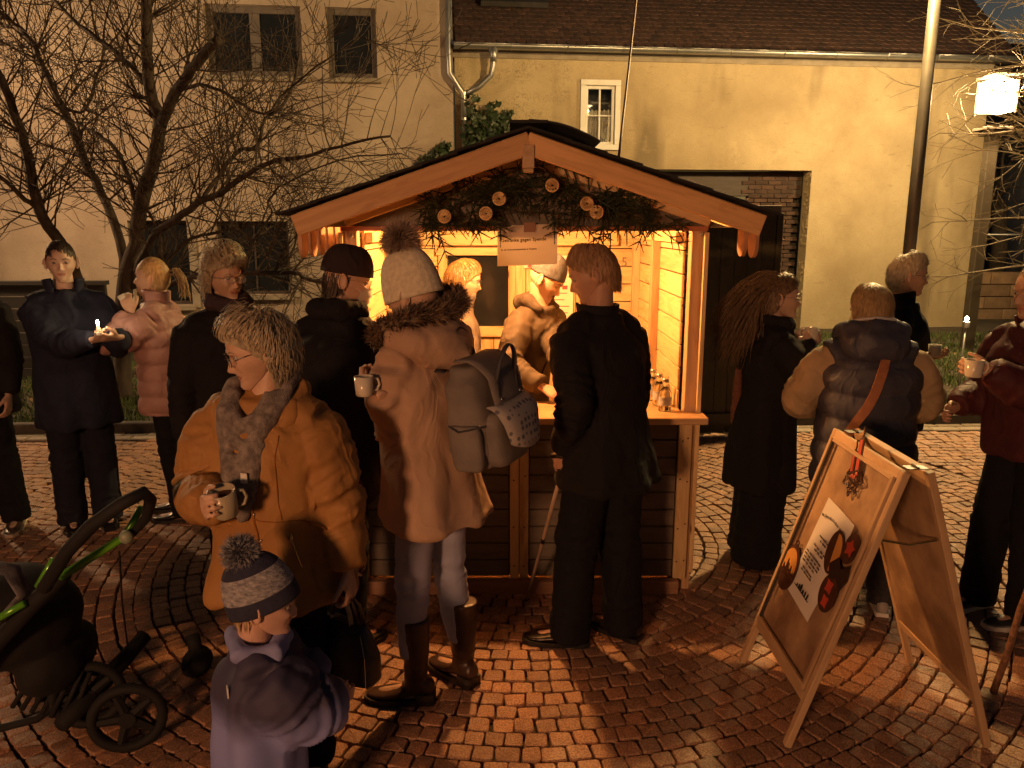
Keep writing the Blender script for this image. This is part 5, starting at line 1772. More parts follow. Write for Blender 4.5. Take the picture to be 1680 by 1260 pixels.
    # ------------- garments
    def coat(s, mat, hem=.55, hemr=(.24, .19), bulk=.03, kind='wool', sleeve=1.0, voxel=.012, name='coat', waist=0.0, seed=1.0, amp=1.0, sp=.085, sleeves=True, shoulder=1.0, belly=0.0, cuff=.042, hemy=0.0, arm_k=1.0, neckz=.555, neckr=.075, hemx=0.0):
        k = s.k; w = s.width
        mb = MB(); secs = []
        P = s.P
        hz = hem * k
        for z_, rx, ry in ((hz, hemr[0] * k, hemr[1] * k),):
            secs.append((Vector((P.x + hemx, P.y + hemy, z_)), rx, ry, .9))
            secs.append((Vector((P.x + hemx * .9, P.y + hemy * .9, z_ + .03)), rx, ry, .9))
        nmid = 3
        hipx, hipy = (.170 * w + bulk) * k, (.125 * w + bulk) * k
        for i in range(1, nmid + 1):
            t = i / (nmid + 1)
            z_ = hz + (P.z - hz) * t
            if P.z - hz > .08: secs.append((Vector((P.x + hemx * (1 - t), P.y + hemy * (1 - t), z_)), hemr[0] * k * (1 - t) + hipx * t, hemr[1] * k * (1 - t) + hipy * t, .9))
        for z_, rx, ry in ((.02, .170, .125), (.15, .152 - waist, .118 - waist * .7), (.30, .166, .125), (.38, .168, .118), (.45, .138, .098), (.50, .095, .08), (neckz, neckr, neckr)):
            if z_ * k + P.z < hz + .05: continue
            c = P + s.ld * z_ * k
            if z_ < .32: c = c + Vector((0, -belly * k * math.sin(PI * min(1, z_ / .32)), 0))
            bb = bulk * (1 if z_ < .5 else .5)
            tw_ = s.tw
            secs.append((c, (rx * w * (shoulder if z_ > .35 else 1) + bb) * k, (ry * w + bb) * k, .95))
        mb.loft(secs, 28)
        sb = bulk * .62
        nb_ = s.Nk - s.ld * .035 * k
        for sd in 'lr': mb.tube([s.sh[sd], s.sh[sd].lerp(nb_, .5) + Vector((0, 0, .012 * k)), nb_], [.055 * k + sb * .9, .052 * k + sb * .7, .055 * k + sb * .5], 12)
        if sleeves:
            for sd in 'lr':
                S, E, Wr = s.sh[sd], s.el[sd], s.wr[sd]
                e2 = E.lerp(Wr, sleeve if sleeve <= 1 else 1)
                pts = [S.lerp(E, -.06), S, S.lerp(E, .35), S.lerp(E, .75), E.lerp(S, .08).lerp(E.lerp(Wr, .08), .5), E.lerp(Wr, .3), E.lerp(Wr, .65), E.lerp(Wr, .98 * sleeve)]
                a_ = arm_k
                mb.tube(pts, [.040 * k + sb, .057 * k * w ** .5 + sb, (.060 * k + sb) * a_, (.053 * k + sb) * a_, (.050 * k + sb) * a_, (.048 * k + sb) * a_, (.043 * k + sb * .95) * a_, cuff * k + sb * .55], 14)
        V, N_, F_ = remesh(mb, voxel, 6, .6)
        V = cloth_disp(V, N_, kind, s.sk, seed, amp, sp)
        s.last = (V, N_, F_)
        o = link(name, np_mesh(name, V, F_, mat, True), s.root)
        s.coat_o = o
        return o
    def trousers(s, mat, top=1.0, thigh=.095, knee=.075, ankle=.062, down=.05, seed=2., voxel=.012, name='trousers'):
        k = s.k; mb = MB()
        mb.loft([(s.P + Vector((0, 0, -.10 * k)), .15 * k, .115 * k), (s.P + Vector((0, 0, 0)), .165 * k, .125 * k), (s.P + Vector((0, 0, .08 * k)), .15 * k, .115 * k)], 18)
        for sd, q in (('l', 1), ('r', -1)):
            f = s.feet[sd]
            hip = s.P + Vector((q * .085 * k, 0, -.03 * k)); an = Vector((f[0] * k, f[1] * k + .03 * k, .09 * k)); kn = hip.lerp(an, .5) + Vector((0, -.02 * k, .02))
            lo = Vector((an.x, an.y, down * k))
            mb.tube([hip, hip.lerp(kn, .5), kn, kn.lerp(an, .5), lo], [thigh * k, (thigh + knee) / 2 * k, knee * k, (knee + ankle) / 2 * k, ankle * k], 14)
        V, N_, F_ = remesh(mb, voxel, 4)
        nz = vnoise(V, 5, 5, 14, seed); r_ = 1 - np.abs(vnoise(V, 9, 9, 20, seed + 4)) * 2.4
        kz = .48 * k
        wt = np.exp(-((V[:, 2] - kz) / .10) ** 2) + .9 * np.exp(-((V[:, 2] - .12) / .09) ** 2) + .25
        V = V + N_ * ((.007 * np.clip(r_, -.4, 1) * wt + .003 * nz)[:, None])
        return link(name, np_mesh(name, V, F_, mat, True), s.root)
    def shoes(s, mat, sole=None, size=.28, boot=0.0, w=.048, heel=.0, name='shoe', up=0.0):
        k = s.k
        for sd in 'lr':
            f = s.feet[sd]
            an = Vector((f[0] * k, f[1] * k + .03 * k, 0)); fy = R(f[2]); fd = Vector((math.sin(fy), -math.cos(fy), 0)); sdv = Vector((math.cos(fy), math.sin(fy), 0))
            M_ = Matrix((sdv, -fd, Vector((0, 0, 1)))).transposed()
            mb = MB(); L = size * k; sh = .018 + heel
            # lengthwise sections of the foot
            def sec(t, wx, z0, z1):
                return (t, wx, z0, z1)
            ss = [(.30, .020, .02, .07), (.26, .032, .018, .085), (.12, .036, .018, .105), (-.02, .040, .018, .088), (-.22, .048, .018, .062), (-.42, .050, .018, .048), (-.60, .042, .018, .040), (-.70, .022, .02, .032)]
            vs = []; n_ = 12
            for t, wx, z0, z1 in ss:
                for j in range(n_):
                    a = 2 * PI * j / n_
                    zc = (z0 + z1) / 2 + heel * max(0, (t + .2) * 1.4); zr = (z1 - z0) / 2
                    vs.append(an + M_ @ Vector((wx * k * w / .05 * math.cos(a), t * L * .98, (zc + zr * math.sin(a)) * k)))
            fs = []
            for i in range(len(ss) - 1):
                for j in range(n_): j2 = (j + 1) % n_; fs.append((i * n_ + j, (i + 1) * n_ + j, (i + 1) * n_ + j2, i * n_ + j2))
            fs.append(tuple(range(n_))); fs.append(tuple((len(ss) - 1) * n_ + j for j in reversed(range(n_))))
            mb.add(vs, fs)
            if boot > 0:
                c = an + fd * -.005
                mb.tube([c + Vector((0, 0, .05 * k)), c + Vector((0, .005, .12 * k)), c + Vector((0, .012, boot * .6)), c + Vector((0, .012, boot))], [.044 * k, .045 * k, .052 * k, .060 * k], 16)
            V, N_, F_ = remesh(mb, .008, 3)
            if boot > 0:
                r_ = 1 - np.abs(vnoise(V, 14, 14, 30, 3 + f[0])) * 2.4
                V = V + N_ * (.0035 * np.clip(r_, -.3, 1) * np.exp(-((V[:, 2] - .14) / .07) ** 2))[:, None]
            o = link(name, np_mesh(name, V, F_, mat, True), s.root)
            # sole
            sm_ = MB()
            out = []
            for t, wx in ((.30, .028), (.22, .036), (.05, .036), (-.2, .046), (-.42, .050), (-.60, .042), (-.71, .018)):
                out.append((wx * k * w / .05 + .003, t * L))
            poly = out + [(-x, y) for x, y in reversed(out)]
            M4 = M_.to_4x4(); M4.translation = an
            sm_.prism([(x, y) for x, y in poly][::-1], .0, .024 * k, M4)
            if heel > 0:
                pol2 = [(x, y) for x, y in poly if y > -.03]
                sm_.prism(pol2[::-1] if len(pol2) > 2 else poly, .0, heel * k + .02, M4)
            sm_.obj('sole', sole or BLACKM, o)
    def hair(s, mat, caps=True, name='hair', **kw):
        kw['n'] = int(kw['n'] * 2.2); kw['width'] = kw.get('width', .0032) * .62
        parts = [hair_geo(None, sc=s.hk, **kw)]
        if caps: parts.append(hair_cap(s.hk, 1.02 + kw.get('vol', .018) * 2.5, kw.get('hairline_up', 0), kw.get('short', False)))
        V, F = merge_np(parts)
        M = np.array(s.HM); V = V @ M[:3, :3].T + M[:3, 3]
        o = link(name, np_mesh(name, V, F, mat, True), s.root)
        return o
    def hp(s, p): return s.HM @ (Vector(p) * s.hk)
    def strands(s, mat, paths, n=40, r0=.004, spread=.02, seed=1, name='hair_strands', parent=None):
        """bundles of long tapering strands following a path in head space"""
        r2 = random.Random(seed); mb = MB()
        for pts in paths:
            pts = [Vector(p) for p in pts]
            for i in range(n):
                of = Vector((r2.gauss(0, 1), r2.gauss(0, 1), r2.gauss(0, 1)))
                ph = r2.uniform(0, 6)
                q = []
                cut = r2.uniform(.75, 1.0)
                for j, p in enumerate(pts):
                    t = j / (len(pts) - 1)
                    q.append(p + of * spread * (.35 + t) + Vector((math.sin(ph + t * 7), math.cos(ph * 2 + t * 6), math.sin(ph + t * 5))) * spread * .35 * t)
                m_ = len(q)
                q2 = []
                for j in range(m_ - 1):
                    q2 += [q[j], q[j].lerp(q[j + 1], .5)]
                q2.append(q[-1])
                q2 = [s.HM @ (v * s.hk) for v in q2[:max(3, int(len(q2) * cut))]]
                mb.tube(q2, [r0 * (1 - .8 * j / len(q2)) for j in range(len(q2))], 3, cap=False)
        return mb.obj(name, mat, s.root if parent is None else parent, smooth=True)
    def brows(s, mat):
        mb = MB()
        for q in (-1, 1):
            mb.tube([s.hp((q * .015, -.101, .020)), s.hp((q * .032, -.0965, .027)), s.hp((q * .048, -.083, .021))], [.0022, .0028, .0012], 5)
        mb.obj('eyebrows', mat, s.root)
    def glasses(s, mat=None, r=.021, round_=False):
        mat = mat or BLACKM; mb = MB(); gm = MB()
        for q in (-1, 1):
            c = Vector((q * .032, -.1085, -.002)); pts = []
            for i in range(21):
                a = 2 * PI * i / 20
                ca, sa = math.cos(a), math.sin(a)
                e = .75 if not round_ else 1
                pts.append(s.hp(c + Vector((.0245 * math.copysign(abs(ca) ** e, ca), q * 0 + .006 * abs(ca) * (1 if ca * q > 0 else .2), .018 * math.copysign(abs(sa) ** e, sa)))))
            mb.tube(pts, .0013, 5)
            mb.tube([s.hp((q * .0565, -.101, .004)), s.hp((q * .074, -.06, .006)), s.hp((q * .079, .0, .004)), s.hp((q * .078, .018, -.006))], .0014, 5)
            gm.add([pts[i] for i in range(20)], [tuple(range(20))])
        mb.tube([s.hp((-.009, -.111, .002)), s.hp((0, -.1145, .005)), s.hp((.009, -.111, .002))], .0013, 5)
        o = mb.obj('glasses', mat, s.root)
        gl = gm.obj('lens', LENS, o)
        return o
    def beanie(s, mat, brim=.035, top=.150, ribs=0, k=1.14, fold=0.0, name='knitted_hat', tilt=-14, mat2=None, bands=None, slouch=(0, 0)):
        """dome from the brim height up to top, in head space"""
        nu, nv = 72, 26; V = []; MI = []
        Rt = Euler((R(tilt), 0, 0)).to_matrix()
        for i in range(nv + 1):
            t = i / nv
            z = brim + (top - brim) * math.sin(t * PI / 2)
            rad = max(.0, math.cos(t * PI / 2)) ** .62 if t > 0 else 1
            base = 1 + (.05 if (fold and t < .28) else 0)
            for j in range(nu):
                a = 2 * PI * j / nu
                rb = 1 + (.032 * abs(math.cos(ribs * a / 2)) ** .6 if ribs else 0)
                kk = k * rad * rb * base
                v = Vector((.076 * kk * math.sin(a) + slouch[0] * t * t, -.098 * kk * math.cos(a) + slouch[1] * t * t, z))
                V.append(s.HM @ ((Rt @ v) * s.hk))
        F = []
        for i in range(nv):
            for j in range(nu):
                F.append((i * nu + j, i * nu + (j + 1) % nu, (i + 1) * nu + (j + 1) % nu, (i + 1) * nu + j))
                if bands:
                    t = (i + .5) / nv; b_ = 0
                    for lo, hi in bands:
                        if lo <= t < hi: b_ = 1
                    MI.append(b_)
        mats = [mat] + ([mat2] if mat2 else [])
        o = link(name, np_mesh(name, V, F, mats, True, MI if bands else None), s.root)
        sm_ = o.modifiers.new('thick', 'SOLIDIFY'); sm_.thickness = .006; sm_.offset = -1
        s.hat_top = s.HM @ ((Rt @ Vector((slouch[0], slouch[1], top))) * s.hk)
        return o
    def pompom(s, mat, r_=.05, L=.03, n=1500, parent=None, c=None, seed=1):
        c = np.array(c if c is not None else s.hat_top)
        g = np.random.default_rng(seed)
        d = g.normal(size=(n, 3)); d /= np.linalg.norm(d, axis=1)[:, None]
        V, T = fur_np(c + d * r_ * .55, d, np.full(n, r_ * .45 + L), g, .0016, .25)
        mb = MB(); mb.ball(c, r_ * .62, 14, 10)
        o = link('pompom', np_mesh('pompom', V, T, mat), parent or s.root); tag(o, kind='stuff')
        mb.obj('pompom_core', mat, o, smooth=True)
        return o
    def collar(s, mat, r=.085, h=.07, flare=1.15, open_=60, name='collar', thick=.012, tilt=10, z0=-.02):
        """standing collar round the neck, open at the front by open_ degrees"""
        nu, nv = 40, 5; V = []
        k = s.k
        for i in range(nv + 1):
            t = i / nv
            for j in range(nu + 1):
                a = R(open_ / 2) + (2 * PI - R(open_)) * j / nu
                rr_ = r * k * (1 + (flare - 1) * t)
                v = Vector((rr_ * math.sin(a), -rr_ * math.cos(a) * .95, z0 + h * t + .012 * t * math.cos(a)))
                v = Euler((-s.lean * .8, 0, 0)).to_matrix() @ v if False else Euler((s.lean * .8, 0, 0)).to_matrix() @ v
                V.append(s.Nk + s.tw @ v)
        F = [(i * (nu + 1) + j, i * (nu + 1) + j + 1, (i + 1) * (nu + 1) + j + 1, (i + 1) * (nu + 1) + j) for i in range(nv) for j in range(nu)]
        o = link(name, np_mesh(name, V, F, mat, True), s.root)
        sm_ = o.modifiers.new('thick', 'SOLIDIFY'); sm_.thickness = thick
        return o
    def blob(s, mat, shapes, voxel=.010, name='hood', kind='wool', seed=4., iters=5, amp=1.0, disp=True, parent=None):
        """union of tubes and balls given in person space"""
        mb = MB()
        for sh in shapes:
            if sh[0] == 'tube': mb.tube(sh[1], sh[2], 14)
            elif sh[0] == 'loft': mb.loft(sh[1], 24)
            else: mb.ball(sh[1], sh[2], 18, 12, sh[3] if len(sh) > 3 else None)
        V, N_, F_ = remesh(mb, voxel, iters)
        if disp:
            rid = 1 - np.abs(vnoise(V, 11, 11, 9, seed)) * 2.5
            V = V + N_ * ((.006 * amp * np.clip(rid, -.5, 1) + .003 * vnoise(V, 25, 25, 25, seed))[:, None])
        s.blobV = (V, N_)
        return link(name, np_mesh(name, V, F_, mat, True), parent or s.root)
    def surf(s, x, z, back=False, from_dir=None):
        """front (or back) surface of the last coat near x, z in person space"""
        V, N_, _ = s.last
        sgn = 1 if back else -1
        d = (V[:, 0] - x) ** 2 + (V[:, 2] - z) ** 2
        m = (N_[:, 1] * sgn > .1) & (d < .03 ** 2)
        if not m.any(): m = d < .06 ** 2
        idx = np.where(m)[0]
        i = idx[np.argmax(sgn * V[idx, 1])]
        return Vector(V[i]), Vector(N_[i])
    def world(s, p): return s.Mw @ Vector(p)
    def grip(s, sd, along=.085, out=.045):
        return s.world(s.wr[sd] + s.handF[sd] * along + s.handN[sd] * out)

LENS = None
def ribbon(pts, nrm, width, thick=.004):
    mb = MB(); vs = []; n = len(pts)
    for i in range(n):
        t = (pts[min(i + 1, n - 1)] - pts[max(i - 1, 0)]).normalized(); nn = Vector(nrm[i]).normalized(); sd = t.cross(nn).normalized() * width / 2
        vs += [pts[i] - sd, pts[i] + sd, pts[i] + sd + nn * thick, pts[i] - sd + nn * thick]
    fs = [(0, 1, 2, 3), tuple((n - 1) * 4 + k for k in (3, 2, 1, 0))]
    for i in range(n - 1):
        for k in range(4): fs.append((i * 4 + k, (i + 1) * 4 + k, (i + 1) * 4 + (k + 1) % 4, i * 4 + (k + 1) % 4))
    mb.add(vs, fs); return mb
m_, nt_, b_ = nodes('lens_glass')
b_.inputs['Base Color'].default_value = (.9, .9, .9, 1); b_.inputs['Roughness'].default_value = .02
b_.inputs['Alpha'].default_value = .22; b_.inputs['Specular IOR Level'].default_value = .8
LENS = m_

def FAB(name, col, col2=None, rough=.85, weave=420, b=.25, scale=7, sheen=.0, stretch=(1, 1, 1), crease=.6):
    m = _FAB(name, col, col2, rough, weave, b, scale, sheen, stretch)
    nt = m.node_tree; bs = nt.nodes['Principled BSDF']
    bs.inputs['Specular IOR Level'].default_value = .22
    fine = bs.inputs['Normal'].links[0].from_node
    v = coords(nt, (1, 1, .75), rnd=False)
    r1 = ramp(nt, ntex(nt, v, 6.5, 1.5, .5, 1.1), [(.36, 0), (.50, 1), (.64, 0)])
    r2_ = ntex(nt, v, 30, 3, .55, .4)
    bn = nt.nodes.new('ShaderNodeBump'); bn.inputs['Strength'].default_value = crease; bn.inputs['Distance'].default_value = .009
    nt.links.new(mixc(nt, .3, r1, r2_), bn.inputs['Height'])
    nt.links.new(bn.outputs[0], fine.inputs['Normal'])
    return m
def _FAB(name, col, col2=None, rough=.85, weave=420, b=.25, scale=7, sheen=.0, stretch=(1, 1, 1)):
    return MAT(name, col, col2 or vary(col, .78), scale=scale, rough=rough, bump=b, bscale=weave, bdist=.0015, sheen=sheen, rnd=False, stretch=stretch)
BLACKF = FAB('black_coat_cloth', (.012, .0105, .0125), sheen=.0)
NAVY = FAB('navy_cloth', (.018, .022, .045))
BLKTR = FAB('black_trouser_cloth', (.008, .008, .011))
BLKSH = MAT('black_leather', (.018, .014, .012), rough=.3, bump=.15, bscale=80)

CERAM = MAT('cream_glaze', (.72, .66, .55), rough=.18, bump=0)
def mug(p, label, rz=0.0, mat=None, r=.036, h=.075, handle=True, tilt=(0, 0), drink=True):
    e = empty('cup', tuple(p), rz, label=label, cat='cup')
    e.rotation_euler = (tilt[0], tilt[1], rz)
    n = 24; pr = [(0, 0), (r * .8, 0), (r * .86, .004), (r, h), (r - .003, h), (r * .83, .006), (0, .006)]
    vs = []; fs = []
    for a, z_ in pr:
        for j in range(n): vs.append((a * math.cos(2 * PI * j / n), a * math.sin(2 * PI * j / n), z_ - h / 2))
    for i in range(len(pr) - 1):
        for j in range(n): j2 = (j + 1) % n; fs.append((i * n + j, i * n + j2, (i + 1) * n + j2, (i + 1) * n + j))
    mb = MB(); mb.add(vs, fs); mb.obj('cup_body', mat or CERAM, e, smooth=True)
    if handle:
        mb = MB(); mb.tube([(r * .93, 0, h * .36), (r + .018, 0, h * .30), (r + .024, 0, .0), (r + .014, 0, -h * .26), (r * .88, 0, -h * .30)], .0048, 8, up=(0, 1, 0)); mb.obj('handle', mat or CERAM, e, smooth=True)
    if drink:
        mb = MB(); mb.tube([(0, 0, h * .2), (0, 0, h * .22)], r - .004, 20); mb.obj('drink', MAT('mulled_wine', (.12, .02, .02), rough=.08, bump=0), e)
    return e
# ------------------------------------------------------------------ individual people
GREYBL = HAIRM('hair_silver_blond', (.52, .44, .31), (.26, .21, .14))
BLOND = HAIRM('hair_blond', (.48, .34, .17), (.24, .15, .07))
BROWNH = HAIRM('hair_brown', (.16, .10, .06), (.06, .035, .022))
DARKH = HAIRM('hair_dark', (.05, .032, .022), (.02, .014, .010))
GREYH = HAIRM('hair_grey_brown', (.36, .27, .19), (.17, .12, .085))

def dots(name, mat, pts, r_, parent):
    mb = MB()
    for p, n in pts: mb.ball(p, r_, 8, 6)
    return mb.obj(name, mat, parent, smooth=True)
def surf_line(P_, x0, z0, x1, z1, mat, r_=.003, n=12, name='seam', back=False):
    pts = []
    for i in range(n + 1):
        t = i / n
        p, nn = P_.surf(x0 + (x1 - x0) * t, z0 + (z1 - z0) * t, back)
        pts.append(p + nn * .001)
    sm = [pts[0]] + [(pts[i - 1] + pts[i] * 2 + pts[i + 1]) / 4 for i in range(1, n)] + [pts[-1]]
    return MB().tube(sm, r_, 6).obj(name, mat, P_.root, smooth=True)
SNAP = MAT('metal_snap', (.7, .62, .45), rough=.25, metal=1, bump=0)

# --- older woman in the ochre coat, front left
OCHRE = FAB('ochre_coat_cloth', (.38, .20, .068), (.29, .145, .048), rough=.62, b=.3, scale=3)
cupL = W(350, 822, 2.12)
lady = Person((-.80, 2.42), -12, h=1.60, lean=2, hyaw=-52, hpitch=16, old=True, lid=.75, width=1.12,
              hr=cupL + Vector((-.035, .06, -.035)), elbow_r=(-.7, .5, -.8), hr_f=(.35, -.8, .25), hr_n=(.9, .35, .2), hl=(.31, -.02, .80), curl=48,
              label='older woman with short silver-blond hair in an open ochre padded coat holding a cup', skin=('fair', (.56, .36, .26)), feet={'l': (.12, -.02, 20), 'r': (-.12, .0, -25)})
lady.coat(OCHRE, hem=.73, hemr=(.275, .20), bulk=.045, kind='wool', sleeve=.97, seed=2.3, amp=1.75, belly=.02, cuff=.05, voxel=.010, arm_k=1.12)
surf_line(lady, .035, 1.30, .03, .80, FAB('ochre_placket', (.33, .14, .036)), .005, name='front_placket')
surf_line(lady, -.20, .985, .235, .975, FAB('ochre_seam', (.28, .11, .028)), .0022, 16, 'waist_seam')
surf_line(lady, .13, 1.28, .14, .985, FAB('ochre_seam2', (.28, .11, .028)), .0018, 12, 'seam')
pts = [lady.surf(.06, z_) for z_ in (1.13, 1.01, .90)]
dots('snap', SNAP, pts, .006, lady.root)
# zip pull on the pocket
p, n_ = lady.surf(.155, .93); q, n2_ = lady.surf(.175, .84)
MB().tube([p + n_ * .004, p.lerp(q, .5) + n_ * .008, q + n2_ * .004], .0022, 5).obj('pocket_zip', SNAP, lady.root)
mb = MB(); mb.tube([p + n_ * .008 + Vector((.008 * math.cos(a / 8 * 2 * PI), -.002, .010 * math.sin(a / 8 * 2 * PI))) for a in range(9)], .0018, 5); mb.obj('zip_ring', SNAP, lady.root)
# wide laid-open collar of the coat
lady.blob(OCHRE, [('tube', [lady.Nk + Vector((.02, .07, .035)), lady.Nk + Vector((.105, .04, .015)), lady.Nk + Vector((.115, -.06, -.05)), lady.Nk + Vector((.075, -.135, -.14))], [.030, .034, .032, .018]),
                  ('tube', [lady.Nk + Vector((.02, .07, .035)), lady.Nk + Vector((-.095, .045, .015)), lady.Nk + Vector((-.125, -.045, -.04)), lady.Nk + Vector((-.105, -.12, -.13))], [.030, .034, .034, .018])], name='collar', voxel=.009)
SCARF = MAT('grey_knit_scarf', (.27, .235, .215), (.12, .10, .095), scale=45, rough=.95, bump=.9, bscale=170, bdist=.004, rnd=False)
nk = lady.Nk
lady.blob(SCARF, [('tube', [nk + Vector((.085, .035, .06)), nk + Vector((.095, -.03, .03)), nk + Vector((.075, -.105, -.06)), nk + Vector((.02, -.145, -.13)), nk + Vector((-.03, -.15, -.12)), nk + Vector((-.075, -.115, -.04)), nk + Vector((-.085, -.04, .03)), nk + Vector((-.06, .05, .06)), nk + Vector((0, .075, .07)), nk + Vector((.07, .05, .065))], .024),
                  ('tube', [nk + Vector((.065, -.07, .02)), nk + Vector((.05, -.13, -.08)), nk + Vector((.0, -.165, -.20)), nk + Vector((-.02, -.175, -.26)), nk + Vector((-.045, -.16, -.19)), nk + Vector((-.075, -.12, -.07)), nk + Vector((-.07, -.06, .02))], .023),
                  ('tube', [nk + Vector((-.085, -.05, .02)), nk + Vector((-.055, -.115, -.045)), nk + Vector((.0, -.135, -.075)), nk + Vector((.05, -.115, -.045)), nk + Vector((.085, -.05, .02))], .026),
                  ('tube', [nk + Vector((.05, -.135, -.12)), nk + Vector((.02, -.175, -.25)), nk + Vector((.0, -.18, -.36))], [.028, .030, .014]),
                  ('tube', [nk + Vector((-.04, -.16, -.16)), nk + Vector((-.03, -.18, -.27)), nk + Vector((-.02, -.18, -.33))], [.024, .024, .010])], name='scarf', voxel=.008, amp=1.3)
MB().box(tuple(nk + Vector((.03, -.205, -.215))), (.022, .003, .032), ch=.001).obj('scarf_tag', WHITEP, lady.root)
mb = MB(); c_ = nk + Vector((-.035, -.205, -.30)); mb.tube([c_ + Vector((.017 * math.cos(a / 14 * 2 * PI), -.002, .017 * math.sin(a / 14 * 2 * PI))) for a in range(15)], .0026, 6)
mb.tube([c_ + Vector((-.008, .0, .018)), c_ + Vector((-.014, .0, .055))], .0022, 5); mb.obj('pendant', SNAP, lady.root)
lady.hair(GREYBL, n=1700, seed=3, vol=.024, length=.10, width=.0030, flow=(-.1, -.35, -.05), curl=.25, fringe=.018, tousle=.18)
lady.hair(GREYBL, n=500, seed=13, vol=.034, length=.06, width=.0022, flow=(.1, -.2, .2), curl=.3, caps=False, name='loose_hair')
lady.brows(GREYH)
dots('earring', SNAP, [(lady.hp((.082, .010, -.042)), 0)], .005, lady.root)
LENSL = BLACKM
lady.glasses(MAT('dark_rim', (.03, .02, .02), rough=.3, bump=0))
lady.trousers(BLKTR, thigh=.10, knee=.08, ankle=.07); lady.shoes(BLKSH)
o = mug(lady.grip('r', .07, .052), 'pale cup in the raised hand of the woman in the ochre coat', .4, MAT('pale_cup_plastic', (.45, .40, .28), rough=.25, bump=0), r=.040, h=.085, tilt=(.25, -.15))

# --- woman with the pompom hat and backpack
ROSE = FAB('rose_parka_cloth', (.47, .32, .225), (.38, .25, .175), rough=.75, scale=3, crease=.45)
cupP = W(597, 633, 2.66)
pom = Person((-.34, 2.90), -122, h=1.74, lean=5, hyaw=8, hpitch=8, width=1.02, hl=cupP + Vector((.05, .05, -.035)), elbow_l=(.45, -.05, -1.0), hl_f=(-.35, -.9, .35), hl_n=(-.3, -.2, .8),
             hr=(-.20, -.28, 1.05), label='woman in a rose parka and cream pompom hat with a grey backpack at the counter', skin=('fair', (.56, .36, .26)), feet={'l': (.11, -.03, 28), 'r': (-.11, .05, -12)}, curl=50)
pom.coat(ROSE, hem=.77, hemr=(.235, .205), bulk=.038, kind='wool', seed=5.1, amp=1.7, voxel=.010, cuff=.05, hemy=.02, arm_k=1.15)
# hood lying on the back with its fur edge
Nk = pom.Nk
pom.blob(ROSE, [('ball', Nk + Vector((0, .10, -.015)), (.155, .105, .10)), ('tube', [Nk + Vector((-.14, -.02, .03)), Nk + Vector((-.13, .09, .0)), Nk + Vector((0, .19, -.06)), Nk + Vector((.13, .09, .0)), Nk + Vector((.14, -.02, .03))], .055)], name='hood', voxel=.010, amp=1.2)
g = np.random.default_rng(9)
path = [Nk + Vector(q) for q in ((.135, -.10, .00), (.155, -.02, .055), (.12, .07, .085), (.02, .13, .10), (-.10, .12, .13), (-.15, .05, .155), (-.15, -.04, .13))]
Pp = []; Pn = []
for i in range(5200):
    t = g.random() * (len(path) - 1); k_ = min(int(t), len(path) - 2); c = path[k_].lerp(path[k_ + 1], t - k_)
    d = Vector(g.normal(size=3)); ax_ = (path[k_ + 1] - path[k_]).normalized(); d = (d - ax_ * d.dot(ax_)).normalized()
    Pp.append(np.array(c + d * .028)); Pn.append(np.array(d + ax_ * .5))
V, T = fur_np(np.array(Pp), np.array(Pn), np.full(5200, .040), g, .0018, .35)
FURM = MAT('brown_fur', (.26, .17, .10), (.06, .035, .025), scale=22, rough=.6, bump=0, rnd=False)
o = link('fur_trim', np_mesh('fur_trim', V, T, FURM), pom.root); tag(o, kind='stuff')
MB().tube(path, .03, 10).obj('fur_core', FURM, o, smooth=True)
CREAMK = MAT('cream_knit', (.74, .66, .50), (.55, .48, .36), scale=60, rough=.95, bump=.9, bscale=220, bdist=.003, rnd=False)
pom.hair(BROWNH, n=350, seed=4, vol=.004, length=.10, zmax=-.03, caps=False)
pom.beanie(CREAMK, brim=-.015, top=.175, ribs=26, k=1.22, fold=0, tilt=8)
pom.pompom(MAT('pompom_fur', (.46, .34, .26), (.26, .18, .13), scale=25, rough=.7, bump=0, rnd=False), r_=.062, L=.028, n=3800, c=pom.hat_top + Vector((0, 0, .032)))
JEANS = MAT('blue_grey_jeans', (.40, .43, .60), (.30, .33, .48), scale=5, rough=.85, bump=.4, bscale=300, bdist=.001, rnd=False)
pom.trousers(JEANS, thigh=.09, knee=.066, ankle=.056, down=.2, voxel=.010)
BOOT = MAT('brown_boot_leather', (.065, .035, .022), (.04, .02, .014), scale=6, rough=.38, bump=.3, bscale=60, rnd=False)
pom.shoes(BOOT, sole=MAT('boot_sole', (.03, .02, .015), rough=.6), size=.285, boot=.37, heel=.028, name='boot', w=.052)
mug(cupP, 'small cream cup in the hand of the woman with the pompom hat', .5, r=.034, h=.07)
# backpack
bp = empty('backpack', (0, 0, 0), label='grey backpack with patterned flap on the back of the rose parka', cat='backpack')
bp.matrix_world = pom.Mw @ Matrix.Translation(pom.P + Vector((-.035, .225, .29))) @ Euler((R(5), R(3), R(4))).to_matrix().to_4x4()
BPG = MAT('backpack_grey_cloth', (.20, .175, .16), (.145, .125, .115), scale=9, rough=.8, bump=.35, bscale=260, bdist=.001, rnd=False)
BPD = MAT('backpack_dark_strap', (.045, .042, .048), rough=.7, rnd=False)
def rbox(w, d, h, n=8, tz=None):
    """rounded block from stacked squarish sections, w along x, d along y"""
    secs = []
    for i in range(n + 1):
        t = i / n; e = math.sin(min(1, min(t, 1 - t) * 6) * PI / 2) ** .5 if 0 < t < 1 else .80
        if tz: sx, sy, oy = tz(t)
        else: sx, sy, oy = 1, 1, 0
        secs.append(((0, oy, -h / 2 + h * t), w / 2 * max(.8, e) * sx, d / 2 * max(.78, e) * sy, .52))
    return secs
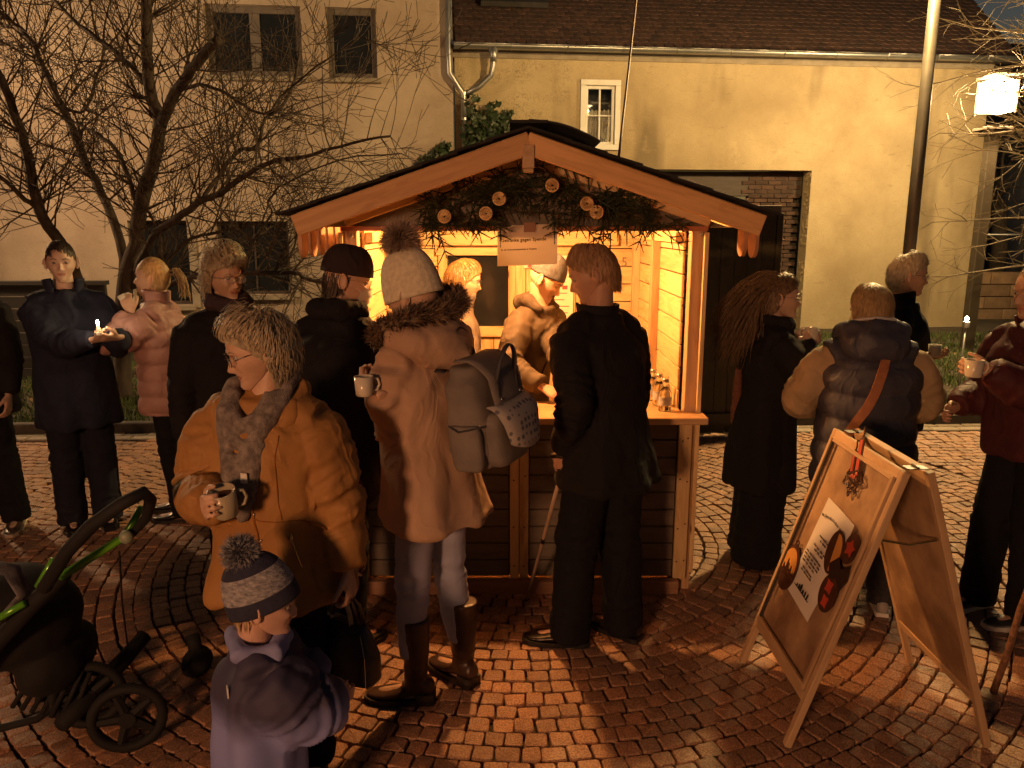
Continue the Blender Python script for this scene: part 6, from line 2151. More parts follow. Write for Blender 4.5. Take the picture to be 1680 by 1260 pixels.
mb = MB(); mb.loft(rbox(.32, .19, .37, 12, lambda t: (1.0 - .12 * t, 1.08 - .30 * t, -.012 * t)), 28)
V, N_, F_ = remesh(mb, .009, 3)
V = V + N_ * (.006 * np.clip(1 - np.abs(vnoise(V, 8, 8, 8, 3)) * 2.4, -.4, 1) + .003 * vnoise(V, 20, 20, 20, 2))[:, None]
link('pack_body', np_mesh('pack_body', V, F_, BPG, True), bp)
mb = MB(); mb.loft([((c[0][0], c[0][1] + .085, c[0][2] - .085), c[1], c[2], .55) for c in rbox(.25, .10, .20, 8)], 24)
V, N_, F_ = remesh(mb, .008, 3); link('front_pocket', np_mesh('front_pocket', V, F_, BPG, True), bp)
for q in (-1, 1):
    mb = MB(); mb.loft([((c[0][0] + q * .155, c[0][1] + .01, c[0][2] - .10), c[1], c[2], .6) for c in rbox(.05, .13, .17, 8)], 20)
    V, N_, F_ = remesh(mb, .008, 3); o = link('side_pocket', np_mesh('side_pocket', V, F_, BPG, True), bp)
    MB().tube([(q * .168, -.05, -.015), (q * .187, .0, -.03), (q * .185, .05, -.02), (q * .165, .085, -.015)], (.004), 6).obj('pocket_edge', BPD, o)
# top panel and handles
mb = MB(); vs = []; nn = 10
for i in range(nn + 1):
    a = i / nn
    for j in range(7):
        b = j / 6 - .5
        y_ = .075 + .055 * math.sin(a * 1.2); z_ = .215 - .20 * a + .004
        y_ = -.03 + .128 * min(1, a * 2.2) + .035 * max(0, a - .45); z_ = .205 - .21 * max(0, a - .25) ** .9
        vs.append((b * (.23 - .02 * a), y_ + .004 * math.cos(b * 5), z_))
mb.add(vs, [(i * 7 + j, i * 7 + j + 1, (i + 1) * 7 + j + 1, (i + 1) * 7 + j) for i in range(nn) for j in range(6)])
o = mb.obj('top_panel', BPG, bp, smooth=True); sm = o.modifiers.new('t', 'SOLIDIFY'); sm.thickness = .008; sm.offset = 1
for y0, z0, lab in ((-.06, .20, 0), (.105, .12, 1)):
    pts = []
    for i in range(13):
        a = PI * i / 12
        pts.append((.07 * math.cos(a), y0 + .03 * math.sin(a) * (1 if lab else -.3), z0 + (.115 if lab == 0 else .13) * math.sin(a)))
    MB().tube(pts, [(.010, .004)] * 13, 8, up=(0, 1, 0)).obj('handle', BPD, bp, smooth=True)
    if lab:
        for x_ in (-.07, .07):
            MB().box((x_, y0 + .012, z0 - .045), (.020, .006, .10), ch=.002).obj('handle_tab', BPD, bp)
            dots('rivet', SNAP, [((x_, y0 + .018, z0 - .08), 0), ((x_, y0 + .018, z0 - .055), 0)], .0045, bp)
# flap with leaf pattern
m, nt, b = nodes('patterned_flap')
v = coords(nt, (1, 1, 1), rnd=False)
wv = nt.nodes.new('ShaderNodeTexVoronoi'); wv.inputs['Scale'].default_value = 38; wv.inputs['Randomness'].default_value = .35; nt.links.new(v, wv.inputs['Vector'])
nt.links.new(ramp(nt, wv.outputs['Distance'], [(.28, (.10, .10, .13)), (.38, (.34, .31, .30))]), b.inputs['Base Color']); b.inputs['Roughness'].default_value = .8
FLP = m
mb = MB(); vs = []; nn = 10
for i in range(nn + 1):
    a = i / nn
    for j in range(9):
        b_2 = j / 8 - .5
        wdt = .27 * (1 - .25 * max(0, a - .5) * 2)
        y_ = .125 + .045 * math.sin(min(1, a * 1.6) * PI / 2) + .02 * a; z_ = .045 - .03 * a - .11 * a * a
        vs.append((b_2 * wdt, y_ - .03 * (2 * b_2) ** 4, z_ - .03 * (1 - (2 * b_2) ** 2) * a * a))
mb.add(vs, [(i * 9 + j, i * 9 + j + 1, (i + 1) * 9 + j + 1, (i + 1) * 9 + j) for i in range(nn) for j in range(8)])
o = mb.obj('flap', FLP, bp, smooth=True); sm = o.modifiers.new('t', 'SOLIDIFY'); sm.thickness = .006; sm.offset = 1
dots('button', SNAP, [((.0, .182, -.115), 0)], .008, bp)
for q in (-1, 1):
    MB().tube([(q * .09, -.09, .17), (q * .10, -.125, .175)], [(.022, .005)] * 2, 8, up=(1, 0, 0)).obj('shoulder_strap', BPD, bp, smooth=True)

# --- old man in the long black coat with a cane
cane_top = W(925, 762, 3.16)
man = Person((.395, 3.28), -142, h=1.80, lean=7, hyaw=46, hpitch=22, old=True, lid=.6, width=1.02, headfwd=.01,
             hl=cane_top + Vector((.0, .02, .06)), elbow_l=(.2, .3, -1), hl_f=(0, -.2, -1), hl_n=(-.9, -.2, 0), hr=(-.24, -.08, .80),
             label='grey-haired man in a long black coat leaning on a cane at the counter', skin=('ruddy', (.50, .28, .19)), feet={'l': (.12, -.08, 45), 'r': (-.12, .02, 10)}, curl=55)
man.coat(BLACKF, hem=.76, hemr=(.24, .20), bulk=.03, kind='wool', seed=8.2, amp=1.3, voxel=.011, shoulder=1.06, arm_k=1.05)
surf_line(man, .0, 1.30, .0, .80, MAT('coat_seam', (.004, .004, .004), rough=.9, bump=0), .0022, 12, 'back_seam', back=True)
man.collar(BLACKF, r=.088, h=.075, flare=1.06, open_=70, thick=.010, z0=-.035)
man.hair(HAIRM('hair_reddish_grey', (.46, .27, .14), (.22, .12, .06)), n=1500, seed=8, vol=.015, length=.075, width=.0025, flow=(0, -.05, -.35), curl=.10, short=True, fringe=.018, tousle=.10)
man.brows(GREYH)
man.trousers(BLKTR, thigh=.105, knee=.095, ankle=.088, down=.03)
man.shoes(MAT('polished_black_leather', (.02, .013, .010), rough=.22, bump=.05), size=.30, w=.055)
cn_ = empty('walking_cane', tuple(cane_top), label='thin brown walking cane held by the man in the black coat', cat='cane')
ct = Vector((.075, 3.66, .0)); rel = ct - cane_top
MB().tube([Vector((0, 0, 0)), rel * .45, rel * .995], [.0095, .009, .0075], 8).obj('shaft', MAT('cane_wood', (.45, .32, .24), rough=.45), cn_, smooth=True)
MB().tube([Vector((-.05, .03, .03)), Vector((-.02, .01, .035)), Vector((.02, -.01, .03)), Vector((.0, 0, 0))], .012, 8).obj('handle', BLKSH, cn_, smooth=True)
MB().tube([rel * .50, rel * .53], .0105, 8).tube([rel * .985, rel], .011, 8).obj('ferrule', BLACKM, cn_)

# --- person in dark hooded jacket with mask, left of the pompom hat
hood = Person((-.80, 3.30), 148, h=1.78, lean=13, hyaw=-46, hpitch=14, width=1.16, hr=(-.26, -.22, .92), hl=(.24, -.30, 1.0), lid=.4,
              label='person in black jacket and dark cap with glasses and face mask, beside the pompom hat', skin=('fair2', (.52, .33, .24)), feet={'l': (.12, 0, 10), 'r': (-.12, .04, -10)})
hood.coat(BLACKF, hem=.72, hemr=(.25, .20), bulk=.05, seed=11.4, amp=1.3, voxel=.013, arm_k=1.15, shoulder=1.05)
hood.blob(BLACKF, [('tube', [hood.Nk + Vector((-.10, -.03, .02)), hood.Nk + Vector((-.07, .08, .04)), hood.Nk + Vector((.07, .08, .04)), hood.Nk + Vector((.10, -.03, .02))], .05)], name='hood', voxel=.012)
hood.hair(DARKH, n=250, seed=5, vol=.004, length=.05, zmax=.02, caps=False)
hood.beanie(FAB('dark_cap_knit', (.03, .02, .022), weave=200, b=.7), brim=.022, top=.150, k=1.14, tilt=-4, ribs=20)
hood.glasses(MAT('pale_frame', (.5, .4, .25), rough=.3, metal=.5, bump=0))
MASK = MAT('face_mask', (.62, .58, .52), rough=.8, bump=.1)
mb = MB(); vs = []
for i in range(9):
    a = -1 + i / 4
    for j in range(7):
        b_2 = j / 6
        z_ = -.018 - .095 * b_2; xx = a * .058 * (1 - .15 * b_2)
        y_ = -.126 + .055 * a * a + .02 * abs(b_2 - .35) + .006 * (j % 2)
        vs.append(hood.hp((xx, y_, z_)))
mb.add(vs, [(i * 7 + j, (i + 1) * 7 + j, (i + 1) * 7 + j + 1, i * 7 + j + 1) for i in range(8) for j in range(6)])
o = mb.obj('face_mask', MASK, hood.root, smooth=True)
for q in (-1, 1): MB().tube([hood.hp((q * .055, -.07, -.035)), hood.hp((q * .08, -.0, -.01)), hood.hp((q * .082, .02, -.02))], .0015, 5).obj('ear_loop', MASK, o)
hood.trousers(BLKTR, thigh=.105, knee=.085, ankle=.075); hood.shoes(BLKSH)
m, nt, b = nodes('patterned_scarf')
v = coords(nt, (1, 1, 1), rnd=False)
c = ramp(nt, ntex(nt, v, 36, 3, .6, 1.5), [(.42, (.03, .025, .03)), (.5, (.30, .10, .07)), (.58, (.45, .42, .36))])
nt.links.new(c, b.inputs['Base Color']); b.inputs['Roughness'].default_value = .9
SCPAT = m
il = hood.Mw.inverted()
a0 = il @ W(583, 735, 3.0); a1 = il @ W(588, 820, 3.0); a2 = il @ W(585, 875, 3.0); a3 = il @ W(590, 940, 3.02)
hood.blob(SCPAT, [('tube', [a0, a0.lerp(a1, .5) + Vector((.01, 0, 0)), a1, a2, a3], [.012, .018, .026, .034, .022])], name='patterned_scarf', voxel=.007, amp=1.2)

# --- blond person inside the stall
inn = Person((-.36, 4.62), 105, h=1.68, lean=8, hyaw=-6, hpitch=12, width=1.0, hl=(.22, -.30, 1.02), hr=(-.22, -.30, 1.02), lid=.5,
             label='blond person in a pale jacket standing inside the stall behind the backpack woman', skin=('warm', (.56, .35, .25)))
PALEJ = FAB('pale_jacket_cloth', (.15, .12, .10), (.11, .085, .07))
inn.coat(PALEJ, hem=.8, hemr=(.21, .16), bulk=.03, seed=13, voxel=.014)
inn.collar(PALEJ, r=.09, h=.09, open_=40)
inn.hair(HAIRM('hair_honey', (.26, .16, .07), (.12, .07, .03)), n=800, seed=6, vol=.016, length=.19, width=.003)
inn.glasses(BLACKM)
inn.trousers(BLKTR); inn.shoes(BLKSH)

# --- vendor with grey beanie behind the counter
hR = W(921, 655, 3.93); hL = W(937, 618, 4.02)
ven = Person((.06, 4.55), 52, h=1.72, lean=17, hyaw=22, hpitch=34, lid=.85, width=1.02, hr=hR + Vector((-.10, .09, .05)), hl=hL + Vector((-.06, .10, .06)),
             elbow_r=(-.8, .4, -.7), elbow_l=(.6, .5, -.8), hr_f=(.15, -.85, -.4), hl_f=(-.35, -.8, -.35), hr_n=(.3, -.4, -.9), hl_n=(-.4, -.3, -.9), curl=28,
             label='man with a grey beanie and moustache in a brown work jacket serving inside the stall', skin=('warm2', (.55, .33, .23)))
BRJ = FAB('brown_work_jacket', (.075, .056, .040), (.052, .038, .028), rough=.7, crease=.3)
ven.coat(BRJ, hem=.82, hemr=(.205, .165), bulk=.028, seed=15.7, amp=1.5, voxel=.010, cuff=.042)
surf_line(ven, .0, 1.36, .005, .95, FAB('dark_placket', (.03, .022, .02)), .005, name='zip')
pk = MB(); p, n_ = ven.surf(-.09, 1.25)
o = MB().box((0, 0, 0), (.10, .012, .045), ch=.004).obj('pocket_flap', BRJ, ven.root); o.location = p + n_ * .004; o.rotation_euler = (R(13), 0, R(-8))
p, n_ = ven.surf(.09, 1.25)
o = MB().box((0, 0, 0), (.09, .012, .04), ch=.004).obj('pocket_flap', BRJ, ven.root); o.location = p + n_ * .004; o.rotation_euler = (R(13), 0, R(8))
for x0, z0 in ((-.09, 1.282), (.09, 1.282)):
    p, n_ = ven.surf(x0, z0); MB().box(tuple(p + n_ * .006), (.08, .004, .006)).obj('reflective_piping', WHITEP, ven.root)
ven.blob(BRJ, [('tube', [ven.Nk + Vector((-.080, -.065, -.02)), ven.Nk + Vector((-.105, .01, .035)), ven.Nk + Vector((-.05, .09, .02)), ven.Nk + Vector((.05, .09, .02)), ven.Nk + Vector((.105, .01, .030)), ven.Nk + Vector((.080, -.060, -.02))], [.020, .040, .055, .055, .040, .020])], name='hood', voxel=.010, amp=1.3)
GREYK = FAB('grey_beanie_knit', (.085, .085, .095), (.06, .06, .068), weave=160, b=.9, scale=30)
ven.beanie(GREYK, brim=.022, top=.158, k=1.10, tilt=-10, slouch=(0, .012))
MB().box(tuple(ven.hp((.075, -.055, .038))), (.004, .012, .016)).obj('hat_label', WHITEP, ven.root)
ven.brows(DARKH)
mb = MB()
r2 = random.Random(4)
for i in range(260):
    x_ = r2.uniform(-.026, .026); mb.tube([ven.hp((x_, -.099 + abs(x_) * .25, -.050 - abs(x_) * .12)), ven.hp((x_ * 1.15, -.105 + abs(x_) * .25, -.0605 - abs(x_) * .15))], [.0011, .0006], 3)
mb.obj('moustache', DARKH, ven.root)
ven.trousers(BLKTR); ven.shoes(BLKSH)

# --- woman with curly fair hair, glasses, black coat
cur = Person((-1.43, 3.86), 38, h=1.74, lean=1, hyaw=12, hpitch=4, width=1.08, lid=.3, hl=(.20, -.25, 1.05), hr=(-.27, -.02, .82),
             label='woman with curly fair hair and glasses in a black coat behind the ochre coat', skin=('fair3', (.50, .32, .23)), old=True)
cur.coat(BLACKF, hem=.6, hemr=(.25, .2), bulk=.035, seed=17, voxel=.014)
DSC = FAB('plum_scarf', (.05, .035, .045), weave=160, b=.6)
cur.blob(DSC, [('tube', [cur.Nk + Vector((.0, -.09, .02)), cur.Nk + Vector((-.085, -.05, .045)), cur.Nk + Vector((-.07, .06, .06)), cur.Nk + Vector((.07, .06, .06)), cur.Nk + Vector((.085, -.05, .045)), cur.Nk + Vector((.01, -.095, .015))], .042), ('tube', [cur.Nk + Vector((.03, -.10, .0)), cur.Nk + Vector((.04, -.15, -.13)), cur.Nk + Vector((.035, -.15, -.26))], [.035, .04, .03])], name='scarf', voxel=.010)
cur.hair(GREYBL, n=1300, seed=12, vol=.034, length=.12, width=.0030, flow=(0, -.2, 0), curl=1.0, fringe=.02, tousle=.25)
cur.glasses(MAT('thin_metal_frame', (.4, .33, .25), rough=.3, metal=.8, bump=0)); cur.brows(GREYH)
cur.trousers(BLKTR); cur.shoes(BLKSH)

# --- teenager in dark coat with a candle
cb = W(166, 556, 4.42)
boy = Person((-2.70, 4.66), 32, h=1.78, lean=0, hyaw=-6, hpitch=2, width=1.05, lid=.25, hl=cb + Vector((.07, .05, .0)), hr=cb + Vector((-.06, .03, -.01)), hl_f=(-.7, -.5, .1), hr_f=(.8, -.5, .1), hl_n=(-.3, .2, .6), hr_n=(.3, .1, .6),
             elbow_l=(.25, .1, -1), elbow_r=(-.25, .1, -1), label='teenager with short dark hair in a long dark coat holding a small candle', skin=('pale', (.55, .37, .29)), curl=45)
boy.coat(NAVY, hem=.66, hemr=(.235, .19), bulk=.04, seed=19, voxel=.014, amp=1.4, arm_k=1.1)
boy.collar(NAVY, r=.095, h=.085, flare=1.2, open_=80, thick=.018)
boy.hair(DARKH, n=1000, seed=14, vol=.008, length=.04, width=.0026, flow=(0, -.15, 0), short=True, side=.2, fringe=.014); boy.brows(DARKH)
boy.trousers(FAB('dark_navy_trousers', (.014, .016, .03)), thigh=.10, knee=.09, ankle=.085, down=.03); boy.shoes(BLKSH)
cd = empty('candle', tuple(W(160, 531, 4.36) - Vector((0, 0, .03))), label='small burning candle held by the teenager in the dark coat', cat='candle')
MB().tube([(0, 0, -.03), (0, 0, .022)], .008, 10).obj('wax', WHITEP, cd, smooth=True)
MB().loft([((0, 0, -.035), .016, .016), ((0, 0, -.02), .022, .022)], 10).obj('holder', WHITEP, cd)
MB().ball((0, 0, .036), (.007, .007, .015), 8, 8).obj('flame', EMIT('candle_flame', (1, .78, .45), 90), cd, smooth=True)
lamp('candle_light', tuple(W(160, 531, 4.30) + Vector((0, -.02, .03))), .55, (1, .60, .28), .012)

# --- blond woman in the pink puffer drinking
cp_ = W(203, 490, 4.70)
pink = Person((-2.24, 4.84), -88, h=1.67, lean=2, hyaw=2, hpitch=-4, width=1.0, lid=.5, hl=cp_ + Vector((.05, -.03, -.085)), hl_f=(-.15, -.3, .95), elbow_l=(.3, -.2, -1), curl=55,
              label='woman with a blond ponytail in a pink quilted jacket drinking beside the tree', skin=('fair4', (.54, .35, .26)), feet={'l': (.10, .05, 0), 'r': (-.10, -.05, 0)})
PINKP = FAB('pink_padded_cloth', (.40, .24, .22), (.32, .185, .17), rough=.5, b=.1)
pink.coat(PINKP, hem=.76, hemr=(.21, .18), bulk=.045, kind='puffer', seed=21, voxel=.011, sp=.105, arm_k=1.15)
pink.collar(PINKP, r=.085, h=.10, flare=1.1, open_=40, thick=.022)
pink.hair(BLOND, n=1000, seed=15, vol=.006, length=.1, width=.003, gather=(0, .115, .045))
pink.strands(BLOND, [[(0, .105, .045), (0, .15, .055), (0, .185, .0), (0, .20, -.07), (0, .19, -.13)]], n=130, r0=.004, spread=.013, seed=3, name='ponytail')
MB().ball(pink.hp((0, .118, .048)), .017, 10, 8).obj('hair_tie', BLACKM, pink.root)
pink.brows(BROWNH)
pink.trousers(BLKTR, thigh=.09, knee=.065, ankle=.05); pink.shoes(BLKSH, boot=.25)
mug(cp_, 'small pale cup at the mouth of the woman with the ponytail', 0, r=.028, h=.05, tilt=(0, -.5))

# --- woman with long blown hair
cup4 = W(1331, 548, 4.0)
lng = Person((1.42, 4.14), 84, h=1.61, lean=3, hyaw=-2, hpitch=3, width=1.08, lid=.3, hr=cup4 + Vector((-.05, -.03, -.03)), hl=cup4 + Vector((-.05, .10, -.03)), hr_f=(.35, -.9, .15), hl_f=(-.35, -.9, .15), elbow_r=(-.5, .2, -1), elbow_l=(.5, .2, -1), curl=50, old=True,
             label='woman with long windblown hair and glasses in a black coat and wide trousers', skin=('fair5', (.54, .35, .26)))
lng.coat(BLACKF, hem=.50, hemr=(.23, .20), bulk=.04, seed=23, amp=1.4, voxel=.013, arm_k=1.1)
lng.blob(BLACKF, [('tube', [lng.Nk + Vector((.0, -.08, .0)), lng.Nk + Vector((-.09, -.04, .02)), lng.Nk + Vector((-.07, .06, .035)), lng.Nk + Vector((.07, .06, .035)), lng.Nk + Vector((.09, -.04, .02)), lng.Nk + Vector((.01, -.085, .0))], .036)], name='scarf', voxel=.011)
LH = HAIRM('hair_long_brown', (.21, .135, .075), (.07, .042, .026))
lng.hair(LH, n=1100, seed=16, vol=.014, length=.10, width=.003, flow=(0, .6, .1), curl=.2, tousle=.2)
paths = []
for x_ in (-.06, -.02, .03, .065):
    paths.append([(x_, .03, .105), (x_ * 1.1, .10, .09), (x_ * 1.2, .18, .02), (x_ * 1.2, .26, -.09), (x_, .31, -.20), (x_, .335, -.31)])
    paths.append([(x_, .06, .06), (x_ * 1.1, .12, .0), (x_ * 1.2, .17, -.10), (x_ * 1.2, .21, -.21), (x_, .25, -.32), (x_, .25, -.40)])
    paths.append([(x_, .085, .02), (x_ * 1.1, .12, -.06), (x_ * 1.2, .13, -.17), (x_ * 1.2, .15, -.28), (x_, .16, -.38)])
lng.strands(LH, paths, n=60, r0=.0032, spread=.030, seed=4, name='long_hair')
lng.glasses(MAT('thin_metal_frame2', (.4, .33, .25), rough=.3, metal=.8, bump=0)); lng.brows(GREYH)
lng.trousers(BLKTR, thigh=.135, knee=.135, ankle=.145, down=.04, voxel=.014); lng.shoes(BLKSH)
mug(cup4, 'cream cup held up by the woman with long windblown hair', 2.5, r=.036, h=.072)
RBR = MAT('rust_pattern_cloth', (.20, .07, .04), (.09, .03, .02), scale=40, rough=.8, bump=.3, rnd=False)
il = lng.Mw.inverted()
lng.blob(RBR, [('tube', [il @ W(1212, 605, 4.1), il @ W(1208, 690, 4.15), il @ W(1212, 790, 4.15)], [.020, .034, .030])], name='shawl_end', voxel=.009)

# --- woman in the navy quilted waistcoat seen from behind
vst = Person((1.71, 3.62), 172, h=1.60, lean=7, hyaw=0, hpitch=20, width=1.16, lid=.4, hl=(.20, -.27, 1.08), hr=(-.20, -.27, 1.08), elbow_l=(1, .45, -.9), elbow_r=(-1, .45, -.9), feet={'l': (.10, 0, 8), 'r': (-.16, .02, -10)},
             label='woman in a navy quilted waistcoat with beige sleeves and orange bag strap, back turned', skin=('fair6', (.54, .35, .26)))
BEIGE = FAB('beige_fleece', (.42, .31, .19), (.34, .25, .15), weave=180, b=.5)
vst.coat(BEIGE, hem=.80, hemr=(.20, .17), bulk=.04, seed=25, voxel=.013, name='jumper', arm_k=1.25, cuff=.055)
NAVP = FAB('navy_padded_cloth', (.062, .062, .088), (.045, .045, .066), rough=.5, b=.12)
vst.coat(NAVP, hem=.50, hemr=(.255, .215), bulk=.062, kind='puffer', seed=27, voxel=.011, name='waistcoat', sleeves=False, sp=.125, amp=1.3, shoulder=1.02)
lastv = vst.last
vst.blob(NAVP, [('ball', vst.Nk + Vector((0, .085, -.01)), (.155, .095, .105)), ('tube', [vst.Nk + Vector((-.13, -.05, .02)), vst.Nk + Vector((-.12, .06, .05)), vst.Nk + Vector((0, .11, .075)), vst.Nk + Vector((.12, .06, .05)), vst.Nk + Vector((.13, -.05, .02))], .045)], name='hood', voxel=.011, amp=1.5)
vst.last = lastv
SILV = FAB('silver_lining', (.55, .55, .58), rough=.4)
MB().tube([vst.Nk + Vector(q) for q in ((-.125, .03, .088), (-.07, .095, .112), (.0, .118, .122), (.07, .095, .112), (.125, .03, .088))], .007, 6).obj('hood_piping', SILV, vst.root, smooth=True)
ORS = MAT('orange_strap', (.42, .17, .07), (.32, .12, .05), scale=30, rough=.7, bump=.3, rnd=False)
pts = []; nn_ = []
for i in range(17):
    t = i / 16; x_ = -.05 + .24 * t; z_ = 1.325 - .46 * t
    p, n_ = vst.surf(x_, z_, True); pts.append(p + n_ * .006); nn_.append(n_)
for _ in range(3):
    pts = [pts[0]] + [(pts[i - 1] + pts[i] * 2 + pts[i + 1]) / 4 for i in range(1, 16)] + [pts[-1]]
    nn_ = [nn_[0]] + [(nn_[i - 1] + nn_[i] + nn_[i + 1]).normalized() for i in range(1, 16)] + [nn_[-1]]
ribbon([p + n * .006 for p, n in zip(pts, nn_)], nn_, .042, .005).obj('bag_strap', ORS, vst.root, smooth=False)
vst.hair(BLOND, n=1200, seed=18, vol=.018, length=.14, width=.003, curl=.35, tousle=.22)
vst.trousers(FAB('grey_trousers', (.06, .06, .07)), thigh=.10, knee=.08, ankle=.07); vst.shoes(MAT('white_trainer', (.42, .40, .37), rough=.5), sole=WHITEP)

# --- man with grey hair behind, with cup
cup5 = W(1530, 577, 4.42)
mn2 = Person((2.40, 4.66), 62, h=1.70, lean=0, hyaw=12, hpitch=6, width=1.08, lid=.35, old=True, hr=cup5 + Vector((-.07, -.01, -.02)), hl=cup5 + Vector((.03, .11, -.04)), hr_f=(.7, -.6, .05), hl_f=(-.6, -.7, .05), hr_n=(.3, -.1, .8), hl_n=(-.3, -.1, .8), elbow_r=(-.5, .3, -1), elbow_l=(.5, .3, -1), curl=45,
             label='grey-blond man with glasses in a black jacket holding a cup in both hands', skin=('ruddy2', (.50, .31, .22)))
mn2.coat(BLACKF, hem=.68, hemr=(.23, .18), bulk=.035, seed=29, voxel=.014)
mn2.collar(BLACKF, r=.072, h=.075, flare=1.0, open_=4, thick=.012)
mn2.hair(GREYBL, n=1200, seed=19, vol=.020, length=.085, width=.003, flow=(0, -.1, 0), curl=.35, short=True, fringe=.02, tousle=.16)
mn2.glasses(MAT('thin_metal_frame3', (.5, .45, .35), rough=.25, metal=.8, bump=0)); mn2.brows(GREYH)
mn2.trousers(BLKTR); mn2.shoes(BLKSH)
mug(cup5 + Vector((0, -.02, .01)), 'pale cup held in both hands by the grey-blond man', 1, r=.036, h=.07)

# --- man in the maroon jacket at the right edge
cup6 = W(1598, 604, 3.28)
mr_ = Person((2.44, 3.52), -78, h=1.70, lean=6, hyaw=-4, hpitch=8, width=1.1, lid=.4, old=True, hl=cup6 + Vector((.085, .02, -.015)), hl_f=(-.25, -.95, .1), hl_n=(-.9, .1, .25), elbow_l=(.4, .6, -.9), hr=(-.22, -.22, 1.05), curl=55,
             label='man in a maroon jacket at the right edge holding out a white cup', skin=('ruddy3', (.50, .30, .21)), feet={'l': (.13, -.03, -8), 'r': (-.10, -.10, 5)})
MAROON = FAB('maroon_cloth', (.085, .022, .024), (.055, .014, .018), rough=.6)
mr_.coat(MAROON, hem=.84, hemr=(.215, .175), bulk=.045, seed=31, amp=1.5, voxel=.013, arm_k=1.15)
mr_.collar(MAROON, r=.085, h=.06, open_=60)
mr_.hair(GREYH, n=900, seed=20, vol=.006, length=.03, width=.0028, short=True)
mr_.brows(GREYH)
mr_.trousers(BLKTR, thigh=.11, knee=.095, ankle=.085, down=.03); mr_.shoes(MAT('black_trainer', (.03, .03, .032), rough=.35), sole=WHITEP, size=.30)
mug(cup6, 'white cup held out by the man in the maroon jacket', 0, r=.039, h=.075)

# --- person cut by the left edge
edg = Person((-3.32, 4.62), 12, h=1.76, width=1.05, hl=(.24, -.10, .88), hr=(-.25, -.05, .8), label='person in dark clothes cut off by the left edge, one shoe in view', skin=('fair7', (.54, .35, .26)), feet={'l': (.15, -.02, 8), 'r': (-.11, .03, -8)})
edg.coat(BLACKF, hem=.75, hemr=(.24, .18), bulk=.04, seed=33, voxel=.016)
edg.hair(BROWNH, n=500, seed=21, vol=.012, length=.08)
edg.trousers(BLKTR, thigh=.10, knee=.085, ankle=.08); edg.shoes(MAT('brown_trainer', (.12, .085, .06), (.04, .03, .025), scale=30, rough=.4), sole=MAT('pale_sole', (.35, .3, .25), rough=.6), size=.30)

# --- toddler in front
m, nt, b = nodes('two_tone_jacket')
tc = nt.nodes.new('ShaderNodeTexCoord'); sx_ = nt.nodes.new('ShaderNodeSeparateXYZ'); nt.links.new(tc.outputs['Object'], sx_.inputs[0])
ad = nt.nodes.new('ShaderNodeMath'); ad.operation = 'MULTIPLY_ADD'; ad.inputs[1].default_value = .06
nt.links.new(ntex(nt, tc.outputs['Object'], 12, 2), ad.inputs[0]); nt.links.new(sx_.outputs[2], ad.inputs[2])
c = ramp(nt, ad.outputs[0], [(.535, (.20, .23, .52)), (.63, (.042, .038, .085))])
nt.links.new(c, b.inputs['Base Color']); b.inputs['Roughness'].default_value = .75
bumpn(nt, b, ntex(nt, tc.outputs['Object'], 300, 2), .2, .001)
KIDJ = m
kid = Person((-.725, 2.00), 116, h=.89, lean=4, hyaw=-16, hpitch=10, child=True, width=1.2, lid=.4, hr=(-.10, -.40, 1.02), hl=(.12, -.38, 1.0), elbow_r=(-.7, .3, -1), elbow_l=(.7, .4, -1),
             label='small child in a navy-to-blue jacket and striped pompom hat in front of the ochre coat', skin=('child', (.60, .38, .30)), feet={'l': (.12, 0, 5), 'r': (-.12, .05, -5)}, curl=40)
kid.coat(KIDJ, hem=.60, hemr=(.27, .24), bulk=.085, seed=35, amp=1.2, voxel=.0085, cuff=.06, arm_k=1.25, neckz=.54, neckr=.10)
BLUF = FAB('lavender_fleece', (.25, .27, .50), (.19, .20, .40), weave=200, b=.5)
kid.blob(BLUF, [('tube', [kid.Nk + Vector((.02, -.075, .02)), kid.Nk + Vector((-.075, -.03, .02)), kid.Nk + Vector((-.06, .06, .03)), kid.Nk + Vector((.06, .06, .03)), kid.Nk + Vector((.078, -.03, .02)), kid.Nk + Vector((.03, -.08, .015))], .027)], name='collar', voxel=.007)
kid.hair(BLOND, n=150, seed=22, vol=.003, length=.03, zmax=-.02, caps=False)
HGREY = MAT('marled_grey_knit', (.40, .40, .44), (.15, .15, .18), scale=55, rough=.95, bump=1.0, bscale=120, bdist=.005, rnd=False, stretch=(1, 1, 2.4))
HNAV = MAT('navy_knit', (.028, .030, .065), (.018, .02, .045), scale=60, rough=.95, bump=.8, bscale=200, bdist=.003, rnd=False)
kid.beanie(HNAV, brim=-.012, top=.168, k=1.25, tilt=-27, mat2=HGREY, bands=[(.19, .52)], ribs=0)
kid.pompom(HGREY, r_=.045, L=.016, n=2600, c=kid.hat_top + Vector((0, .01, .012)))
p, n_ = kid.surf(-.10, .68, True)
o = MB().box((0, 0, 0), (.022, .004, .030), ch=.001).obj('jacket_label', WHITEP, kid.root); o.location = p + n_ * .004; o.rotation_euler = (0, 0, 0)
kid.trousers(NAVY, thigh=.12, knee=.11, ankle=.10, voxel=.011); kid.shoes(BLKSH, size=.30, w=.06)

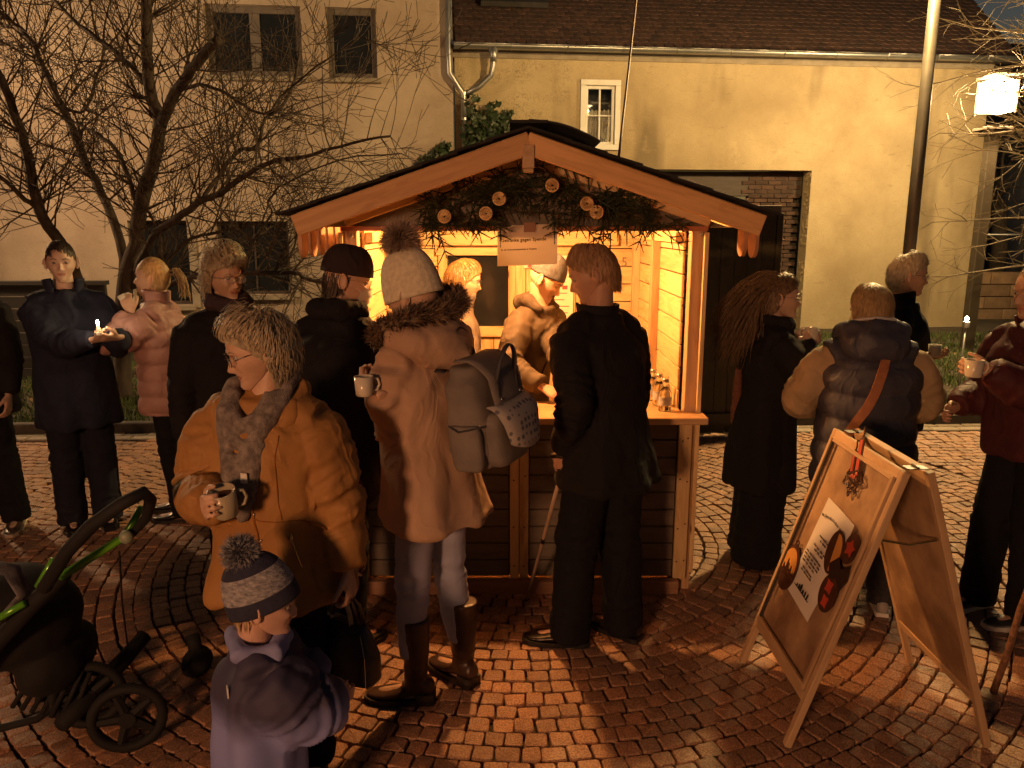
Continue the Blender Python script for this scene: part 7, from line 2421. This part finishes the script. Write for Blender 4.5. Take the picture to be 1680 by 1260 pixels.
# ------------------------------------------------------------------ handbag
hb = empty('handbag', (-.575, 2.42, .36), R(-32), label='black leather handbag with cream-lined loop hanging beside the ochre coat', cat='handbag')
HBL = MAT('black_bag_leather', (.035, .028, .028), (.022, .018, .018), scale=20, rough=.42, bump=.4, bscale=160, bdist=.001, rnd=False)
mb = MB(); mb.loft([((0, 0, 0), .125, .045, .6), ((0, 0, .02), .14, .058, .6), ((0, 0, .10), .135, .055, .6), ((0, 0, .17), .115, .04, .6), ((0, 0, .21), .095, .022, .6)], 28)
V, N_, F_ = remesh(mb, .007, 3); V = V + N_ * (.004 * vnoise(V, 12, 12, 12, 4))[:, None]
o = link('bag_body', np_mesh('bag_body', V, F_, HBL, True), hb)
MB().tube([(-.12, -.052, .01), (-.04, -.062, .008), (.04, -.062, .008), (.12, -.052, .01)], .0012, 4).tube([(.13, -.045, .02), (.125, -.04, .12), (.10, -.03, .19)], .0012, 4).obj('stitching', SNAP, o)
mb = MB(); mb.tube([(.045 * math.cos(PI * i / 12) + .0, -.012, .19 + .105 * math.sin(PI * i / 12)) for i in range(13)], [(.011, .004)] * 13, 8, up=(0, 1, 0)); mb.obj('cream_loop', MAT('cream_fur', (.55, .46, .30), (.35, .28, .18), scale=50, rough=.9, bump=.6, rnd=False), hb, smooth=True)
hv = lady.world(lady.wr['l'] + Vector((.0, -.01, -.075)))
hvl = Matrix.Translation((-.575, 2.42, .36)) @ Matrix.Rotation(R(-32), 4, 'Z'); hvl = hvl.inverted() @ hv
for q in (-1, 1):
    MB().tube([(q * .085, q * .02, .19), (q * .07 + hvl.x * .4, hvl.y * .5, .30), hvl, (q * .04 + hvl.x * .8, hvl.y, hvl.z - .05), (q * .06, .0, .20)], .006, 8).obj('handle', HBL, hb, smooth=True)

# ------------------------------------------------------------------ pushchair at the left
pc = empty('pushchair', (-1.5, 2.3, 0), label='black pushchair with green frame tube and foam handle at the left edge', cat='pushchair')
o0 = Vector((-1.5, 2.3, 0))
def L_(px, py, Y): return W(px, py, Y) - o0
GRN = MAT('green_enamel', (.13, .42, .03), rough=.25, bump=0, metal=.2)
FOAM = MAT('black_foam', (.005, .005, .006), rough=.8, bump=.3, bscale=300)
PCF = MAT('black_pushchair_cloth', (.005, .005, .007), rough=.85, bump=.3, bscale=200)
MB().tube([L_(72, 965, 2.20), L_(110, 905, 2.15), L_(150, 862, 2.12), L_(200, 826, 2.12), L_(236, 808, 2.14), L_(247, 820, 2.2), L_(240, 850, 2.28), L_(215, 878, 2.30)], [.021, .021, .021, .020, .019, .018, .016, .012], 12).obj('foam_handle', FOAM, pc, smooth=True)
MB().tube([L_(232, 832, 2.30), L_(205, 880, 2.30), L_(100, 946, 2.30)], [.010, .013, .014], 12).obj('frame_tube', GRN, pc, smooth=True)
MB().tube([L_(88, 918, 2.26), L_(62, 962, 2.26)], .011, 10).obj('frame_tube', GRN, pc, smooth=True)
MB().tube([L_(40, 990, 2.30), L_(-30, 1030, 2.30)], .012, 10).obj('frame_tube', GRN, pc, smooth=True)
MB().ball(L_(207, 881, 2.26), (.022, .018, .022), 16, 12).obj('hinge_knob', MAT('grey_green_knob', (.22, .27, .20), rough=.5, bump=0), pc, smooth=True)
MB().tube([L_(105, 940, 2.32), L_(60, 985, 2.34), L_(0, 1050, 2.36), L_(-40, 1100, 2.38)], .028, 10).obj('frame_joint', FOAM, pc, smooth=True)
mb = MB(); mb.ball(L_(20, 1010, 2.62), (.24, .22, .19), 20, 14); mb.ball(L_(95, 1075, 2.66), (.12, .2, .12), 18, 12); mb.tube([L_(-20, 960, 2.7), L_(60, 1000, 2.7), L_(110, 1085, 2.66)], .07, 10)
V, N_, F_ = remesh(mb, .014, 5); V = V + N_ * (.01 * vnoise(V, 9, 9, 9, 1))[:, None]
link('seat', np_mesh('seat', V, F_, PCF, True), pc)
mb = MB(); a, b, c, d = L_(-30, 925, 2.30), L_(28, 918, 2.30), L_(52, 955, 2.28), L_(0, 1010, 2.24)
mb.tube([L_(-40, 925, 2.36), L_(20, 935, 2.36), L_(40, 975, 2.34), L_(0, 1020, 2.32)], [(.035, .012), (.04, .012), (.035, .012), (.03, .01)], 10)
mb.obj('grey_blanket', MAT('grey_blanket', (.22, .21, .23), (.05, .05, .06), scale=18, rough=.9, rnd=False), pc, smooth=True)
# basket with slats
for i in range(7):
    MB().tube([L_(70 + i * 13, 1085 + i * 3, 2.62), L_(20 + i * 16, 1160 + i * 4, 2.58)], .010, 6).obj('basket_slat', FOAM, pc, smooth=True)
MB().tube([L_(-20, 1200, 2.55), L_(60, 1180, 2.6), L_(130, 1130, 2.75), L_(150, 1085, 2.8)], .015, 8).obj('basket_rim', FOAM, pc, smooth=True)
MB().tube([L_(60, 1098, 2.7), L_(130, 1085, 2.8), L_(155, 1068, 2.85)], [.012, .012, .017], 8).obj('brake_lever', FOAM, pc, smooth=True)
MB().tube([L_(238, 1042, 2.95), L_(205, 1080, 2.85), L_(150, 1140, 2.65), L_(100, 1190, 2.5)], [.030, .032, .034, .03], 8).obj('wheel_strut', FOAM, pc, smooth=True)
MB().tube([L_(190, 1108, 2.8), L_(150, 1103, 2.8), L_(110, 1130, 2.72), L_(60, 1150, 2.62)], .013, 8).obj('cross_tube', FOAM, pc, smooth=True)
def wheel(c, r_, w, axis, name='wheel'):
    axis = Vector(axis).normalized()
    a = axis.cross(Vector((0, 0, 1))).normalized(); b2 = axis.cross(a)
    pts = [c + a * (r_ - w * .5) * math.cos(2 * PI * i / 28) + b2 * (r_ - w * .5) * math.sin(2 * PI * i / 28) for i in range(29)]
    t = MB().tube(pts, w * .55, 8, cap=False).obj(name, FOAM, pc, smooth=True)
    m_ = MB()
    for i in range(5):
        th = 2 * PI * i / 5
        m_.tube([c, c + a * (r_ - w) * math.cos(th) + b2 * (r_ - w) * math.sin(th)], [.02, .014], 6)
    m_.tube([c - axis * .02, c + axis * .02], .03, 12)
    m_.obj('spokes', FOAM, t)
gw_ = Vector((-1.40, 2.50, .135)) - o0; wheel(gw_, .135, .035, (.35, -1, 0))
wheel(Vector((-1.62, 2.64, .135)) - o0, .135, .035, (.35, -1, 0))
c_ = Vector((-1.345, 2.98, .068)) - o0; wheel(c_, .068, .05, (.8, -.6, 0))
MB().ball(c_ + Vector((0, 0, .0)), .056, 14, 10).obj('wheel_cover', FOAM, pc, smooth=True)
MB().tube([c_ + Vector((0, 0, .05)), c_ + Vector((-.02, .02, .115))], .03, 8).obj('wheel_fork', FOAM, pc, smooth=True)
MB().tube([L_(196, 905, 2.31), L_(200, 985, 2.5), L_(210, 1065, 2.9)], .0035, 5).tube([L_(155, 1085, 2.8), L_(175, 1098, 2.82), L_(195, 1092, 2.84), L_(215, 1098, 2.86)], .0035, 5).obj('brake_cable', FOAM, pc)

# ------------------------------------------------------------------ A-board sign
sg = empty('a_board_sign', (1.385, 2.79, 0), label='wooden A-board sign with Christmas poster and cut-out decorations at the right', cat='sign')
so = Vector((1.385, 2.79, 0))
SGF = WOOD('sign_frame_wood', (.56, .38, .22), (.42, .26, .14), kn=.5)
HB = MAT('hardboard_panel', (.47, .31, .18), (.22, .13, .075), scale=4.2, rough=.55, bump=.2, bscale=30, rnd=False, lo=.40, hi=.62, detail=7)
SGD = MAT('sign_dark_edge', (.05, .04, .035), rough=.6)
for sgn, xt, xb, front in ((-1, 1.345, 1.01, True), (1, 1.425, 1.755, False)):
    top = 1.068
    d = Vector((xb - xt, 0, -top)); LL = d.length; d.normalize()
    n_out = Vector((sgn * abs(d.z), 0, abs(d.x))).normalized()
    def sp(u, t, lift=0.0):
        """u 0..1 from the far to the near side, t metres down from the top edge"""
        return Vector((xt, 3.085 - u * .585, top)) + d * t + n_out * lift - so
    # side rails run down into legs
    for u in (.022, .978):
        board('leg', sp(u, 0.0), sp(u, LL - .012), .030, .026, SGF, sg, up=(0, 1, 0), ch=.003)
    board('frame_rail', sp(.045, .018), sp(.955, .018), .036, .026, SGF, sg, up=tuple(d))
    board('frame_rail', sp(.045, .905), sp(.955, .905), .036, .026, SGF, sg, up=tuple(d))
    for t_, u0, u1 in ((.04, .05, .95),): pass
    # slot trims
    board('trim', sp(.07, .035, .016), sp(.07, .885, .016), .014, .010, SGD if front else SGF, sg, up=(0, 1, 0), ch=.001)
    board('trim', sp(.93, .035, .016), sp(.93, .885, .016), .018, .012, SGF, sg, up=(0, 1, 0), ch=.001)
    board('trim', sp(.06, .04, .016), sp(.94, .04, .016), .016, .010, SGF, sg, up=tuple(d), ch=.001)
    board('trim', sp(.06, .876, .017), sp(.94, .876, .017), .022, .014, SGF, sg, up=tuple(d), ch=.001)
    MBp = MB(); q = [sp(.03, .02, -.002), sp(.97, .02, -.002), sp(.97, .90, -.002), sp(.03, .90, -.002)]
    q2 = [v - n_out * .005 for v in q]
    MBp.add(q + q2, [(0, 3, 2, 1), (4, 5, 6, 7), (0, 1, 5, 4), (1, 2, 6, 5), (2, 3, 7, 6), (3, 0, 4, 7)]); MBp.obj('panel', HB, sg)
    if front:
        X_ = Vector((0, -1, 0)); U_ = -d
        def FM(u, t, lift=.012, rot=0.0):
            M = frame_at(sp(u, t, lift), X_, U_)
            return M @ Matrix.Rotation(rot, 4, 'Z')
        pr_ = R(-4)
        PW, PH = .255, .425
        pm = FM(.495, .47, .006, pr_)
        # poster sheet, slightly bowed
        vs = []; nx, ny = 6, 10
        for j in range(ny + 1):
            for i in range(nx + 1):
                vs.append(pm @ Vector(((i / nx - .5) * PW, (j / ny - .5) * PH, .004 + .006 * math.sin(j / ny * 5 + i * .3) * (i / nx))))
        mb = MB(); mb.add(vs, [(j * (nx + 1) + i, j * (nx + 1) + i + 1, (j + 1) * (nx + 1) + i + 1, (j + 1) * (nx + 1) + i) for j in range(ny) for i in range(nx)])
        po = mb.obj('poster', PAPER, sg, smooth=True)
        pl = lambda x, y, z=.0125: pm @ Matrix.Translation((x, y, z))
        arc = 'Weihnachtlicher Abend'
        for i, ch_ in enumerate(arc):
            if ch_ == ' ': continue
            a = (i - (len(arc) - 1) / 2) * .0098
            text_mesh('lettering', ch_, .015, INKG, po, pl(a, .145 + .025 * math.cos(a * 13) - .012) @ Matrix.Rotation(-a * 2.2, 4, 'Z'), bold=.0004, align='CENTER')
        lines = [(.0, .075, .10, 3), (.0, .060, .06, 3), (.0, .030, .13, 4), (-.0, .016, .09, 3), (-.02, -.012, .15, 5), (-.02, -.026, .16, 5), (-.02, -.040, .15, 5), (-.03, -.054, .13, 4), (-.02, -.076, .10, 3), (-.02, -.088, .11, 4)]
        mb = MB(); r2 = random.Random(2)
        for cx, cy, w, nw in lines:
            x_ = cx - w / 2
            for i in range(nw):
                ww = w / nw * r2.uniform(.6, .9)
                mb.box((x_ + ww / 2, cy, 0), (ww, .0055, .0008), None); x_ += w / nw
        mb.v = [tuple(pl(0, 0, .0135) @ Vector(v)) for v in mb.v]
        tag(mb.obj('lettering_lines', INKG, po), kind='stuff')
        mb = MB()
        mb.box((0, -.158, 0), (.15, .003, .0008))
        for i, (hx, hh, hw) in enumerate(((-.05, .012, .012), (-.03, .02, .014), (-.012, .030, .018), (.012, .018, .016), (.034, .024, .012), (.056, .026, .010))):
            mb.prism([(hx - hw / 2, -.156), (hx + hw / 2, -.156), (hx + hw / 2, -.156 + hh * .6), (hx, -.156 + hh), (hx - hw / 2, -.156 + hh * .6)], -.0004, .0004)
        mb.v = [tuple(pl(0, 0, .0135) @ Vector(v)) for v in mb.v]
        tag(mb.obj('skyline_drawing', INK, po), kind='stuff')
        BRN = MAT('cutout_brown', (.085, .032, .018), (.055, .02, .012), scale=12, rough=.5, bump=.1)
        RED = MAT('transparent_red_paper', (.60, .075, .045), rough=.45, bump=0)
        YEL = MAT('orange_paper', (.75, .36, .09), rough=.5, bump=0)
        def flat(poly, M, z, t, mat, nm, par): mb = MB(); mb.prism(poly, z, z + t, M); return mb.obj(nm, mat, par)
        def ell(rx, ry, n=28, cx=0, cy=0, a0=0, a1=2 * PI): return [(cx + rx * math.cos(a0 + (a1 - a0) * i / n), cy + ry * math.sin(a0 + (a1 - a0) * i / n)) for i in range(n + (0 if a1 - a0 >= 2 * PI - .01 else 1))]
        # bauble with skyline
        M = FM(.175, .60, .012, R(4))
        bb = tag(link('bauble_cutout', None, None, M=Matrix.Translation(so) @ M), 'brown cut-out bauble with orange sky and skyline on the left of the sign', 'decoration')
        Id = Matrix.Identity(4)
        flat(ell(.078, .098), Id, 0, .004, BRN, 'bauble', bb)
        flat(ell(.062, .075, 20, 0, .008, R(-25), R(205)), Id, .005, .001, YEL, 'orange_paper', bb)
        sk_ = MB()
        for i in range(9):
            x_ = -.055 + i * .0135; hh = (.02, .045, .03, .07, .055, .035, .05, .025, .03)[i]
            sk_.prism([(x_, -.035), (x_ + .009, -.035), (x_ + .009, -.035 + hh * .7), (x_ + .0045, -.035 + hh), (x_, -.035 + hh * .7)], .0065, .0095)
        sk_.obj('skyline', BRN, bb)
        MB().tube([(.012 * math.cos(2 * PI * i / 10), .108 + .012 * math.sin(2 * PI * i / 10), .002) for i in range(11)], .003, 5).box((0, .098, .002), (.03, .012, .006)).obj('hanger_ring', BRN, bb)
        # candles with holly
        M = FM(.47, .065, .012, R(24))
        cc = tag(link('candle_cutout', None, None, M=Matrix.Translation(so) @ M), 'cut-out pair of red candles with holly leaves at the top of the sign', 'decoration')
        for cx, h_, w_ in ((-.020, .085, .026), (.016, .135, .032)):
            flat([(cx - w_ / 2, -.04), (cx + w_ / 2, -.04), (cx + w_ / 2, -.04 + h_), (cx - w_ / 2, -.04 + h_)], Id, 0, .004, BRN, 'candle_outline', cc)
            flat([(cx - w_ / 2 + .006, -.035), (cx + w_ / 2 - .006, -.035), (cx + w_ / 2 - .006, -.05 + h_), (cx - w_ / 2 + .006, -.05 + h_)], Id, .005, .001, RED, 'red_paper', cc)
            y0 = -.04 + h_
            flat([(cx - .004, y0), (cx + .004, y0), (cx + .009, y0 + .018), (cx + .002, y0 + .045), (cx - .008, y0 + .02)], Id, 0, .004, BRN, 'flame_outline', cc)
            flat([(cx - .002, y0 + .008), (cx + .003, y0 + .008), (cx + .005, y0 + .018), (cx + .001, y0 + .034), (cx - .005, y0 + .02)], Id, .005, .001, YEL, 'flame_paper', cc)
        for a, ln in ((R(200), .075), (R(255), .085), (R(285), .08), (R(330), .075), (R(170), .055)):
            ox, oy = 0, -.05; pts = []; ins = []
            n = 5
            for sd in (1, -1):
                rng_ = range(n * 2 + 1) if sd > 0 else range(n * 2, -1, -1)
                for i in rng_:
                    t = i / (n * 2); w_ = .020 * math.sin(PI * min(1, t * 1.02)) * (1.25 if i % 2 else .65) + .002
                    pts.append((ox + ln * t * math.cos(a) - sd * w_ * math.sin(a), oy + ln * t * math.sin(a) + sd * w_ * math.cos(a)))
            mb = MB(); pv3 = [(x, y, .002) for x, y in pts] + [(pts[0][0], pts[0][1], .002)]
            mb.tube(pv3, .0032, 5); mb.tube([(ox, oy, .002), (ox + ln * math.cos(a), oy + ln * math.sin(a), .002)], .002, 4)
            mb.obj('holly_leaf', BRN, cc)
        for bx, by in ((-.012, -.055), (.006, -.062), (.018, -.050)): MB().ball((bx, by, .004), (.009, .009, .004), 10, 6).obj('berry', RED, cc)
        # moon and stars at the right
        M = FM(.66, .40, .016, R(8))
        mo = tag(link('moon_cutout', None, None, M=Matrix.Translation(so) @ M), 'cut-out orange half moon with fir trees right of the poster', 'decoration')
        flat(ell(.058, .085), Id, 0, .004, BRN, 'moon_outline', mo)
        flat(ell(.047, .073, 20, .004, 0, R(-95), R(95)), Id, .005, .001, YEL, 'orange_paper', mo)
        M = FM(.83, .34, .016, R(-6))
        st = tag(link('star_cutout', None, None, M=Matrix.Translation(so) @ M), 'cut-out brown bauble with red star at the right edge of the sign', 'decoration')
        def star(ro, ri, n=5, rot=0): return [((ro if i % 2 == 0 else ri) * math.cos(rot + PI * i / n), (ro if i % 2 == 0 else ri) * math.sin(rot + PI * i / n)) for i in range(2 * n)]
        flat(ell(.045, .062), Id, .004, .004, BRN, 'outline', st); flat(star(.036, .02, 5, .4), Id, .009, .001, RED, 'red_star', st)
        M = FM(.79, .535, .016, R(10))
        s2 = tag(link('bell_cutout', None, None, M=Matrix.Translation(so) @ M), 'lowest brown cut-out with two red windows on the right of the sign', 'decoration')
        flat(ell(.062, .072), Id, .004, .004, BRN, 'outline', s2)
        for cy, rr_ in ((.025, .026), (-.032, .024)): flat([(x * 1.0, y + cy) for x, y in star(rr_ * 1.2, rr_ * .75, 4, .6)], Id, .009, .001, RED, 'red_paper', s2)
        M = FM(.84, .44, .018, R(0))
        s3 = tag(link('bow_cutout', None, None, M=Matrix.Translation(so) @ M), 'dark bow-shaped cut-out between the red decorations', 'decoration')
        flat([(-.085, .0), (-.04, .045), (.0, .015), (.055, .05), (.07, .0), (.045, -.05), (.0, -.02), (-.05, -.045)], Id, .010, .003, MAT('cutout_dark', (.04, .022, .018), rough=.5), 'bow', s3)
for y_ in (3.0, 2.53):
    MB().box(tuple(Vector((1.385, y_, 1.078)) - so), (.075, .045, .003), ch=.001).tube([Vector((1.385, y_ - .022, 1.081)) - so, Vector((1.385, y_ + .022, 1.081)) - so], .005, 8).obj('hinge', NAIL, sg)
MB().tube([Vector((1.27, 2.52, .82)) - so, Vector((1.385, 2.52, .80)) - so, Vector((1.50, 2.52, .82)) - so], .005, 5).obj('stay_strap', SNAP, sg)

# rustic stick in the lower right corner
st_ = MB(); b0 = W(1634, 1102, 2.86); b0.z = .0; t0_ = W(1700, 930, 2.8)
st_.tube([b0, b0.lerp(t0_, .33) + Vector((.004, 0, 0)), b0.lerp(t0_, .66) - Vector((.004, 0, 0)), t0_, t0_ + (t0_ - b0) * .4], [.014, .013, .013, .012, .012], 10)
o = st_.obj('walking_stick', MAT('speckled_stick', (.30, .15, .09), (.10, .05, .03), scale=50, rough=.5, bump=.4), smooth=True)
tag(o, 'speckled reddish walking stick standing in the lower right corner', 'walking stick')
